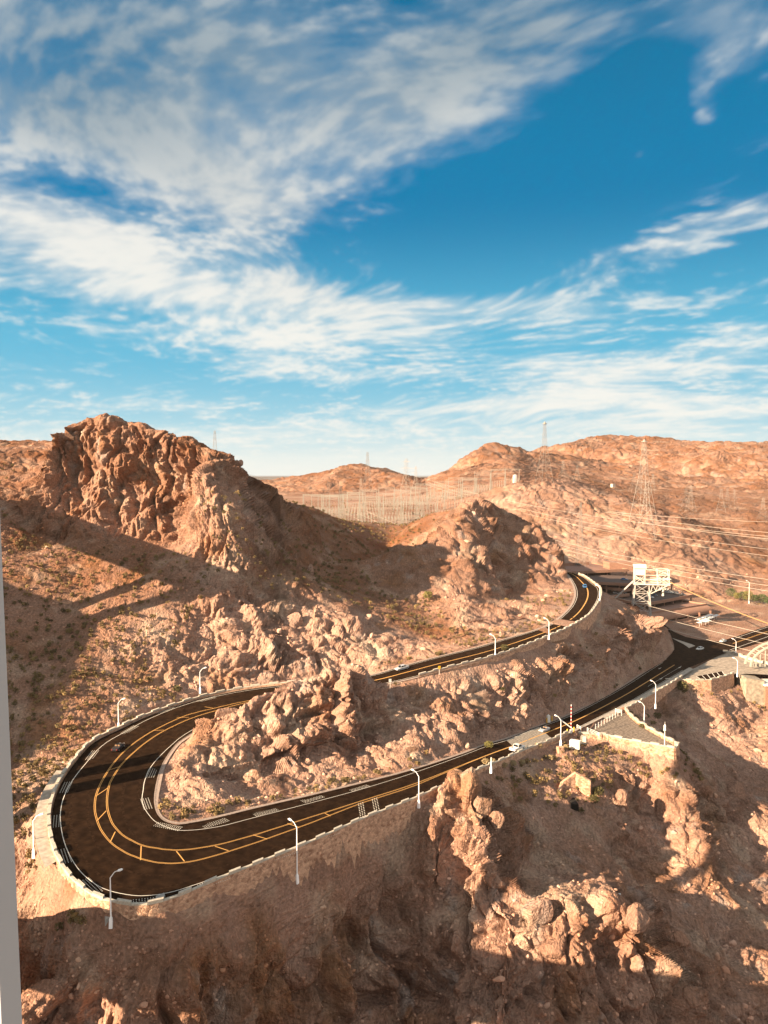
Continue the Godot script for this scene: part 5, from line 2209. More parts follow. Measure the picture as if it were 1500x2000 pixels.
func land_data() -> void:
	land_points(0, [  # butte
		[-131.9, 308, 121.6, 1, 0.75], [-126.3, 312, 123.2, 1, 0.75], [-119.8, 314, 125.4, 1, 0.75], [-111.5, 314, 124.6, 1, 0.75], [-103.5, 312, 123.6, 1, 0.75], [-95.7, 310, 120.1, 1, 0.75], [-88.1, 312, 117.6, 1, 0.75], [-83.4, 314, 116.3, 1, 0.75],
		[-76.3, 306, 113.8, 1, 0.75], [-70.7, 304, 111.7, 1, 0.75], [-65.5, 308, 109.2, 1, 0.75], [-59.9, 316, 105.3, 1, 0.75], [-55.3, 332, 100.4, 1, 0.75], [-49.1, 343, 95.4, 1, 0.75], [-44.3, 350, 90.2, 1, 0.75], [-42.1, 354, 83.5, 1, 0.75],
		[-136.2, 303, 99, 1, 0.75], [-134.5, 304, 106.1, 1, 0.75], [-143.5, 303, 88.9, 1, 0.75], [-111, 303, 100, 1, 0.5], [-124.7, 302, 98, 1, 0.5], [-90.8, 303, 98, 1, 0.5], [-102.4, 308, 110.2, 1, 0.5], [-120.8, 308, 112.3, 1, 0.5],
		[-124.5, 296, 86.2, 1, 0.5], [-109, 297, 86.1, 1, 0.5], [-95.5, 298, 86.1, 1, 0.5], [-84, 304, 100, 1, 0.5], [-83.1, 300, 86, 1, 0.5], [-78.7, 296, 80.2, 1, 0.5], [-70.5, 290, 100, 0.4, 0.08], [-61.4, 288, 94.2, 0.4, 0.08],
		[-54.2, 290, 90.3, 0.4, 0.08], [-66.1, 283, 84.9, 0.4, 0.08], [-56.3, 281, 81.2, 0.4, 0.08], [-48.7, 304, 83.8, 0.4, 0.08], [-44.6, 326, 82.6, 0.4, 0.08], [-135.6, 294, 76.4, 0.6, 0.6], [-126.5, 291, 74.7, 0.6, 0.6], [-115.2, 292, 76.6, 0.6, 0.6],
		[-99.9, 293, 78.1, 0.6, 0.6], [-88.1, 293, 76.5, 0.6, 0.6], [-79.1, 292, 75.4, 0.6, 0.6], [-68.1, 279, 75, 0.6, 0.6], [-62.8, 276, 72, 0.6, 0.6], [-56.9, 274, 70.3, 0.6, 0.6], [-47.8, 286, 70.4, 0.6, 0.6], [-44.1, 314, 72.3, 0.6, 0.6],
		[-40.7, 342, 74.9, 0.6, 0.6], [-143.5, 360, 119.1, 0.6, 0.8], [-121.2, 365, 119.4, 0.6, 0.8], [-97.1, 365, 112.1, 0.6, 0.8], [-75.9, 380, 98.7, 0.6, 0.8], [-57.9, 395, 90, 0.6, 0.8], [-167.5, 420, 119.5, 0.6, 0.8], [-128.7, 430, 110, 0.6, 0.8],
		[-88, 440, 92.7, 0.6, 0.8], [-159.9, 370, 112.3, 0.6, 0.8],
	])
	land_points(1, [  # hillside
		[-145.2, 290, 84.5, 0.2, 0.62], [-133.1, 265, 69.9, 0.2, 0.62], [-120.9, 240, 56.5, 0.2, 0.62], [-112.2, 222, 44.7, 0.2, 0.62], [-103.9, 205, 35, 0.2, 0.62], [-95.6, 188, 27.4, 0.2, 0.62], [-168.4, 290, 86.5, 0.2, 0.62], [-142, 235, 57.4, 0.2, 0.62],
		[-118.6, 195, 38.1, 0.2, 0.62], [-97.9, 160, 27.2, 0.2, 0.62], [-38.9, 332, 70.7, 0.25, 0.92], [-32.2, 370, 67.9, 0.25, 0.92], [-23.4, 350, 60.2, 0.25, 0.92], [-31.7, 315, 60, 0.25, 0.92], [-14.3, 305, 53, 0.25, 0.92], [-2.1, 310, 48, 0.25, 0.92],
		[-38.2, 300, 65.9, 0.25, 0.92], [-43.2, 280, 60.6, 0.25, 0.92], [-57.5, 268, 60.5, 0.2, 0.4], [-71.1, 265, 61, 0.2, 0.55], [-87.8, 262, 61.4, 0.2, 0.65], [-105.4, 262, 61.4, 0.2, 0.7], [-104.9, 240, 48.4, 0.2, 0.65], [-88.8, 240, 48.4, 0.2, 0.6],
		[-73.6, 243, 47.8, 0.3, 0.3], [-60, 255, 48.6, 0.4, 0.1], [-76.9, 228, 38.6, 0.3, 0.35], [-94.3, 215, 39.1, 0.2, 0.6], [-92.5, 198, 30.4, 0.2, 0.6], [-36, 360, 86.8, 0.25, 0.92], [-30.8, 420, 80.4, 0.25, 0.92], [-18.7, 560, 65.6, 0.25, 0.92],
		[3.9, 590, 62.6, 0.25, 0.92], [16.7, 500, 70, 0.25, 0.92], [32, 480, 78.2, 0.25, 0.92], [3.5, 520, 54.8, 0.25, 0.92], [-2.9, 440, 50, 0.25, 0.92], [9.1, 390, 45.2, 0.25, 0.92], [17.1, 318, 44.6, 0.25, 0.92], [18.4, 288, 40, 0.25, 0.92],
		[-82.2, 206, 31.1, 0.55, 0.3], [-84.3, 180, 28, 0.55, 0.3], [-78.8, 212, 32.7, 0.55, 0.3], [-65.7, 232, 35.9, 0.55, 0.3], [-71.5, 236, 41.2, 0.55, 0.3], [-56.3, 262, 54.3, 0.9, -0.08], [-41.7, 270, 53.8, 0.9, -0.08], [-27.8, 276, 51.9, 0.9, -0.08],
		[-13.1, 278, 49.6, 0.9, -0.08], [-1.9, 280, 43.6, 0.9, -0.08], [-45.4, 250, 42.9, 0.9, -0.08], [-33, 258, 42.8, 0.9, -0.08], [-19.4, 262, 41, 0.9, -0.08], [-8.9, 265, 39.4, 0.9, -0.08], [-57.5, 244, 39.2, 0.9, -0.08], [5.5, 272, 38.7, 0.9, -0.08],
		[-53, 238, 35.9, 0.9, -0.08], [-32, 250, 34, 0.9, -0.08], [-15.5, 255, 34.4, 0.9, -0.08], [13, 275, 39.9, 0.9, -0.08], [41.2, 292, 44.1, 0.8, 0.15], [30.7, 305, 44.8, 0.8, 0.15], [52.4, 312, 43.5, 0.8, 0.15], [61.9, 318, 41.3, 0.8, 0.15],
		[-260, 60, 60, 0.4, 0.45], [-420, 60, 90, 0.4, 0.45], [-700, 60, 130, 0.4, 0.45], [-260, 150, 92, 0.4, 0.45], [-420, 150, 130, 0.4, 0.45], [-700, 200, 150, 0.4, 0.45], [-330, 300, 120, 0.4, 0.45], [-600, 400, 150, 0.4, 0.45],
		[-245, 225, 114, 0.4, 0.45], [-215, 185, 106, 0.4, 0.45], [-300, 190, 126, 0.4, 0.45], [-185, 250, 88, 0.4, 0.45], [-230, 300, 104, 0.4, 0.45], [-250, 110, 80, 0.4, 0.45], [-175, 200, 92, 0.4, 0.45], [-205, 150, 92, 0.4, 0.45],
		[-180, 50, 30, 0.4, 0.45], [-120, 60, 6, 0.4, 0.45], [-150, 110, 38, 0.4, 0.45], [-1200, 60, 150, 0.4, 0.45], [-1500, 600, 120, 0.4, 0.45], [-73.8, 172.6, 29.8, 0.3, 0.15], [-75.4, 172.5, 28.5, 0.4, 0.35], [-75.5, 185.1, 30.1, 0.3, 0.15],
		[-77, 185.4, 28.8, 0.4, 0.35], [-75.7, 197.7, 30.5, 0.3, 0.15], [-77.1, 198.4, 29.2, 0.4, 0.35], [-71.9, 206.8, 31, 0.3, 0.15], [-73.2, 207.6, 29.7, 0.4, 0.35], [-68.1, 214.5, 31.5, 0.3, 0.15], [-69.3, 215.6, 30.2, 0.4, 0.35], [-61.8, 223.2, 32.1, 0.3, 0.15],
		[-62.7, 224.5, 30.8, 0.4, 0.35], [-54.5, 230.5, 32.7, 0.3, 0.15], [-55.1, 232, 31.4, 0.4, 0.35], [-43, 236.3, 33.6, 0.3, 0.15], [-43.5, 237.8, 32.3, 0.4, 0.35], [-28.2, 238.7, 34.7, 0.3, 0.15], [-28.5, 240.3, 33.4, 0.4, 0.35], [-17.4, 239.2, 35.4, 0.3, 0.15],
		[-4.6, 242.9, 36.2, 0.3, 0.15], [5.9, 250, 37.4, 0.3, 0.15], [16.5, 257.2, 38.4, 0.3, 0.15], [32.4, 267.8, 39.7, 0.3, 0.15], [43.9, 277.6, 40.5, 0.3, 0.15], [56.2, 288.5, 41.3, 0.3, 0.15], [65, 297.4, 42.1, 0.3, 0.15], [72.2, 309, 43.2, 0.3, 0.15],
		[80.9, 328.2, 44.1, 0.3, 0.15], [87.9, 349.3, 45, 0.3, 0.15], [92.4, 368.5, 45.7, 0.3, 0.15], [95.2, 384.9, 46.4, 0.3, 0.15], [98.3, 407.4, 47.1, 0.3, 0.15], [98.5, 422.5, 47.7, 0.3, 0.15],
	])
	land_points(2, [  # rocky hill
		[50.8, 412, 89.6, 0.9, 0.45], [40.2, 402, 85.3, 0.9, 0.45], [31.2, 390, 79.2, 0.9, 0.45], [22, 365, 68.3, 0.9, 0.45], [16.2, 345, 56.1, 0.9, 0.45], [13.9, 335, 50.6, 0.9, 0.45], [68.2, 435, 84.1, 0.9, 0.45], [80.7, 432, 77.5, 0.9, 0.45],
		[88.6, 428, 74.9, 0.9, 0.45], [94, 420, 66.3, 0.9, 0.45], [96, 410, 57.5, 0.9, 0.45], [96, 398, 46.7, 0.9, 0.45], [67.2, 402, 65.1, 0.9, 0.45], [68.2, 392, 55.4, 0.9, 0.45], [62.4, 372, 45.2, 0.9, 0.45], [79.6, 396, 52.3, 0.9, 0.45],
		[77.3, 372, 45.2, 0.9, 0.45], [89, 385, 45.9, 0.9, 0.45], [46.3, 385, 71.7, 0.9, 0.45], [36.3, 362, 63.7, 0.9, 0.45], [41.8, 347, 55.9, 0.9, 0.45], [52.3, 372, 62.7, 0.9, 0.45], [33.2, 330, 50.3, 0.5, 0.35], [47.9, 340, 45.3, 0.5, 0.35],
		[21.7, 323, 48, 0.5, 0.35], [59.1, 352, 42.2, 0.5, 0.35], [71.4, 355, 44.1, 0.5, 0.35], [69.4, 520, 72.3, 0.6, 0.5], [100.3, 500, 56.6, 0.6, 0.5], [45.1, 520, 68.8, 0.6, 0.5], [93.6, 560, 58.9, 0.6, 0.5],
	])
	land_points(3, [  # ridge
		[-48.5, 170, 29.1, 1, 0.1], [-48.3, 176, 32.1, 1, 0.1], [-47.1, 188, 35.2, 1, 0.1], [-45.2, 197, 41.3, 1, 0.1], [-41.4, 198, 41, 1, 0.1], [-36.5, 200, 41.2, 1, 0.1], [-29.3, 207, 44.2, 1, 0.1], [-24, 209, 44.3, 1, 0.1],
		[-18.6, 212, 46.3, 1, 0.1], [-14.4, 214, 47.9, 1, 0.1], [-8.7, 216, 47.7, 1, 0.1], [-5.1, 218, 44.2, 1, 0.1], [-1.5, 222, 37.9, 1, 0.1], [6.1, 226, 36.8, 1, 0.1], [12.5, 232, 37.5, 1, 0.1], [19.1, 236, 35.6, 1, 0.1],
		[24.5, 242, 36.4, 1, 0.1], [35.6, 252, 38.6, 1, 0.1], [44.3, 263, 38.6, 1, 0.1], [55.5, 275, 38.6, 1, 0.1], [-37.6, 185, 31.1, 1, 0.1], [-25.1, 195, 31.4, 1, 0.1], [-13.7, 202, 31.8, 1, 0.1], [-7, 208, 34, 1, 0.1],
		[7.2, 213, 29.5, 1, 0.1], [17.9, 221, 29.9, 1, 0.1], [22, 217, 25.2, 1, 0.1], [31.5, 233, 29.3, 1, 0.1], [40.5, 240, 23.9, 1, 0.1], [-44.2, 176, 29.6, 1, 0.1], [-33.2, 181, 26.4, 1, 0.1], [-19.6, 193, 25.5, 1, 0.1],
		[-6.8, 201, 25.2, 1, 0.1], [51.3, 253.7, 32.5, 1, 0.2], [45.9, 238.7, 29.5, 1, 0.2], [57.8, 252, 29, 1, 0.2], [63, 267.1, 33.5, 1, 0.2], [69.8, 264.9, 29, 1, 0.2], [75.4, 280.2, 35, 1, 0.2], [83.1, 277.1, 31, 1, 0.2],
		[103.7, 305.9, 30.5, 1, 0.2], [128.8, 350.8, 26, 1, 0.2], [140.8, 377.3, 24.5, 1, 0.2], [118.6, 353.3, 36, 1, 0.2], [115.1, 373, 39.5, 1, 0.2], [96.3, 318.5, 38, 1, 0.2], [102.3, 338.6, 40.5, 1, 0.2], [84.4, 302.4, 36, 1, 0.2],
		[70.7, 283.9, 38, 1, 0.2], [63.4, 277.3, 40, 1, 0.2], [93.2, 324.1, 38, 1, 0.2], [98.2, 340.3, 42.5, 1, 0.2], [35.4, 227.7, 29, 1, 0.2], [100.6, 314.9, 35.5, 1, 0.2], [117.8, 336.9, 31, 1, 0.2], [132.9, 357.5, 14.4, 0.3, 0.15],
		[110.6, 325.4, 15.2, 0.3, 0.15], [91.7, 297.5, 16.4, 0.3, 0.15], [71.2, 269.6, 17.6, 0.3, 0.15], [59.7, 254.6, 18.7, 0.3, 0.15], [46.8, 240.3, 19.8, 0.3, 0.15], [37.4, 228.7, 20.7, 0.3, 0.15], [29.9, 220.8, 21.6, 0.3, 0.15], [21.4, 210.3, 22.6, 0.3, 0.15],
		[6.6, 194.5, 24.1, 0.3, 0.15], [-6.2, 183, 25.3, 0.3, 0.15], [-17.7, 173.3, 26.4, 0.3, 0.15], [-28, 165, 27.3, 0.3, 0.15], [-33.7, 159.9, 27.9, 0.3, 0.15], [-37.4, 157, 28.2, 0.3, 0.15], [-39.9, 155.2, 28.5, 0.3, 0.15], [-41.7, 154.1, 28.7, 0.3, 0.15],
		[-43.5, 154.1, 28.9, 0.3, 0.15], [-45.3, 155, 29, 0.3, 0.15], [-47, 157, 29.1, 0.3, 0.15], [-48.3, 159.4, 29.2, 0.3, 0.15], [-49.6, 162.5, 29.4, 0.3, 0.15], [-50.7, 166.3, 29.5, 0.3, 0.15], [-51.6, 170.2, 29.6, 0.3, 0.15], [-52.4, 173.8, 29.8, 0.3, 0.15],
		[-53.3, 179.5, 30.1, 0.3, 0.15], [-53.8, 186, 30.5, 0.3, 0.15], [-53.5, 194.7, 31, 0.3, 0.15], [-51.8, 199.5, 31.5, 0.3, 0.15], [-49.1, 205.1, 32.1, 0.3, 0.15], [-44.4, 209.4, 32.7, 0.3, 0.15], [-36.3, 213.4, 33.6, 0.3, 0.15], [-23.7, 219.5, 34.7, 0.3, 0.15],
		[-13.7, 224.9, 35.4, 0.3, 0.15], [-1.3, 232.1, 36.2, 0.3, 0.15], [-0.8, 230.6, 35.9, 0.4, 0.2], [8.9, 235.9, 37.4, 0.3, 0.15], [9.2, 234.4, 36.9, 0.4, 0.2], [18.2, 241.5, 38.4, 0.3, 0.15], [18.4, 239.9, 37.4, 0.4, 0.2], [33.8, 251.1, 39.7, 0.3, 0.15],
		[34, 249.5, 38.2, 0.4, 0.2], [45.8, 261.9, 40.5, 0.3, 0.15], [46, 260.3, 39.3, 0.4, 0.2], [59.9, 278.3, 41.3, 0.3, 0.15], [60.4, 276.8, 39.3, 0.4, 0.2], [70.5, 291.3, 42.1, 0.3, 0.15], [71.6, 290.2, 38.1, 0.4, 0.2], [82.2, 309, 43.2, 0.3, 0.15],
		[83.8, 309, 36.2, 0.4, 0.2], [90.8, 328.2, 44.1, 0.3, 0.15], [92.4, 328.2, 38.1, 0.4, 0.2], [98.2, 347.8, 45, 0.3, 0.15], [99.8, 347.5, 41.5, 0.4, 0.2], [103.8, 368.5, 45.7, 0.3, 0.15], [105.4, 368.5, 42.7, 0.4, 0.2], [104.3, 381.2, 46.4, 0.3, 0.15],
		[105.7, 380.6, 43.4, 0.4, 0.2], [104.8, 403.3, 47.1, 0.3, 0.15], [106.2, 402.4, 44.1, 0.4, 0.2], [101.9, 413.5, 47.7, 0.3, 0.15], [102.5, 412, 44.7, 0.4, 0.2],
	])
	land_points(4, [  # cliff
		[-87.1, 171, 26.9, 0.35, 0.15], [-80, 161, 24.5, 0.35, 0.15], [-71.2, 147, 23.9, 0.35, 0.15], [-65, 138, 24.2, 0.35, 0.15], [-61.4, 138.5, 25.9, 0.35, 0.15], [-56.1, 128, 24.8, 0.35, 0.15], [-46.7, 124, 24.9, 0.35, 0.15], [-42.3, 126, 25.1, 0.35, 0.15],
		[-52, 122.5, 24.6, 0.35, 0.15], [-68.1, 138, 13.1, 0.9, 0.85], [-63.1, 131, 8.2, 0.9, 0.85], [-76.9, 150, 16, 0.9, 0.85], [-80.4, 145, 13.8, 0.9, 0.85], [-91.6, 158, 17.1, 0.9, 0.85], [-60.5, 127, 2, 0.9, 0.85], [-71.4, 128, 5.8, 0.9, 0.85],
		[-51.3, 119.5, 20.5, 0.95, 0.5], [-49.2, 117, 13.9, 0.95, 0.5], [-48.4, 115, 8.8, 0.95, 0.5], [-41.5, 121, 22.1, 0.95, 0.5], [-40.7, 118.5, 17.8, 0.95, 0.5], [-40.2, 116.5, 11.7, 0.95, 0.5], [-31, 129, 18.7, 0.95, 0.5], [-30.3, 126, 14.4, 0.95, 0.5],
		[-29.8, 123.5, 9.1, 0.95, 0.5], [-29.2, 121, 4, 0.95, 0.5], [-23.5, 137, 14.7, 0.95, 0.5], [-22.9, 133, 8.7, 0.95, 0.5], [-22.4, 130, 2.4, 0.95, 0.5], [-15, 146, 8, 0.95, 0.5], [-14.7, 142.5, 2.2, 0.95, 0.5], [-14.5, 140, -3.1, 0.95, 0.5],
		[-14.2, 137, -8.7, 0.95, 0.5], [-5.3, 156, 7.2, 0.95, 0.5], [-1.1, 158, 6, 0.95, 0.5], [0, 154, -2.5, 0.95, 0.5], [1, 150, -10.4, 0.95, 0.5], [0, 147, -16.6, 0.95, 0.5], [20.1, 180, 29.8, 1, 0.35], [24.1, 182, 26, 1, 0.35],
		[17.3, 178, 25.8, 1, 0.35], [20.7, 174, 25.6, 1, 0.35], [14.4, 176, 19.9, 1, 0.35], [23.3, 171, 21, 1, 0.35], [23.9, 167, 18.2, 1, 0.35], [26.1, 163, 15.6, 1, 0.35], [26.8, 157, 11, 1, 0.35], [24.3, 151, 4.9, 1, 0.35],
		[22.1, 146, -3.3, 1, 0.35], [22.1, 142, -10.6, 1, 0.35], [6, 177, 16.4, 1, 0.35], [4.7, 173, 13.4, 1, 0.35], [9.3, 170, 15.5, 1, 0.35], [11.5, 169, 7.8, 1, 0.35], [5.7, 166, 8.2, 1, 0.35], [13.4, 163, 3, 1, 0.35],
		[15.1, 157, -4.5, 1, 0.35], [12.6, 152, -11.9, 1, 0.35], [13.4, 149, -18.2, 1, 0.35], [17.9, 164, 13.9, 1, 0.35], [17.4, 170, 17.9, 1, 0.35], [32.3, 160, 9.3, 0.95, 0.5], [38, 159, 12.7, 0.95, 0.5], [50.1, 163, 10.5, 0.95, 0.5],
		[29.6, 154.5, 7, 0.95, 0.5], [40.2, 154.5, 8.1, 0.95, 0.5], [51.9, 158, 6, 0.95, 0.5], [57.6, 157, 1.1, 0.95, 0.5], [30.6, 148, -6.3, 0.95, 0.5], [41.3, 150, -7.2, 0.95, 0.5], [52.3, 152, -9.7, 0.95, 0.5], [56.9, 150, -13.6, 0.95, 0.5],
		[34.6, 143, -13.4, 0.95, 0.5], [47.7, 154.5, -0.6, 0.95, 0.5], [36.3, 151, 1.7, 0.95, 0.5], [30.8, 170, 6, 0.95, 0.5], [28.3, 159, -0.2, 0.95, 0.5], [43.7, 183, 4, 0.6, 0.35], [54.6, 186, 2.4, 0.6, 0.35], [36.4, 178, 5.3, 0.6, 0.35],
		[52.7, 222, 16.6, 0.45, 0.25], [43.5, 214, 17.4, 0.45, 0.25], [35.1, 207, 17.2, 0.45, 0.25], [50.6, 213, 13.4, 0.45, 0.25], [64.7, 222, 14.3, 0.45, 0.25], [34.1, 201, 14.1, 0.45, 0.25], [52.7, 204, 8.6, 0.45, 0.25], [65.4, 214, 10, 0.45, 0.25],
		[81.5, 231, 9.2, 0.45, 0.25], [39, 191, 6.4, 0.9, 0.4], [47.7, 184, 3.4, 0.9, 0.4], [60.4, 197, 3.5, 0.9, 0.4], [90.8, 235, 9.3, 0.9, 0.4], [91.3, 226, 6.5, 0.9, 0.4], [86.9, 213, 3.1, 0.9, 0.4], [87.6, 200, -3.6, 0.9, 0.4],
		[77.1, 218, 0.8, 0.9, 0.4], [74.8, 203, -5.1, 0.9, 0.4], [101.3, 222, -7.2, 0.9, 0.4], [63.5, 186, -2.8, 0.9, 0.4], [75.5, 184, -6.9, 0.9, 0.4], [78.4, 176, -10.9, 0.9, 0.4], [93.4, 187, -11.2, 0.9, 0.4], [115.2, 232, -5.6, 0.9, 0.4],
		[85.6, 166, -16.3, 0.9, 0.4], [70.3, 157, -15.6, 0.9, 0.4], [145.2, 286, -0.6, 0.9, 0.4], [120.8, 266, -0.8, 0.9, 0.4], [80.3, 155, -23, 0.9, 0.4], [111.2, 180, -19.8, 0.9, 0.4], [146.9, 240, -9.2, 0.9, 0.4], [182.5, 300, 4.8, 0.9, 0.4],
		[125, 311, 4.5, 0.8, 0.15], [140.3, 320, 9.9, 0.8, 0.15], [149.4, 316, 3, 0.8, 0.15], [148.5, 305, -2, 0.8, 0.15], [134.2, 296, -2, 0.8, 0.15], [115.9, 288, 2.3, 0.8, 0.15], [162.6, 330, 3.2, 0.8, 0.15], [108.8, 290, 8, 0.8, 0.15],
		[123.5, 272, -3.1, 0.8, 0.15], [66.5, 245, 16.9, 0, 0.2], [83.2, 265.9, 16.9, 0, 0.2], [84.3, 261.9, 16.9, 0, 0.2], [84.7, 253.2, 16.9, 0, 0.2], [88.2, 238.7, 16.9, 0, 0.2], [89, 231.8, 16.9, 0, 0.2], [71.2, 243, 16.9, 0, 0.2],
		[80.5, 236.4, 16.9, 0, 0.2], [84.9, 233.2, 16.9, 0, 0.2], [65.6, 239.8, 15.7, 0.3, 0.2], [70.5, 238.9, 15.2, 0.3, 0.2], [74.7, 235.1, 14.6, 0.3, 0.2], [79.6, 231.9, 14, 0.3, 0.2], [84.1, 229.2, 13.2, 0.3, 0.2], [88.7, 226.6, 12.2, 0.3, 0.2],
		[93, 231.7, 11.2, 0.3, 0.2], [90.8, 240.1, 12.2, 0.3, 0.2], [87.5, 255.3, 13.2, 0.3, 0.2], [87.4, 263, 13.7, 0.3, 0.2], [125, 324, 13.8, 0, 0.2], [132.9, 323.2, 13.8, 0, 0.2], [139, 323.2, 13.8, 0, 0.2], [150.3, 330.8, 13.8, 0, 0.2],
		[161.1, 334.3, 13.8, 0, 0.2], [172.6, 341.5, 13.8, 0, 0.2], [203.7, 355.9, 13.8, 0, 0.2], [164.5, 366.2, 13.8, 0, 0.2], [169.7, 353.9, 13.8, 0, 0.2], [144.6, 346.2, 13.8, 0, 0.2], [122.2, 316.4, 11, 0.4, 0.3], [130.6, 315.6, 10, 0.4, 0.3],
		[136.6, 315.6, 10, 0.4, 0.3], [148, 323.8, 9, 0.4, 0.3], [155.6, 325.5, 5, 0.4, 0.3], [163.5, 321.3, 0, 0.4, 0.3], [182.9, 317.2, -2, 0.4, 0.3], [-60, 60, -40, 0.4, 0.45], [0, 60, -60, 0.4, 0.45], [100, 60, -80, 0.4, 0.45],
		[220, 60, -80, 0.4, 0.45], [300, 60, -80, 0.4, 0.45], [-90, 100, 10, 0.4, 0.45], [-30, 95, -10, 0.4, 0.45], [60, 110, -15, 0.4, 0.45], [150, 120, -25, 0.4, 0.45], [250, 150, -40, 0.4, 0.45], [260, 220, -10, 0.4, 0.45],
		[350, 300, -20, 0.4, 0.45], [420, 200, -60, 0.4, 0.45], [600, 100, -80, 0.4, 0.45], [1500, 60, -50, 0.4, 0.45], [1600, 600, 40, 0.4, 0.45], [1100, 400, 10, 0.4, 0.45], [1000, 800, 60, 0.4, 0.45], [600, 350, -40, 0.4, 0.45],
		[500, 450, 0, 0.4, 0.45], [136.6, 340.1, 14.4, 0.3, 0.15], [136.9, 338.5, 13.6, 0.4, 0.35], [115.7, 313.1, 15.2, 0.3, 0.15], [116.3, 311.7, 14.4, 0.4, 0.35], [94.1, 284.3, 16.4, 0.3, 0.15], [94.3, 282.8, 12.1, 0.4, 0.35], [74.4, 259.7, 17.6, 0.3, 0.15],
		[74.9, 258.2, 17, 0.4, 0.35], [61.8, 243.6, 18.7, 0.3, 0.15], [62.1, 242, 17.4, 0.4, 0.35], [48.5, 227.7, 19.8, 0.3, 0.15], [48.8, 226.1, 17.5, 0.4, 0.35], [49.1, 223.5, 16.7, 0.5, 0.6], [39.8, 217.9, 20.7, 0.3, 0.15], [40.2, 216.3, 18.2, 0.4, 0.35],
		[40.7, 213.8, 17.3, 0.5, 0.6], [31.6, 207.6, 21.6, 0.3, 0.15], [31.9, 206, 19.3, 0.4, 0.35], [32.2, 203.4, 18.5, 0.5, 0.6], [23.9, 198, 22.6, 0.3, 0.15], [24.2, 196.5, 20.8, 0.4, 0.35], [8.5, 178.4, 24.1, 0.3, 0.15], [8.7, 176.8, 22.3, 0.4, 0.35],
	])
	land_points(4, [  # cliff
		[-4.2, 164.1, 25.3, 0.3, 0.15], [-4.1, 162.5, 15, 0.4, 0.35], [-3.8, 159.9, 13.2, 0.5, 0.6], [-14.6, 151.1, 26.4, 0.3, 0.15], [-14.4, 149.5, 17.3, 0.4, 0.35], [-14, 146.9, 15.6, 0.5, 0.6], [-23.5, 140.8, 27.3, 0.3, 0.15], [-23.2, 139.2, 21.5, 0.4, 0.35],
		[-22.8, 136.7, 20.2, 0.5, 0.6], [-29.3, 134.2, 27.9, 0.3, 0.15], [-29, 132.6, 23.6, 0.4, 0.35], [-28.6, 130, 22.5, 0.5, 0.6], [-33.2, 129.6, 28.2, 0.3, 0.15], [-33, 128, 24.9, 0.4, 0.35], [-32.6, 125.4, 23.9, 0.5, 0.6], [-36.4, 126.2, 28.5, 0.3, 0.15],
		[-36.2, 124.6, 26.2, 0.4, 0.35], [-35.9, 122, 25.4, 0.5, 0.6], [-39.9, 124.3, 28.7, 0.3, 0.15], [-39.8, 122.7, 26.6, 0.4, 0.35], [-43.4, 124.4, 28.9, 0.3, 0.15], [-43.4, 122.8, 27.1, 0.4, 0.35], [-48.1, 126.2, 29, 0.3, 0.15], [-48.3, 124.6, 27.4, 0.4, 0.35],
		[-52.2, 129.6, 29.1, 0.3, 0.15], [-52.5, 128, 27.8, 0.4, 0.35], [-56.7, 134.6, 29.2, 0.3, 0.15], [-57.3, 133, 27.9, 0.4, 0.35], [-62.1, 142.5, 29.4, 0.3, 0.15], [-63, 141.1, 28.1, 0.4, 0.35], [-67.4, 152.6, 29.5, 0.3, 0.15], [-68.6, 151.5, 28.2, 0.4, 0.35],
		[-71, 162.1, 29.6, 0.3, 0.15], [-72.5, 161.5, 28.3, 0.4, 0.35],
	])
	land_points(5, [  # ground
		[160.9, 419.9, 13.7, 0, 0.3], [168.9, 411.8, 13.7, 0, 0.3], [177.7, 406.5, 13.7, 0, 0.3], [193.5, 417.2, 13.7, 0, 0.3], [227.4, 451.2, 13.7, 0, 0.3], [190.3, 449.6, 14, 0, 0.3], [213.6, 474.8, 14, 0, 0.3], [223.8, 513.1, 14, 0, 0.3],
		[188.1, 474.8, 14, 0, 0.3], [158.1, 435.7, 13.7, 0, 0.3], [175.6, 450.6, 13.8, 0, 0.3], [225.3, 472.6, 16, 0, 0.3], [244.4, 485.4, 17, 0, 0.3], [294.3, 516, 17, 0, 0.3], [272, 476.5, 13.7, 0, 0.3], [150, 470, 17, 0.1, 0.35],
		[190, 500, 18, 0.1, 0.35], [150, 520, 22, 0.1, 0.35], [120, 500, 24, 0.1, 0.35], [120, 540, 27, 0.1, 0.35], [190, 540, 22, 0.1, 0.35], [105, 470, 30, 0.1, 0.35], [115, 440, 27, 0.1, 0.35], [128, 425, 22, 0.1, 0.35],
		[-25.6, 640, 62.4, 0.05, 0.3], [-65.9, 760, 64.5, 0.05, 0.3], [-126.7, 1000, 70, 0.05, 0.3], [50.7, 760, 69.6, 0.05, 0.3], [113.3, 850, 80.2, 0.05, 0.3], [90, 900, 79, 0.05, 0.3], [-171, 1350, 71.2, 0.05, 0.3], [-38.3, 1150, 70.9, 0.05, 0.3],
		[19, 950, 71.5, 0.05, 0.3], [-153.4, 1000, 70, 0.05, 0.3],
	])
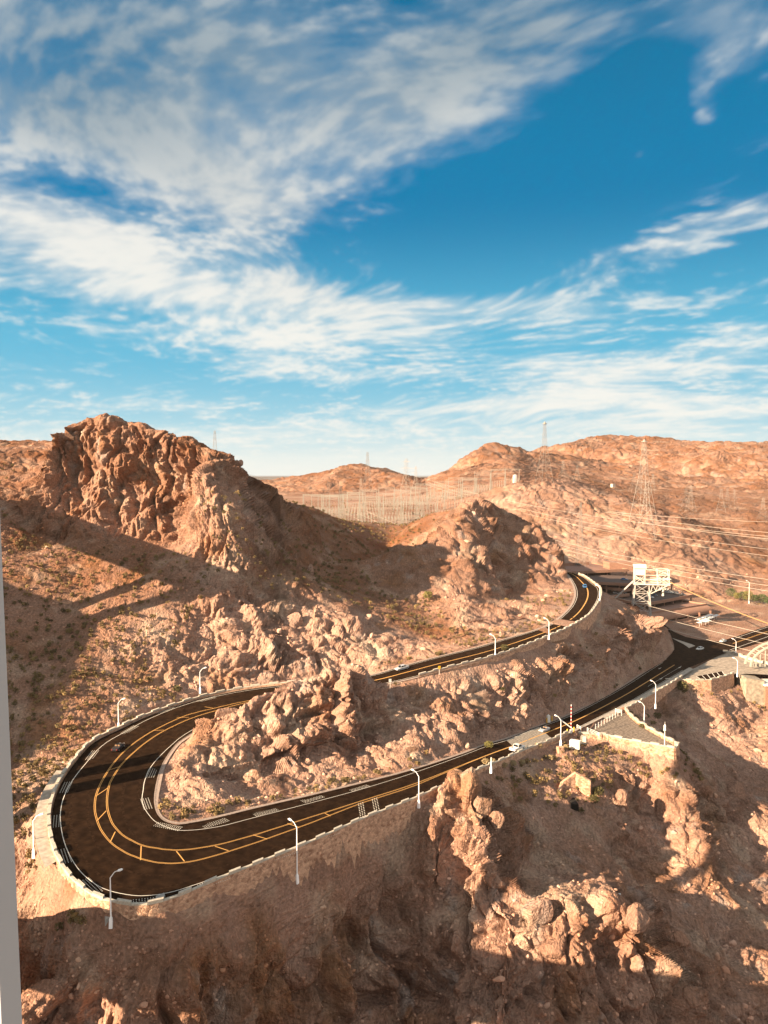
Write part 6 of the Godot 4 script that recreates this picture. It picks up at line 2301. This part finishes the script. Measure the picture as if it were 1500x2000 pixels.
	land_points(6, [  # mountains
		[-265.9, 1900, 68.4, 0.6, 0.75], [-179.9, 1800, 82, 0.6, 0.75], [-113.2, 1700, 117, 0.6, 0.75], [-84.8, 1700, 128.2, 0.6, 0.75], [-56.6, 1700, 131.6, 0.6, 0.75], [-11.6, 1750, 120.9, 0.6, 0.75], [47.9, 1800, 109.6, 0.6, 0.75], [95.9, 1800, 92.8, 0.6, 0.75],
		[-140, 1400, 66.4, 0.6, 0.75], [-45, 1350, 73, 0.6, 0.75], [45, 1350, 77.5, 0.6, 0.75], [-299.9, 1800, 76, 0.6, 0.75], [-339.8, 1700, 83, 0.6, 0.75], [129.9, 780, 95.8, 0.85, 0.45], [155.8, 780, 101, 0.85, 0.45], [184.2, 790, 97.4, 0.85, 0.45],
		[207.9, 780, 89.6, 0.85, 0.45], [228, 760, 79.8, 0.85, 0.45], [246.9, 740, 67.9, 0.85, 0.45], [264.3, 720, 66.4, 0.85, 0.45], [276.8, 715, 62.8, 0.85, 0.45], [281.2, 690, 51.6, 0.85, 0.45], [282.5, 660, 38.3, 0.85, 0.45], [278.1, 620, 27.4, 0.85, 0.45],
		[268.3, 580, 18.4, 0.85, 0.45], [154.4, 660, 51.5, 0.7, 0.1], [201.5, 670, 50.8, 0.7, 0.1], [192.2, 720, 66.4, 0.85, 0.45], [217.2, 650, 47.9, 0.85, 0.45], [240.1, 630, 45.3, 0.85, 0.45], [237, 590, 32.9, 0.85, 0.45], [200.9, 600, 27.8, 0.85, 0.45],
		[163.8, 612, 36.6, 0.7, 0.1], [143.3, 612, 38.6, 0.7, 0.1], [207.2, 562, 19.1, 0.85, 0.45], [231.5, 531, 16.4, 0.85, 0.45], [239.8, 518, 16, 0.85, 0.45], [266.5, 1000, 90, 0.6, 0.8], [333.4, 1000, 74.7, 0.6, 0.8], [380.2, 950, 65.2, 0.6, 0.8],
		[420.5, 900, 58, 0.6, 0.8], [374.3, 800, 35.9, 0.6, 0.8], [351.3, 700, 29.8, 0.6, 0.8], [303.2, 620, 21.2, 0.6, 0.8], [475.5, 950, 55.7, 0.6, 0.8], [475.9, 800, 35.9, 0.6, 0.8], [369.6, 620, 21.2, 0.6, 0.8], [244.7, 1050, 103.5, 0.6, 0.8],
		[166.5, 1000, 101.3, 0.6, 0.8], [79.9, 1500, 93, 0.75, 0.8], [119.8, 1500, 110, 0.75, 0.8], [141.6, 1520, 125.3, 0.75, 0.8], [185.5, 1550, 151.5, 0.75, 0.8], [212.6, 1600, 181.8, 0.75, 0.8], [253, 1620, 175.3, 0.75, 0.8], [274.5, 1620, 173.1, 0.75, 0.8],
		[308.5, 1600, 158.4, 0.75, 0.8], [313.1, 1580, 145.1, 0.75, 0.8], [404.1, 1900, 175.7, 0.75, 0.8], [453.6, 1950, 182.9, 0.75, 0.8], [491.7, 2000, 192.9, 0.75, 0.8], [558.3, 2050, 208.8, 0.75, 0.8], [627.6, 2100, 221.2, 0.75, 0.8], [676.6, 2100, 208.7, 0.75, 0.8],
		[694.5, 2050, 208.8, 0.75, 0.8], [717.6, 2000, 195.6, 0.75, 0.8], [790.5, 1950, 188, 0.75, 0.8], [808, 1900, 188.3, 0.75, 0.8], [871.2, 1900, 188.3, 0.75, 0.8], [947, 1900, 185.8, 0.75, 0.8], [1048.1, 1900, 180.7, 0.75, 0.8], [1199.8, 1900, 175.7, 0.75, 0.8],
		[691.5, 1600, 151, 0.9, 0.75], [776.6, 1600, 153.1, 0.9, 0.75], [655.8, 1700, 142.9, 0.9, 0.75], [616.8, 1750, 152.3, 0.9, 0.75], [649.3, 1500, 102, 0.9, 0.75], [690.5, 1420, 92.4, 0.9, 0.75], [607.4, 1520, 98, 0.9, 0.75], [582, 1650, 119.7, 0.9, 0.75],
		[904.4, 1600, 147.8, 0.9, 0.75], [792.7, 1400, 90.7, 0.9, 0.75], [458.1, 1250, 81.7, 0.6, 0.7], [519.9, 1200, 77.6, 0.6, 0.7], [404.6, 1350, 100, 0.6, 0.7], [369.4, 1500, 119.9, 0.6, 0.7], [232.9, 1400, 123.3, 0.6, 0.7], [179.7, 1350, 122.4, 0.6, 0.7],
		[124.9, 1250, 100, 0.6, 0.7], [199.7, 1200, 106.4, 0.6, 0.7], [575, 1150, 73.2, 0.6, 0.7], [690.1, 1150, 69.4, 0.6, 0.7], [-449.3, 900, 107.2, 0.6, 0.6], [-434.2, 900, 115, 0.6, 0.6], [-419, 900, 122.7, 0.6, 0.6], [-401, 900, 126.3, 0.6, 0.6],
		[-389.2, 900, 117.9, 0.6, 0.6], [-300.2, 600, 78, 0.6, 0.6], [-509.4, 900, 100, 0.6, 0.6], [-629.3, 900, 100, 0.6, 0.6], [-257.6, 560, 88.8, 0.6, 0.6], [-336.3, 560, 77.6, 0.6, 0.6], [-231.2, 560, 100, 0.6, 0.6], [102, 1700, 75.1, 0.5, 0.5],
		[147.3, 1700, 79.6, 0.5, 0.5], [198.1, 1750, 94.2, 0.5, 0.5], [251.7, 1800, 106, 0.5, 0.5], [299.6, 1800, 106, 0.5, 0.5], [347.5, 1800, 112, 0.5, 0.5], [471.9, 2150, 157.1, 0.5, 0.5], [611.8, 2300, 168.8, 0.5, 0.5], [718, 2400, 187.7, 0.5, 0.5],
		[841.2, 2300, 168.8, 0.5, 0.5], [951.1, 2200, 158.5, 0.5, 0.5], [1097.4, 2200, 158.5, 0.5, 0.5], [1243.8, 2200, 158.5, 0.5, 0.5], [-205, 2050, 59.1, 0.5, 0.5], [-133.3, 2000, 73.4, 0.5, 0.5], [-66, 1980, 84.2, 0.5, 0.5], [13.3, 2000, 80, 0.5, 0.5],
		[70, 2100, 72, 0.5, 0.5], [-3000, 2600, 20, 0.4, 0.5], [-1500, 2600, 10, 0.4, 0.5], [0, 2800, 10, 0.4, 0.5], [1500, 2900, 40, 0.4, 0.5], [3200, 2600, 40, 0.4, 0.5], [-3500, 6200, -80, 0.4, 0.5], [0, 6200, -80, 0.4, 0.5],
		[3500, 6200, -80, 0.4, 0.5], [-1200, 1300, 60, 0.4, 0.5], [-600, 1300, 60, 0.4, 0.5], [-200, 1250, 70, 0.4, 0.5],
	])

# edges of the road (x, depth, height), from the junction round the hairpin to the upper bend
var road_island_side := [[132.87, 357.46, 14.4], [110.56, 325.44, 15.2], [91.72, 297.47, 16.4], [71.2, 269.6, 17.6], [59.71, 254.59, 18.7], [46.81, 240.31, 19.8], [37.45, 228.68, 20.7], [29.9, 220.83, 21.6], [21.37, 210.27, 22.6], [6.6, 194.54, 24.1], [-6.21, 183.05, 25.3], [-17.65, 173.31, 26.4], [-28.04, 165, 27.3], [-33.7, 159.87, 27.9], [-37.38, 157.03, 28.2], [-39.91, 155.19, 28.5], [-41.72, 154.06, 28.7], [-43.5, 154.09, 28.9], [-45.35, 155.04, 29], [-46.96, 156.96, 29.1], [-48.34, 159.43, 29.2], [-49.58, 162.53, 29.4], [-50.7, 166.28, 29.5], [-51.64, 170.21, 29.6], [-52.35, 173.79, 29.8], [-53.3, 179.48, 30.1], [-53.82, 186.03, 30.5], [-53.52, 194.73, 31], [-51.84, 199.51, 31.5], [-49.11, 205.14, 32.1], [-44.44, 209.4, 32.7], [-36.34, 213.42, 33.6], [-23.72, 219.55, 34.7], [-13.66, 224.95, 35.4], [-1.25, 232.09, 36.2], [8.91, 235.92, 37.4], [18.22, 241.46, 38.4], [33.82, 251.1, 39.7], [45.82, 261.85, 40.5], [59.89, 278.29, 41.3], [70.5, 291.35, 42.1], [82.18, 308.98, 43.2], [90.77, 328.23, 44.1], [98.22, 347.77, 45], [103.78, 368.5, 45.7], [104.25, 381.19, 46.4], [104.83, 403.26, 47.1], [101.94, 413.54, 47.7]]
var road_outer_side := [[136.56, 340.07, 14.4], [115.72, 313.15, 15.2], [94.06, 284.34, 16.4], [74.42, 259.71, 17.6], [61.78, 243.61, 18.7], [48.54, 227.66, 19.8], [39.84, 217.88, 20.7], [31.65, 207.55, 21.6], [23.9, 198.04, 22.6], [8.48, 178.43, 24.1], [-4.24, 164.12, 25.3], [-14.61, 151.09, 26.4], [-23.52, 140.79, 27.3], [-29.31, 134.18, 27.9], [-33.19, 129.57, 28.2], [-36.39, 126.16, 28.5], [-39.94, 124.27, 28.7], [-43.37, 124.38, 28.9], [-48.13, 126.22, 29], [-52.22, 129.59, 29.1], [-56.74, 134.56, 29.2], [-62.13, 142.49, 29.4], [-67.36, 152.56, 29.5], [-71.03, 162.07, 29.6], [-73.79, 172.61, 29.8], [-75.49, 185.05, 30.1], [-75.73, 197.67, 30.5], [-71.87, 206.75, 31], [-68.14, 214.51, 31.5], [-61.79, 223.15, 32.1], [-54.46, 230.51, 32.7], [-43.04, 236.27, 33.6], [-28.18, 238.73, 34.7], [-17.42, 239.16, 35.4], [-4.59, 242.94, 36.2], [5.9, 250.05, 37.4], [16.46, 257.24, 38.4], [32.44, 267.77, 39.7], [43.88, 277.61, 40.5], [56.24, 288.49, 41.3], [64.96, 297.43, 42.1], [72.22, 308.98, 43.2], [80.86, 328.23, 44.1], [87.86, 349.26, 45], [92.41, 368.5, 45.7], [95.19, 384.88, 46.4], [98.27, 407.44, 47.1], [98.49, 422.54, 47.7]]
var drop_island := [0, 0, 0, 0, 0, 0, 0, 0, 0, 0, 0, 0, 0, 0, 0, 0, 0, 0, 0, 0, 0, 0, 0, 0, 0, 0, 0, 0, 0, 0, 0, 0, 0, 0, 0.3, 0.5, 1, 1.5, 1.2, 2, 4, 7, 6, 3.5, 3, 3, 3, 3]
var drop_outer := [0.5, 0.5, 4, 0.3, 1, 2, 2.2, 2, 1.5, 1.5, 10, 8.8, 5.5, 4, 3, 2, 1.8, 1.5, 1.3, 1, 1, 1, 1, 1, 1, 1, 1, 1, 1, 1, 1, 1, 1, 0, 0, 0, 0, 0, 0, 0, 0, 0, 0, 0, 0, 0, 0, 0]

func stamp_all_roads() -> void:
	stamp_road(road_island_side, road_outer_side, drop_island, drop_outer)
	stamp_paved(junction_edge, 0.25, 4.0)
	stamp_paved(lookout_edge, 0.3, 1.4)
	stamp_paved(parking_edge, 0.3, 1.4)

var line_white_in := [0.070, 0.070, 0.070, 0.070, 0.070, 0.070, 0.070, 0.070, 0.070, 0.113, 0.174, 0.170, 0.175, 0.170, 0.137, 0.108, 0.078, 0.061, 0.052, 0.069, 0.083, 0.110, 0.129, 0.123, 0.130, 0.125, 0.088, 0.049, 0.070, 0.070, 0.070, 0.070, 0.070, 0.070, 0.070, 0.070, 0.070, 0.070, 0.070, 0.070, 0.070, 0.070, 0.070, 0.070, 0.070, 0.070, 0.070, 0.070]
var line_white_out := [0.950, 0.950, 0.950, 0.950, 0.950, 0.950, 0.950, 0.950, 0.950, 0.953, 0.968, 0.959, 0.969, 0.952, 0.921, 0.904, 0.889, 0.899, 0.906, 0.918, 0.919, 0.920, 0.921, 0.923, 0.905, 0.872, 0.860, 0.880, 0.910, 0.950, 0.950, 0.950, 0.950, 0.950, 0.950, 0.950, 0.950, 0.950, 0.950, 0.950, 0.950, 0.950, 0.950, 0.950, 0.950, 0.950, 0.950, 0.950]
var line_yellow_in := [0.494, 0.494, 0.494, 0.494, 0.494, 0.494, 0.494, 0.494, 0.494, 0.506, 0.502, 0.487, 0.500, 0.475, 0.426, 0.388, 0.350, 0.346, 0.361, 0.386, 0.425, 0.461, 0.476, 0.484, 0.490, 0.467, 0.417, 0.416, 0.413, 0.404, 0.390, 0.445, 0.494, 0.494, 0.494, 0.494, 0.494, 0.494, 0.494, 0.494, 0.494, 0.494, 0.494, 0.494, 0.494, 0.494, 0.494, 0.494]
var line_yellow_out := [0.506, 0.506, 0.506, 0.506, 0.506, 0.506, 0.506, 0.506, 0.506, 0.573, 0.561, 0.612, 0.641, 0.630, 0.600, 0.561, 0.520, 0.510, 0.505, 0.527, 0.555, 0.582, 0.597, 0.600, 0.584, 0.565, 0.536, 0.553, 0.552, 0.565, 0.496, 0.500, 0.506, 0.506, 0.506, 0.506, 0.506, 0.506, 0.506, 0.506, 0.506, 0.506, 0.506, 0.506, 0.506, 0.506, 0.506, 0.506]
# short yellow bars across the painted median: station and place across the road, both ends
var median_bars := [[24.70, 0.578, 25.00, 0.465], [23.10, 0.597, 23.60, 0.493], [21.50, 0.590, 21.90, 0.491], [20.00, 0.557, 20.40, 0.467], [17.50, 0.522, 18.10, 0.375], [14.70, 0.559, 15.40, 0.388], [12.80, 0.619, 13.30, 0.476], [11.80, 0.640, 12.10, 0.489], [11.20, 0.619, 11.40, 0.471], [10.60, 0.612, 10.70, 0.506], [27.50, 0.559, 27.80, 0.435], [28.70, 0.613, 29.00, 0.469], [29.80, 0.651, 30.00, 0.502]]
var rumble_pads := [[24.80, 0.075], [21.40, 0.085], [17.20, 0.047], [13.40, 0.086], [11.80, 0.120], [10.90, 0.086], [10.00, 0.110], [25.40, 0.873], [23.80, 0.931], [22.10, 0.969], [20.60, 0.959], [18.70, 0.949], [15.90, 0.948], [13.20, 0.995], [11.50, 1.011], [10.70, 0.995], [27.10, 0.872], [28.70, 0.973], [30.00, 0.920]]
# street lamps: x, depth, foot height, pole height, side the arm points to, plain pole or not
var lamp_spots := [[-68.3, 146.5, 26, 7, 1, 0], [-73.1, 208.5, 30.4, 7.2, 1, 0], [-56.3, 232.3, 33.6, 6.6, 1, 0], [-44.9, 123, 27, 7.2, 1.2, 0], [-17, 146.7, 18.3, 13.2, -1, 0], [8.1, 175.5, 22.8, 7.4, -1, 0], [28, 197.5, 22.4, 4.2, 0, 1], [53.5, 229, 18.4, 7.8, -1, 0], [88.5, 257.7, 14.7, 7.2, -1, 0], [101, 282.1, 13.6, 9, -1, 0], [152.6, 328.1, 13.4, 6.8, -1, 0], [169.7, 366.8, 13.9, 6.4, -1, 0], [37, 253.1, 39.4, 6.6, -1, 0], [59.2, 273.4, 41.4, 6.3, -1, 0], [95.3, 337.2, 44.4, 6.2, -1, 0], [239.9, 501.6, 20, 14, -1, 0]]
# cars on the road: kind, x, depth, height, heading
var road_cars := [["pickup", 38.37, 217.88, 20.4, 0.750], ["convertible_silver", 50.69, 239.43, 19.6, -2.415], ["convertible_black", -67.72, 192.68, 30.4, -3.122], ["sedan_silver", 5.81, 246.15, 36.7, -2.326], ["hatch_blue", 97.84, 372.25, 45.9, 0.159], ["sedan_white", 156.15, 376.03, 14.3, -2.198], ["sedan_white", 175.29, 393.62, 14.3, -2.234]]
# asphalt of the junction by the dam
var junction_edge := [[132.87, 357.46, 14.4], [139.19, 367.91, 14.4], [143.75, 376.71, 14.4], [147.87, 388.32, 14.4], [156.03, 415.16, 14.4], [158.16, 427.82, 14.4], [159.06, 436.69, 14.4], [161.93, 439.73, 14.4], [159.55, 419.29, 14.4], [161.02, 405.81, 14.4], [164.94, 399.39, 14.4], [173.77, 394.39, 14.4], [188.36, 407.12, 14.4], [220.1, 436.69, 14.4], [298.21, 510.72, 14.4], [272.09, 465.64, 14.4], [200.84, 398.13, 14.4], [168.14, 371.16, 14.4], [154.06, 357.46, 14.4], [136.56, 340.07, 14.4]]
var traffic_island_edge := [[152.04, 402.98, 14.45], [154.26, 395.4, 14.45], [156.71, 386.9, 14.45], [156.84, 383.37, 14.45], [151.91, 378.76, 14.45], [152.54, 386.9, 14.45]]
# paved lookout
var lookout_edge := [[66.61, 245.58, 17.2], [83.07, 265.55, 17.2], [84.68, 265.55, 17.2], [84.29, 258.73, 17.2], [84.6, 252.78, 17.2], [86.21, 245.08, 17.2], [87.88, 237.83, 17.2], [89.33, 231.88, 17.2], [88.01, 229.23, 17.2], [84.3, 231.43, 17.2], [79.72, 234.13, 17.2], [74.86, 237.36, 17.2], [70.65, 241.16, 17.2], [65.56, 241.64, 17.2]]
var lookout_wall := [[62.13, 241.64, 17.2], [65.43, 241.16, 17.2], [70.51, 240.68, 17.2], [74.71, 236.89, 17.2], [79.57, 233.68, 17.2], [84.14, 230.99, 17.2], [87.84, 228.36, 17.2], [90.44, 232.32, 17.2], [88.39, 239.24, 17.2], [86.73, 246.58, 17.2], [85.13, 254.37, 17.2], [84.83, 261.53, 17.2], [85.05, 266.72, 17.2]]
# car park above the rock
var parking_edge := [[122.78, 320, 14], [132.62, 333.53, 14], [141.87, 343.52, 14], [164.72, 369.63, 14], [168.71, 368.55, 14], [170.75, 356.1, 14], [174.99, 346.34, 14], [185.12, 330.91, 14], [174.29, 311.31, 14], [166.42, 329.18, 14], [159.47, 330.91, 14], [151.5, 330.05, 14], [148.79, 327.48, 14], [137.32, 319.19, 14], [130.97, 318.38, 14]]
var parking_wall := [[118.08, 318.38, 14], [122.47, 319.19, 14], [126.67, 318.38, 14], [130.64, 317.58, 14], [136.98, 318.38, 14], [148.41, 326.63, 14], [151.72, 330.05, 14]]
var parking_far_wall := [[165.2, 370.71, 14], [169.2, 369.63, 14], [171.23, 357.11, 14], [175.46, 347.29, 14], [183.03, 335.31, 14]]
var dam_bays := [[134.21, 320, 14], [136.15, 320, 14], [138.44, 320.81, 14], [141.1, 322.45, 14], [144.15, 324.95, 14], [146.87, 326.63, 14]]
var bay_tops := [[134.31, 326.63, 14], [137.44, 328.33, 14], [140.37, 330.05, 14], [143.34, 331.78, 14], [146.11, 333.53, 14], [149.14, 335.31, 14]]
# lattice towers: x, depth, foot height, height, width at the foot
var tower_spots := [[161.5, 775, 102.1, 58, 13], [236.5, 700, 58.9, 72, 18], [222.3, 650, 56.6, 48, 16], [-103.2, 470, 107.8, 26, 6], [-23.5, 1100, 72.2, 62, 14], [21.8, 760, 72.1, 48, 13], [40.5, 980, 70.6, 42, 11], [143.6, 560, 33.3, 52, 7], [338.6, 860, 59.9, 32, 12], [359.8, 900, 59.2, 30, 10], [395.2, 900, 58, 28, 11], [415.8, 930, 59.1, 26, 9], [424.5, 930, 57.8, 26, 9], [424.8, 860, 58.7, 26, 11], [-30, 1000, 63.4, 34, 10], [-40.4, 560, 62.6, 34, 9], [-31.8, 560, 62.6, 30, 8], [200.4, 860, 100, 20, 9], [216, 860, 95.4, 18, 9], [325.3, 1000, 81.4, 24, 12], [336.6, 1010, 83.2, 24, 12], [367.3, 1050, 86, 26, 9]]
# power lines: ends (x, depth, height) and sag
var wire_spans := [[[-25.6, 640, 65.9], [202.4, 330, 13.8], 9], [[-21.4, 640, 68.9], [202.3, 330, 19], 9], [[-14.9, 640, 71], [202.1, 330, 24.1], 9], [[72.4, 700, 65], [183.2, 300, 50.1], 8], [[72.4, 700, 66.9], [183.1, 300, 52.6], 8], [[72.4, 700, 69.2], [183.1, 300, 55.4], 8], [[48, 900, 91], [255.9, 420, 50.8], 10], [[48, 900, 94], [255.8, 420, 55.1], 10], [[48, 900, 97], [255.6, 420, 63.5], 10], [[136.7, 820, 80.9], [340.8, 560, 49.5], 8], [[136.6, 820, 83.6], [340.6, 560, 55.1], 8], [[-103.2, 470, 109.4], [25.3, 760, 72.1], 10], [[-237.4, 420, 113.9], [-113.9, 900, 100], 6], [[-237.5, 420, 109.8], [-113.9, 900, 95.2], 6], [[82.7, 800, 84], [389, 640, 60.7], 8]]
var shade_spots := [[183.23, 444.91, 15.5], [186.04, 448.11, 15.5], [188.89, 451.35, 15.5], [191.78, 454.63, 15.5], [194.72, 457.97, 15.5], [197.69, 461.35, 15.5], [183.38, 440.2, 15.5], [186.16, 443.33, 15.5], [188.98, 446.5, 15.5], [191.84, 449.72, 15.5], [194.74, 452.98, 15.5], [197.69, 456.3, 15.5], [200.67, 459.66, 15.5], [180.31, 435.59, 15.5], [185.1, 438.66, 15.5], [188.18, 441.76, 15.5]]
var parked_spots := [[187.3, 504.09, 23], [189.18, 501.87, 23], [190.87, 497.5, 23], [192.87, 493.19, 23], [168.42, 482.76, 23], [173.6, 491.07, 23], [149.18, 492.1, 24.5], [150.51, 489.94, 24.5], [151.82, 487.8, 24.5], [153.44, 485.69, 24.5], [154.98, 517.1, 24.5], [159.59, 507.74, 31], [144.29, 567.12, 34]]
var cable_tower := [[144.32, 428, 20.74]]
var bushes := [[123.67, 316, 10.11], [121.11, 316, 10.55], [102.44, 284, 12.61], [96.52, 279, 12.82], [85.42, 250, 14.51], [27.51, 205, 21.58], [29.6, 206, 21.05], [33.13, 208, 20.86], [36.03, 211, 20.44], [39.15, 214, 19.75], [45.81, 224, 19.4], [48.87, 222, 18.89], [30.36, 219, 27.51], [41.53, 262, 28.16], [38.04, 245, 28.13], [55.17, 214, 14.15], [60.14, 212, 13.05], [58.18, 209, 12.83], [-63.11, 231, 36.18], [-8.81, 218, 45.42], [18.76, 325, 45.53], [54.81, 228, 17.96], [57.4, 226, 17.43]]
var far_trees := [[238.43, 515, 16.47], [241.17, 512, 16.61], [242.35, 508, 17.6], [245.36, 505, 16.38], [250.12, 505, 16.04], [237.46, 522, 15.68], [251.68, 500, 16.2]]
# barrier, bollards, cabinets, gates, fence, lantern, signs, marker
var gate_points := [[59.02, 239.01, 18.92], [57.58, 237.73, 19.03], [60.31, 240.31, 18.81], [53.33, 248.08, 19.25], [55.62, 250.86, 19.03], [54.02, 248.94, 19.14], [58.09, 229.99, 17.4], [61.78, 234.02, 17.4], [52.68, 226.09, 17.4], [80.53, 263.69, 17.6], [82.16, 262.03, 17.4], [65.52, 243.99, 17.4], [68.13, 239.72, 17.2], [62.52, 245.2, 18], [63.32, 243.8, 17.8], [69.27, 248.01, 17.4], [80.75, 261.47, 17.4], [86.03, 231.88, 17.2], [1.85, 228.51, 36.56], [17.28, 237.41, 38.3], [76.85, 280.37, 16.8], [18.43, 194.1, 22.4], [53.3, 169.5, 3.7]]
var portal_points := [[50.06, 212, 14.22], [54.02, 213, 16.61], [57.84, 211, 14.91], [45.48, 204, 9.55], [52.17, 206.5, 12.3]]
var fence_points := [[2.25, 420, 48.86], [15.17, 365, 45.72]]
var hut_points := [[54.58, 426, 80.69], [153.42, 900, 101.2], [303.8, 1020, 87.78]]
var building_points := [[154.65, 324, 14.03], [162.33, 324, 12.7], [163.05, 338, 15.38]]

func channel_ends(i: int) -> Vector3:
	var x: float = [-46.2, -37.35][i]
	var d: float = [123.8, 127.6][i]
	return Vector3(x, ground(x, d) + 0.5, -d)

func rope_end() -> Vector3:
	return Vector3(148.66, 43.75, -260)

# boulders: x, depth, height, half sizes, turn
var boulder_spots := [[20.2, 180, 24.9, 2.9, 4.6, 2.6, 0.4], [23.6, 178, 21.4, 2.9, 2.9, 2.6, 1.1], [26.2, 175, 19.6, 2, 2.2, 1.9, 2], [-30.5, 314, 60.1, 1.7, 3.6, 1.5, 0.3], [-59.1, 314, 105, 1.6, 1.7, 1.5, 0], [32.6, 159, 8.2, 4.2, 2.6, 2.8, 0.5], [53.2, 157, 6.6, 3.2, 3, 2.6, 1.4], [67, 212, 9.4, 2.4, 2.2, 2.2, 0.8]]
func sky_masses() -> Array:
	return [[-22.24, 26.75, 12.15, 5.79, 0, 0.4, 0.8],
		[-8.5, 27.75, 10.66, 4.84, -0.35, 0.42, 0.55],
		[1.86, 26.27, 6.68, 5.01, 0.52, 0.34, 0.35],
		[10.65, 28.98, 9.46, 4.1, 0, 0.3, 0.85],
		[23.5, 26.8, 3.41, 3.7, 0.87, 0.62, 0.15],
		[21.99, 23.48, 1.19, 2.38, 0.52, 0.45, 0.1],
		[-24.21, 22.57, 8.73, 2.33, -0.21, 0.46, 0.25],
		[-12.89, 20.9, 11.34, 3.67, -0.44, 0.4, 0.3],
		[11.47, 20.06, 10.51, 5.09, 0.44, -0.6, 0.1],
		[17.4, 21.72, 11.15, 4.14, 0.35, -0.45, 0],
		[18.02, 21.35, 0.83, 0.57, 0.52, 0.55, 0],
		[-21.16, 16.35, 8.84, 1.89, -0.21, 0.75, 0.04],
		[-8.57, 19.26, 4.16, 1.21, 0, 0.3, 0],
		[22.14, 16.25, 7.48, 1.56, 0.24, 0.65, 0],
		[10.07, 14.85, 4.59, 0.88, 0.14, 0.4, 0],
		[-16.5, 13.13, 15.23, 2.03, -0.09, 0.62, 0.03],
		[5.65, 12.2, 12.07, 1.46, -0.05, 0.62, 0],
		[-7.16, 9.3, 8.46, 1.84, -0.09, 0.8, 0],
		[-21.64, 8.04, 8.44, 0.71, 0, -0.2, 0],
		[18.3, 7.51, 11.19, 1.7, 0.14, 0.62, 0],
		[21.04, 4.6, 18.48, 1.98, 0, 0.62, 0],
		[-9.43, 3, 20.35, 0.92, 0, 0.35, 0],
		[-1.88, 16.78, 5.76, 2.88, 0.35, -0.15, 0.2],
		[7.55, 6.36, 5.93, 0.52, 0, -0.12, 0],
		[-21.69, 4.92, 12.43, 0.59, 0, 0.4, 0],
		[-1.9, 6.41, 11.3, 0.53, 0, -0.2, 0]]
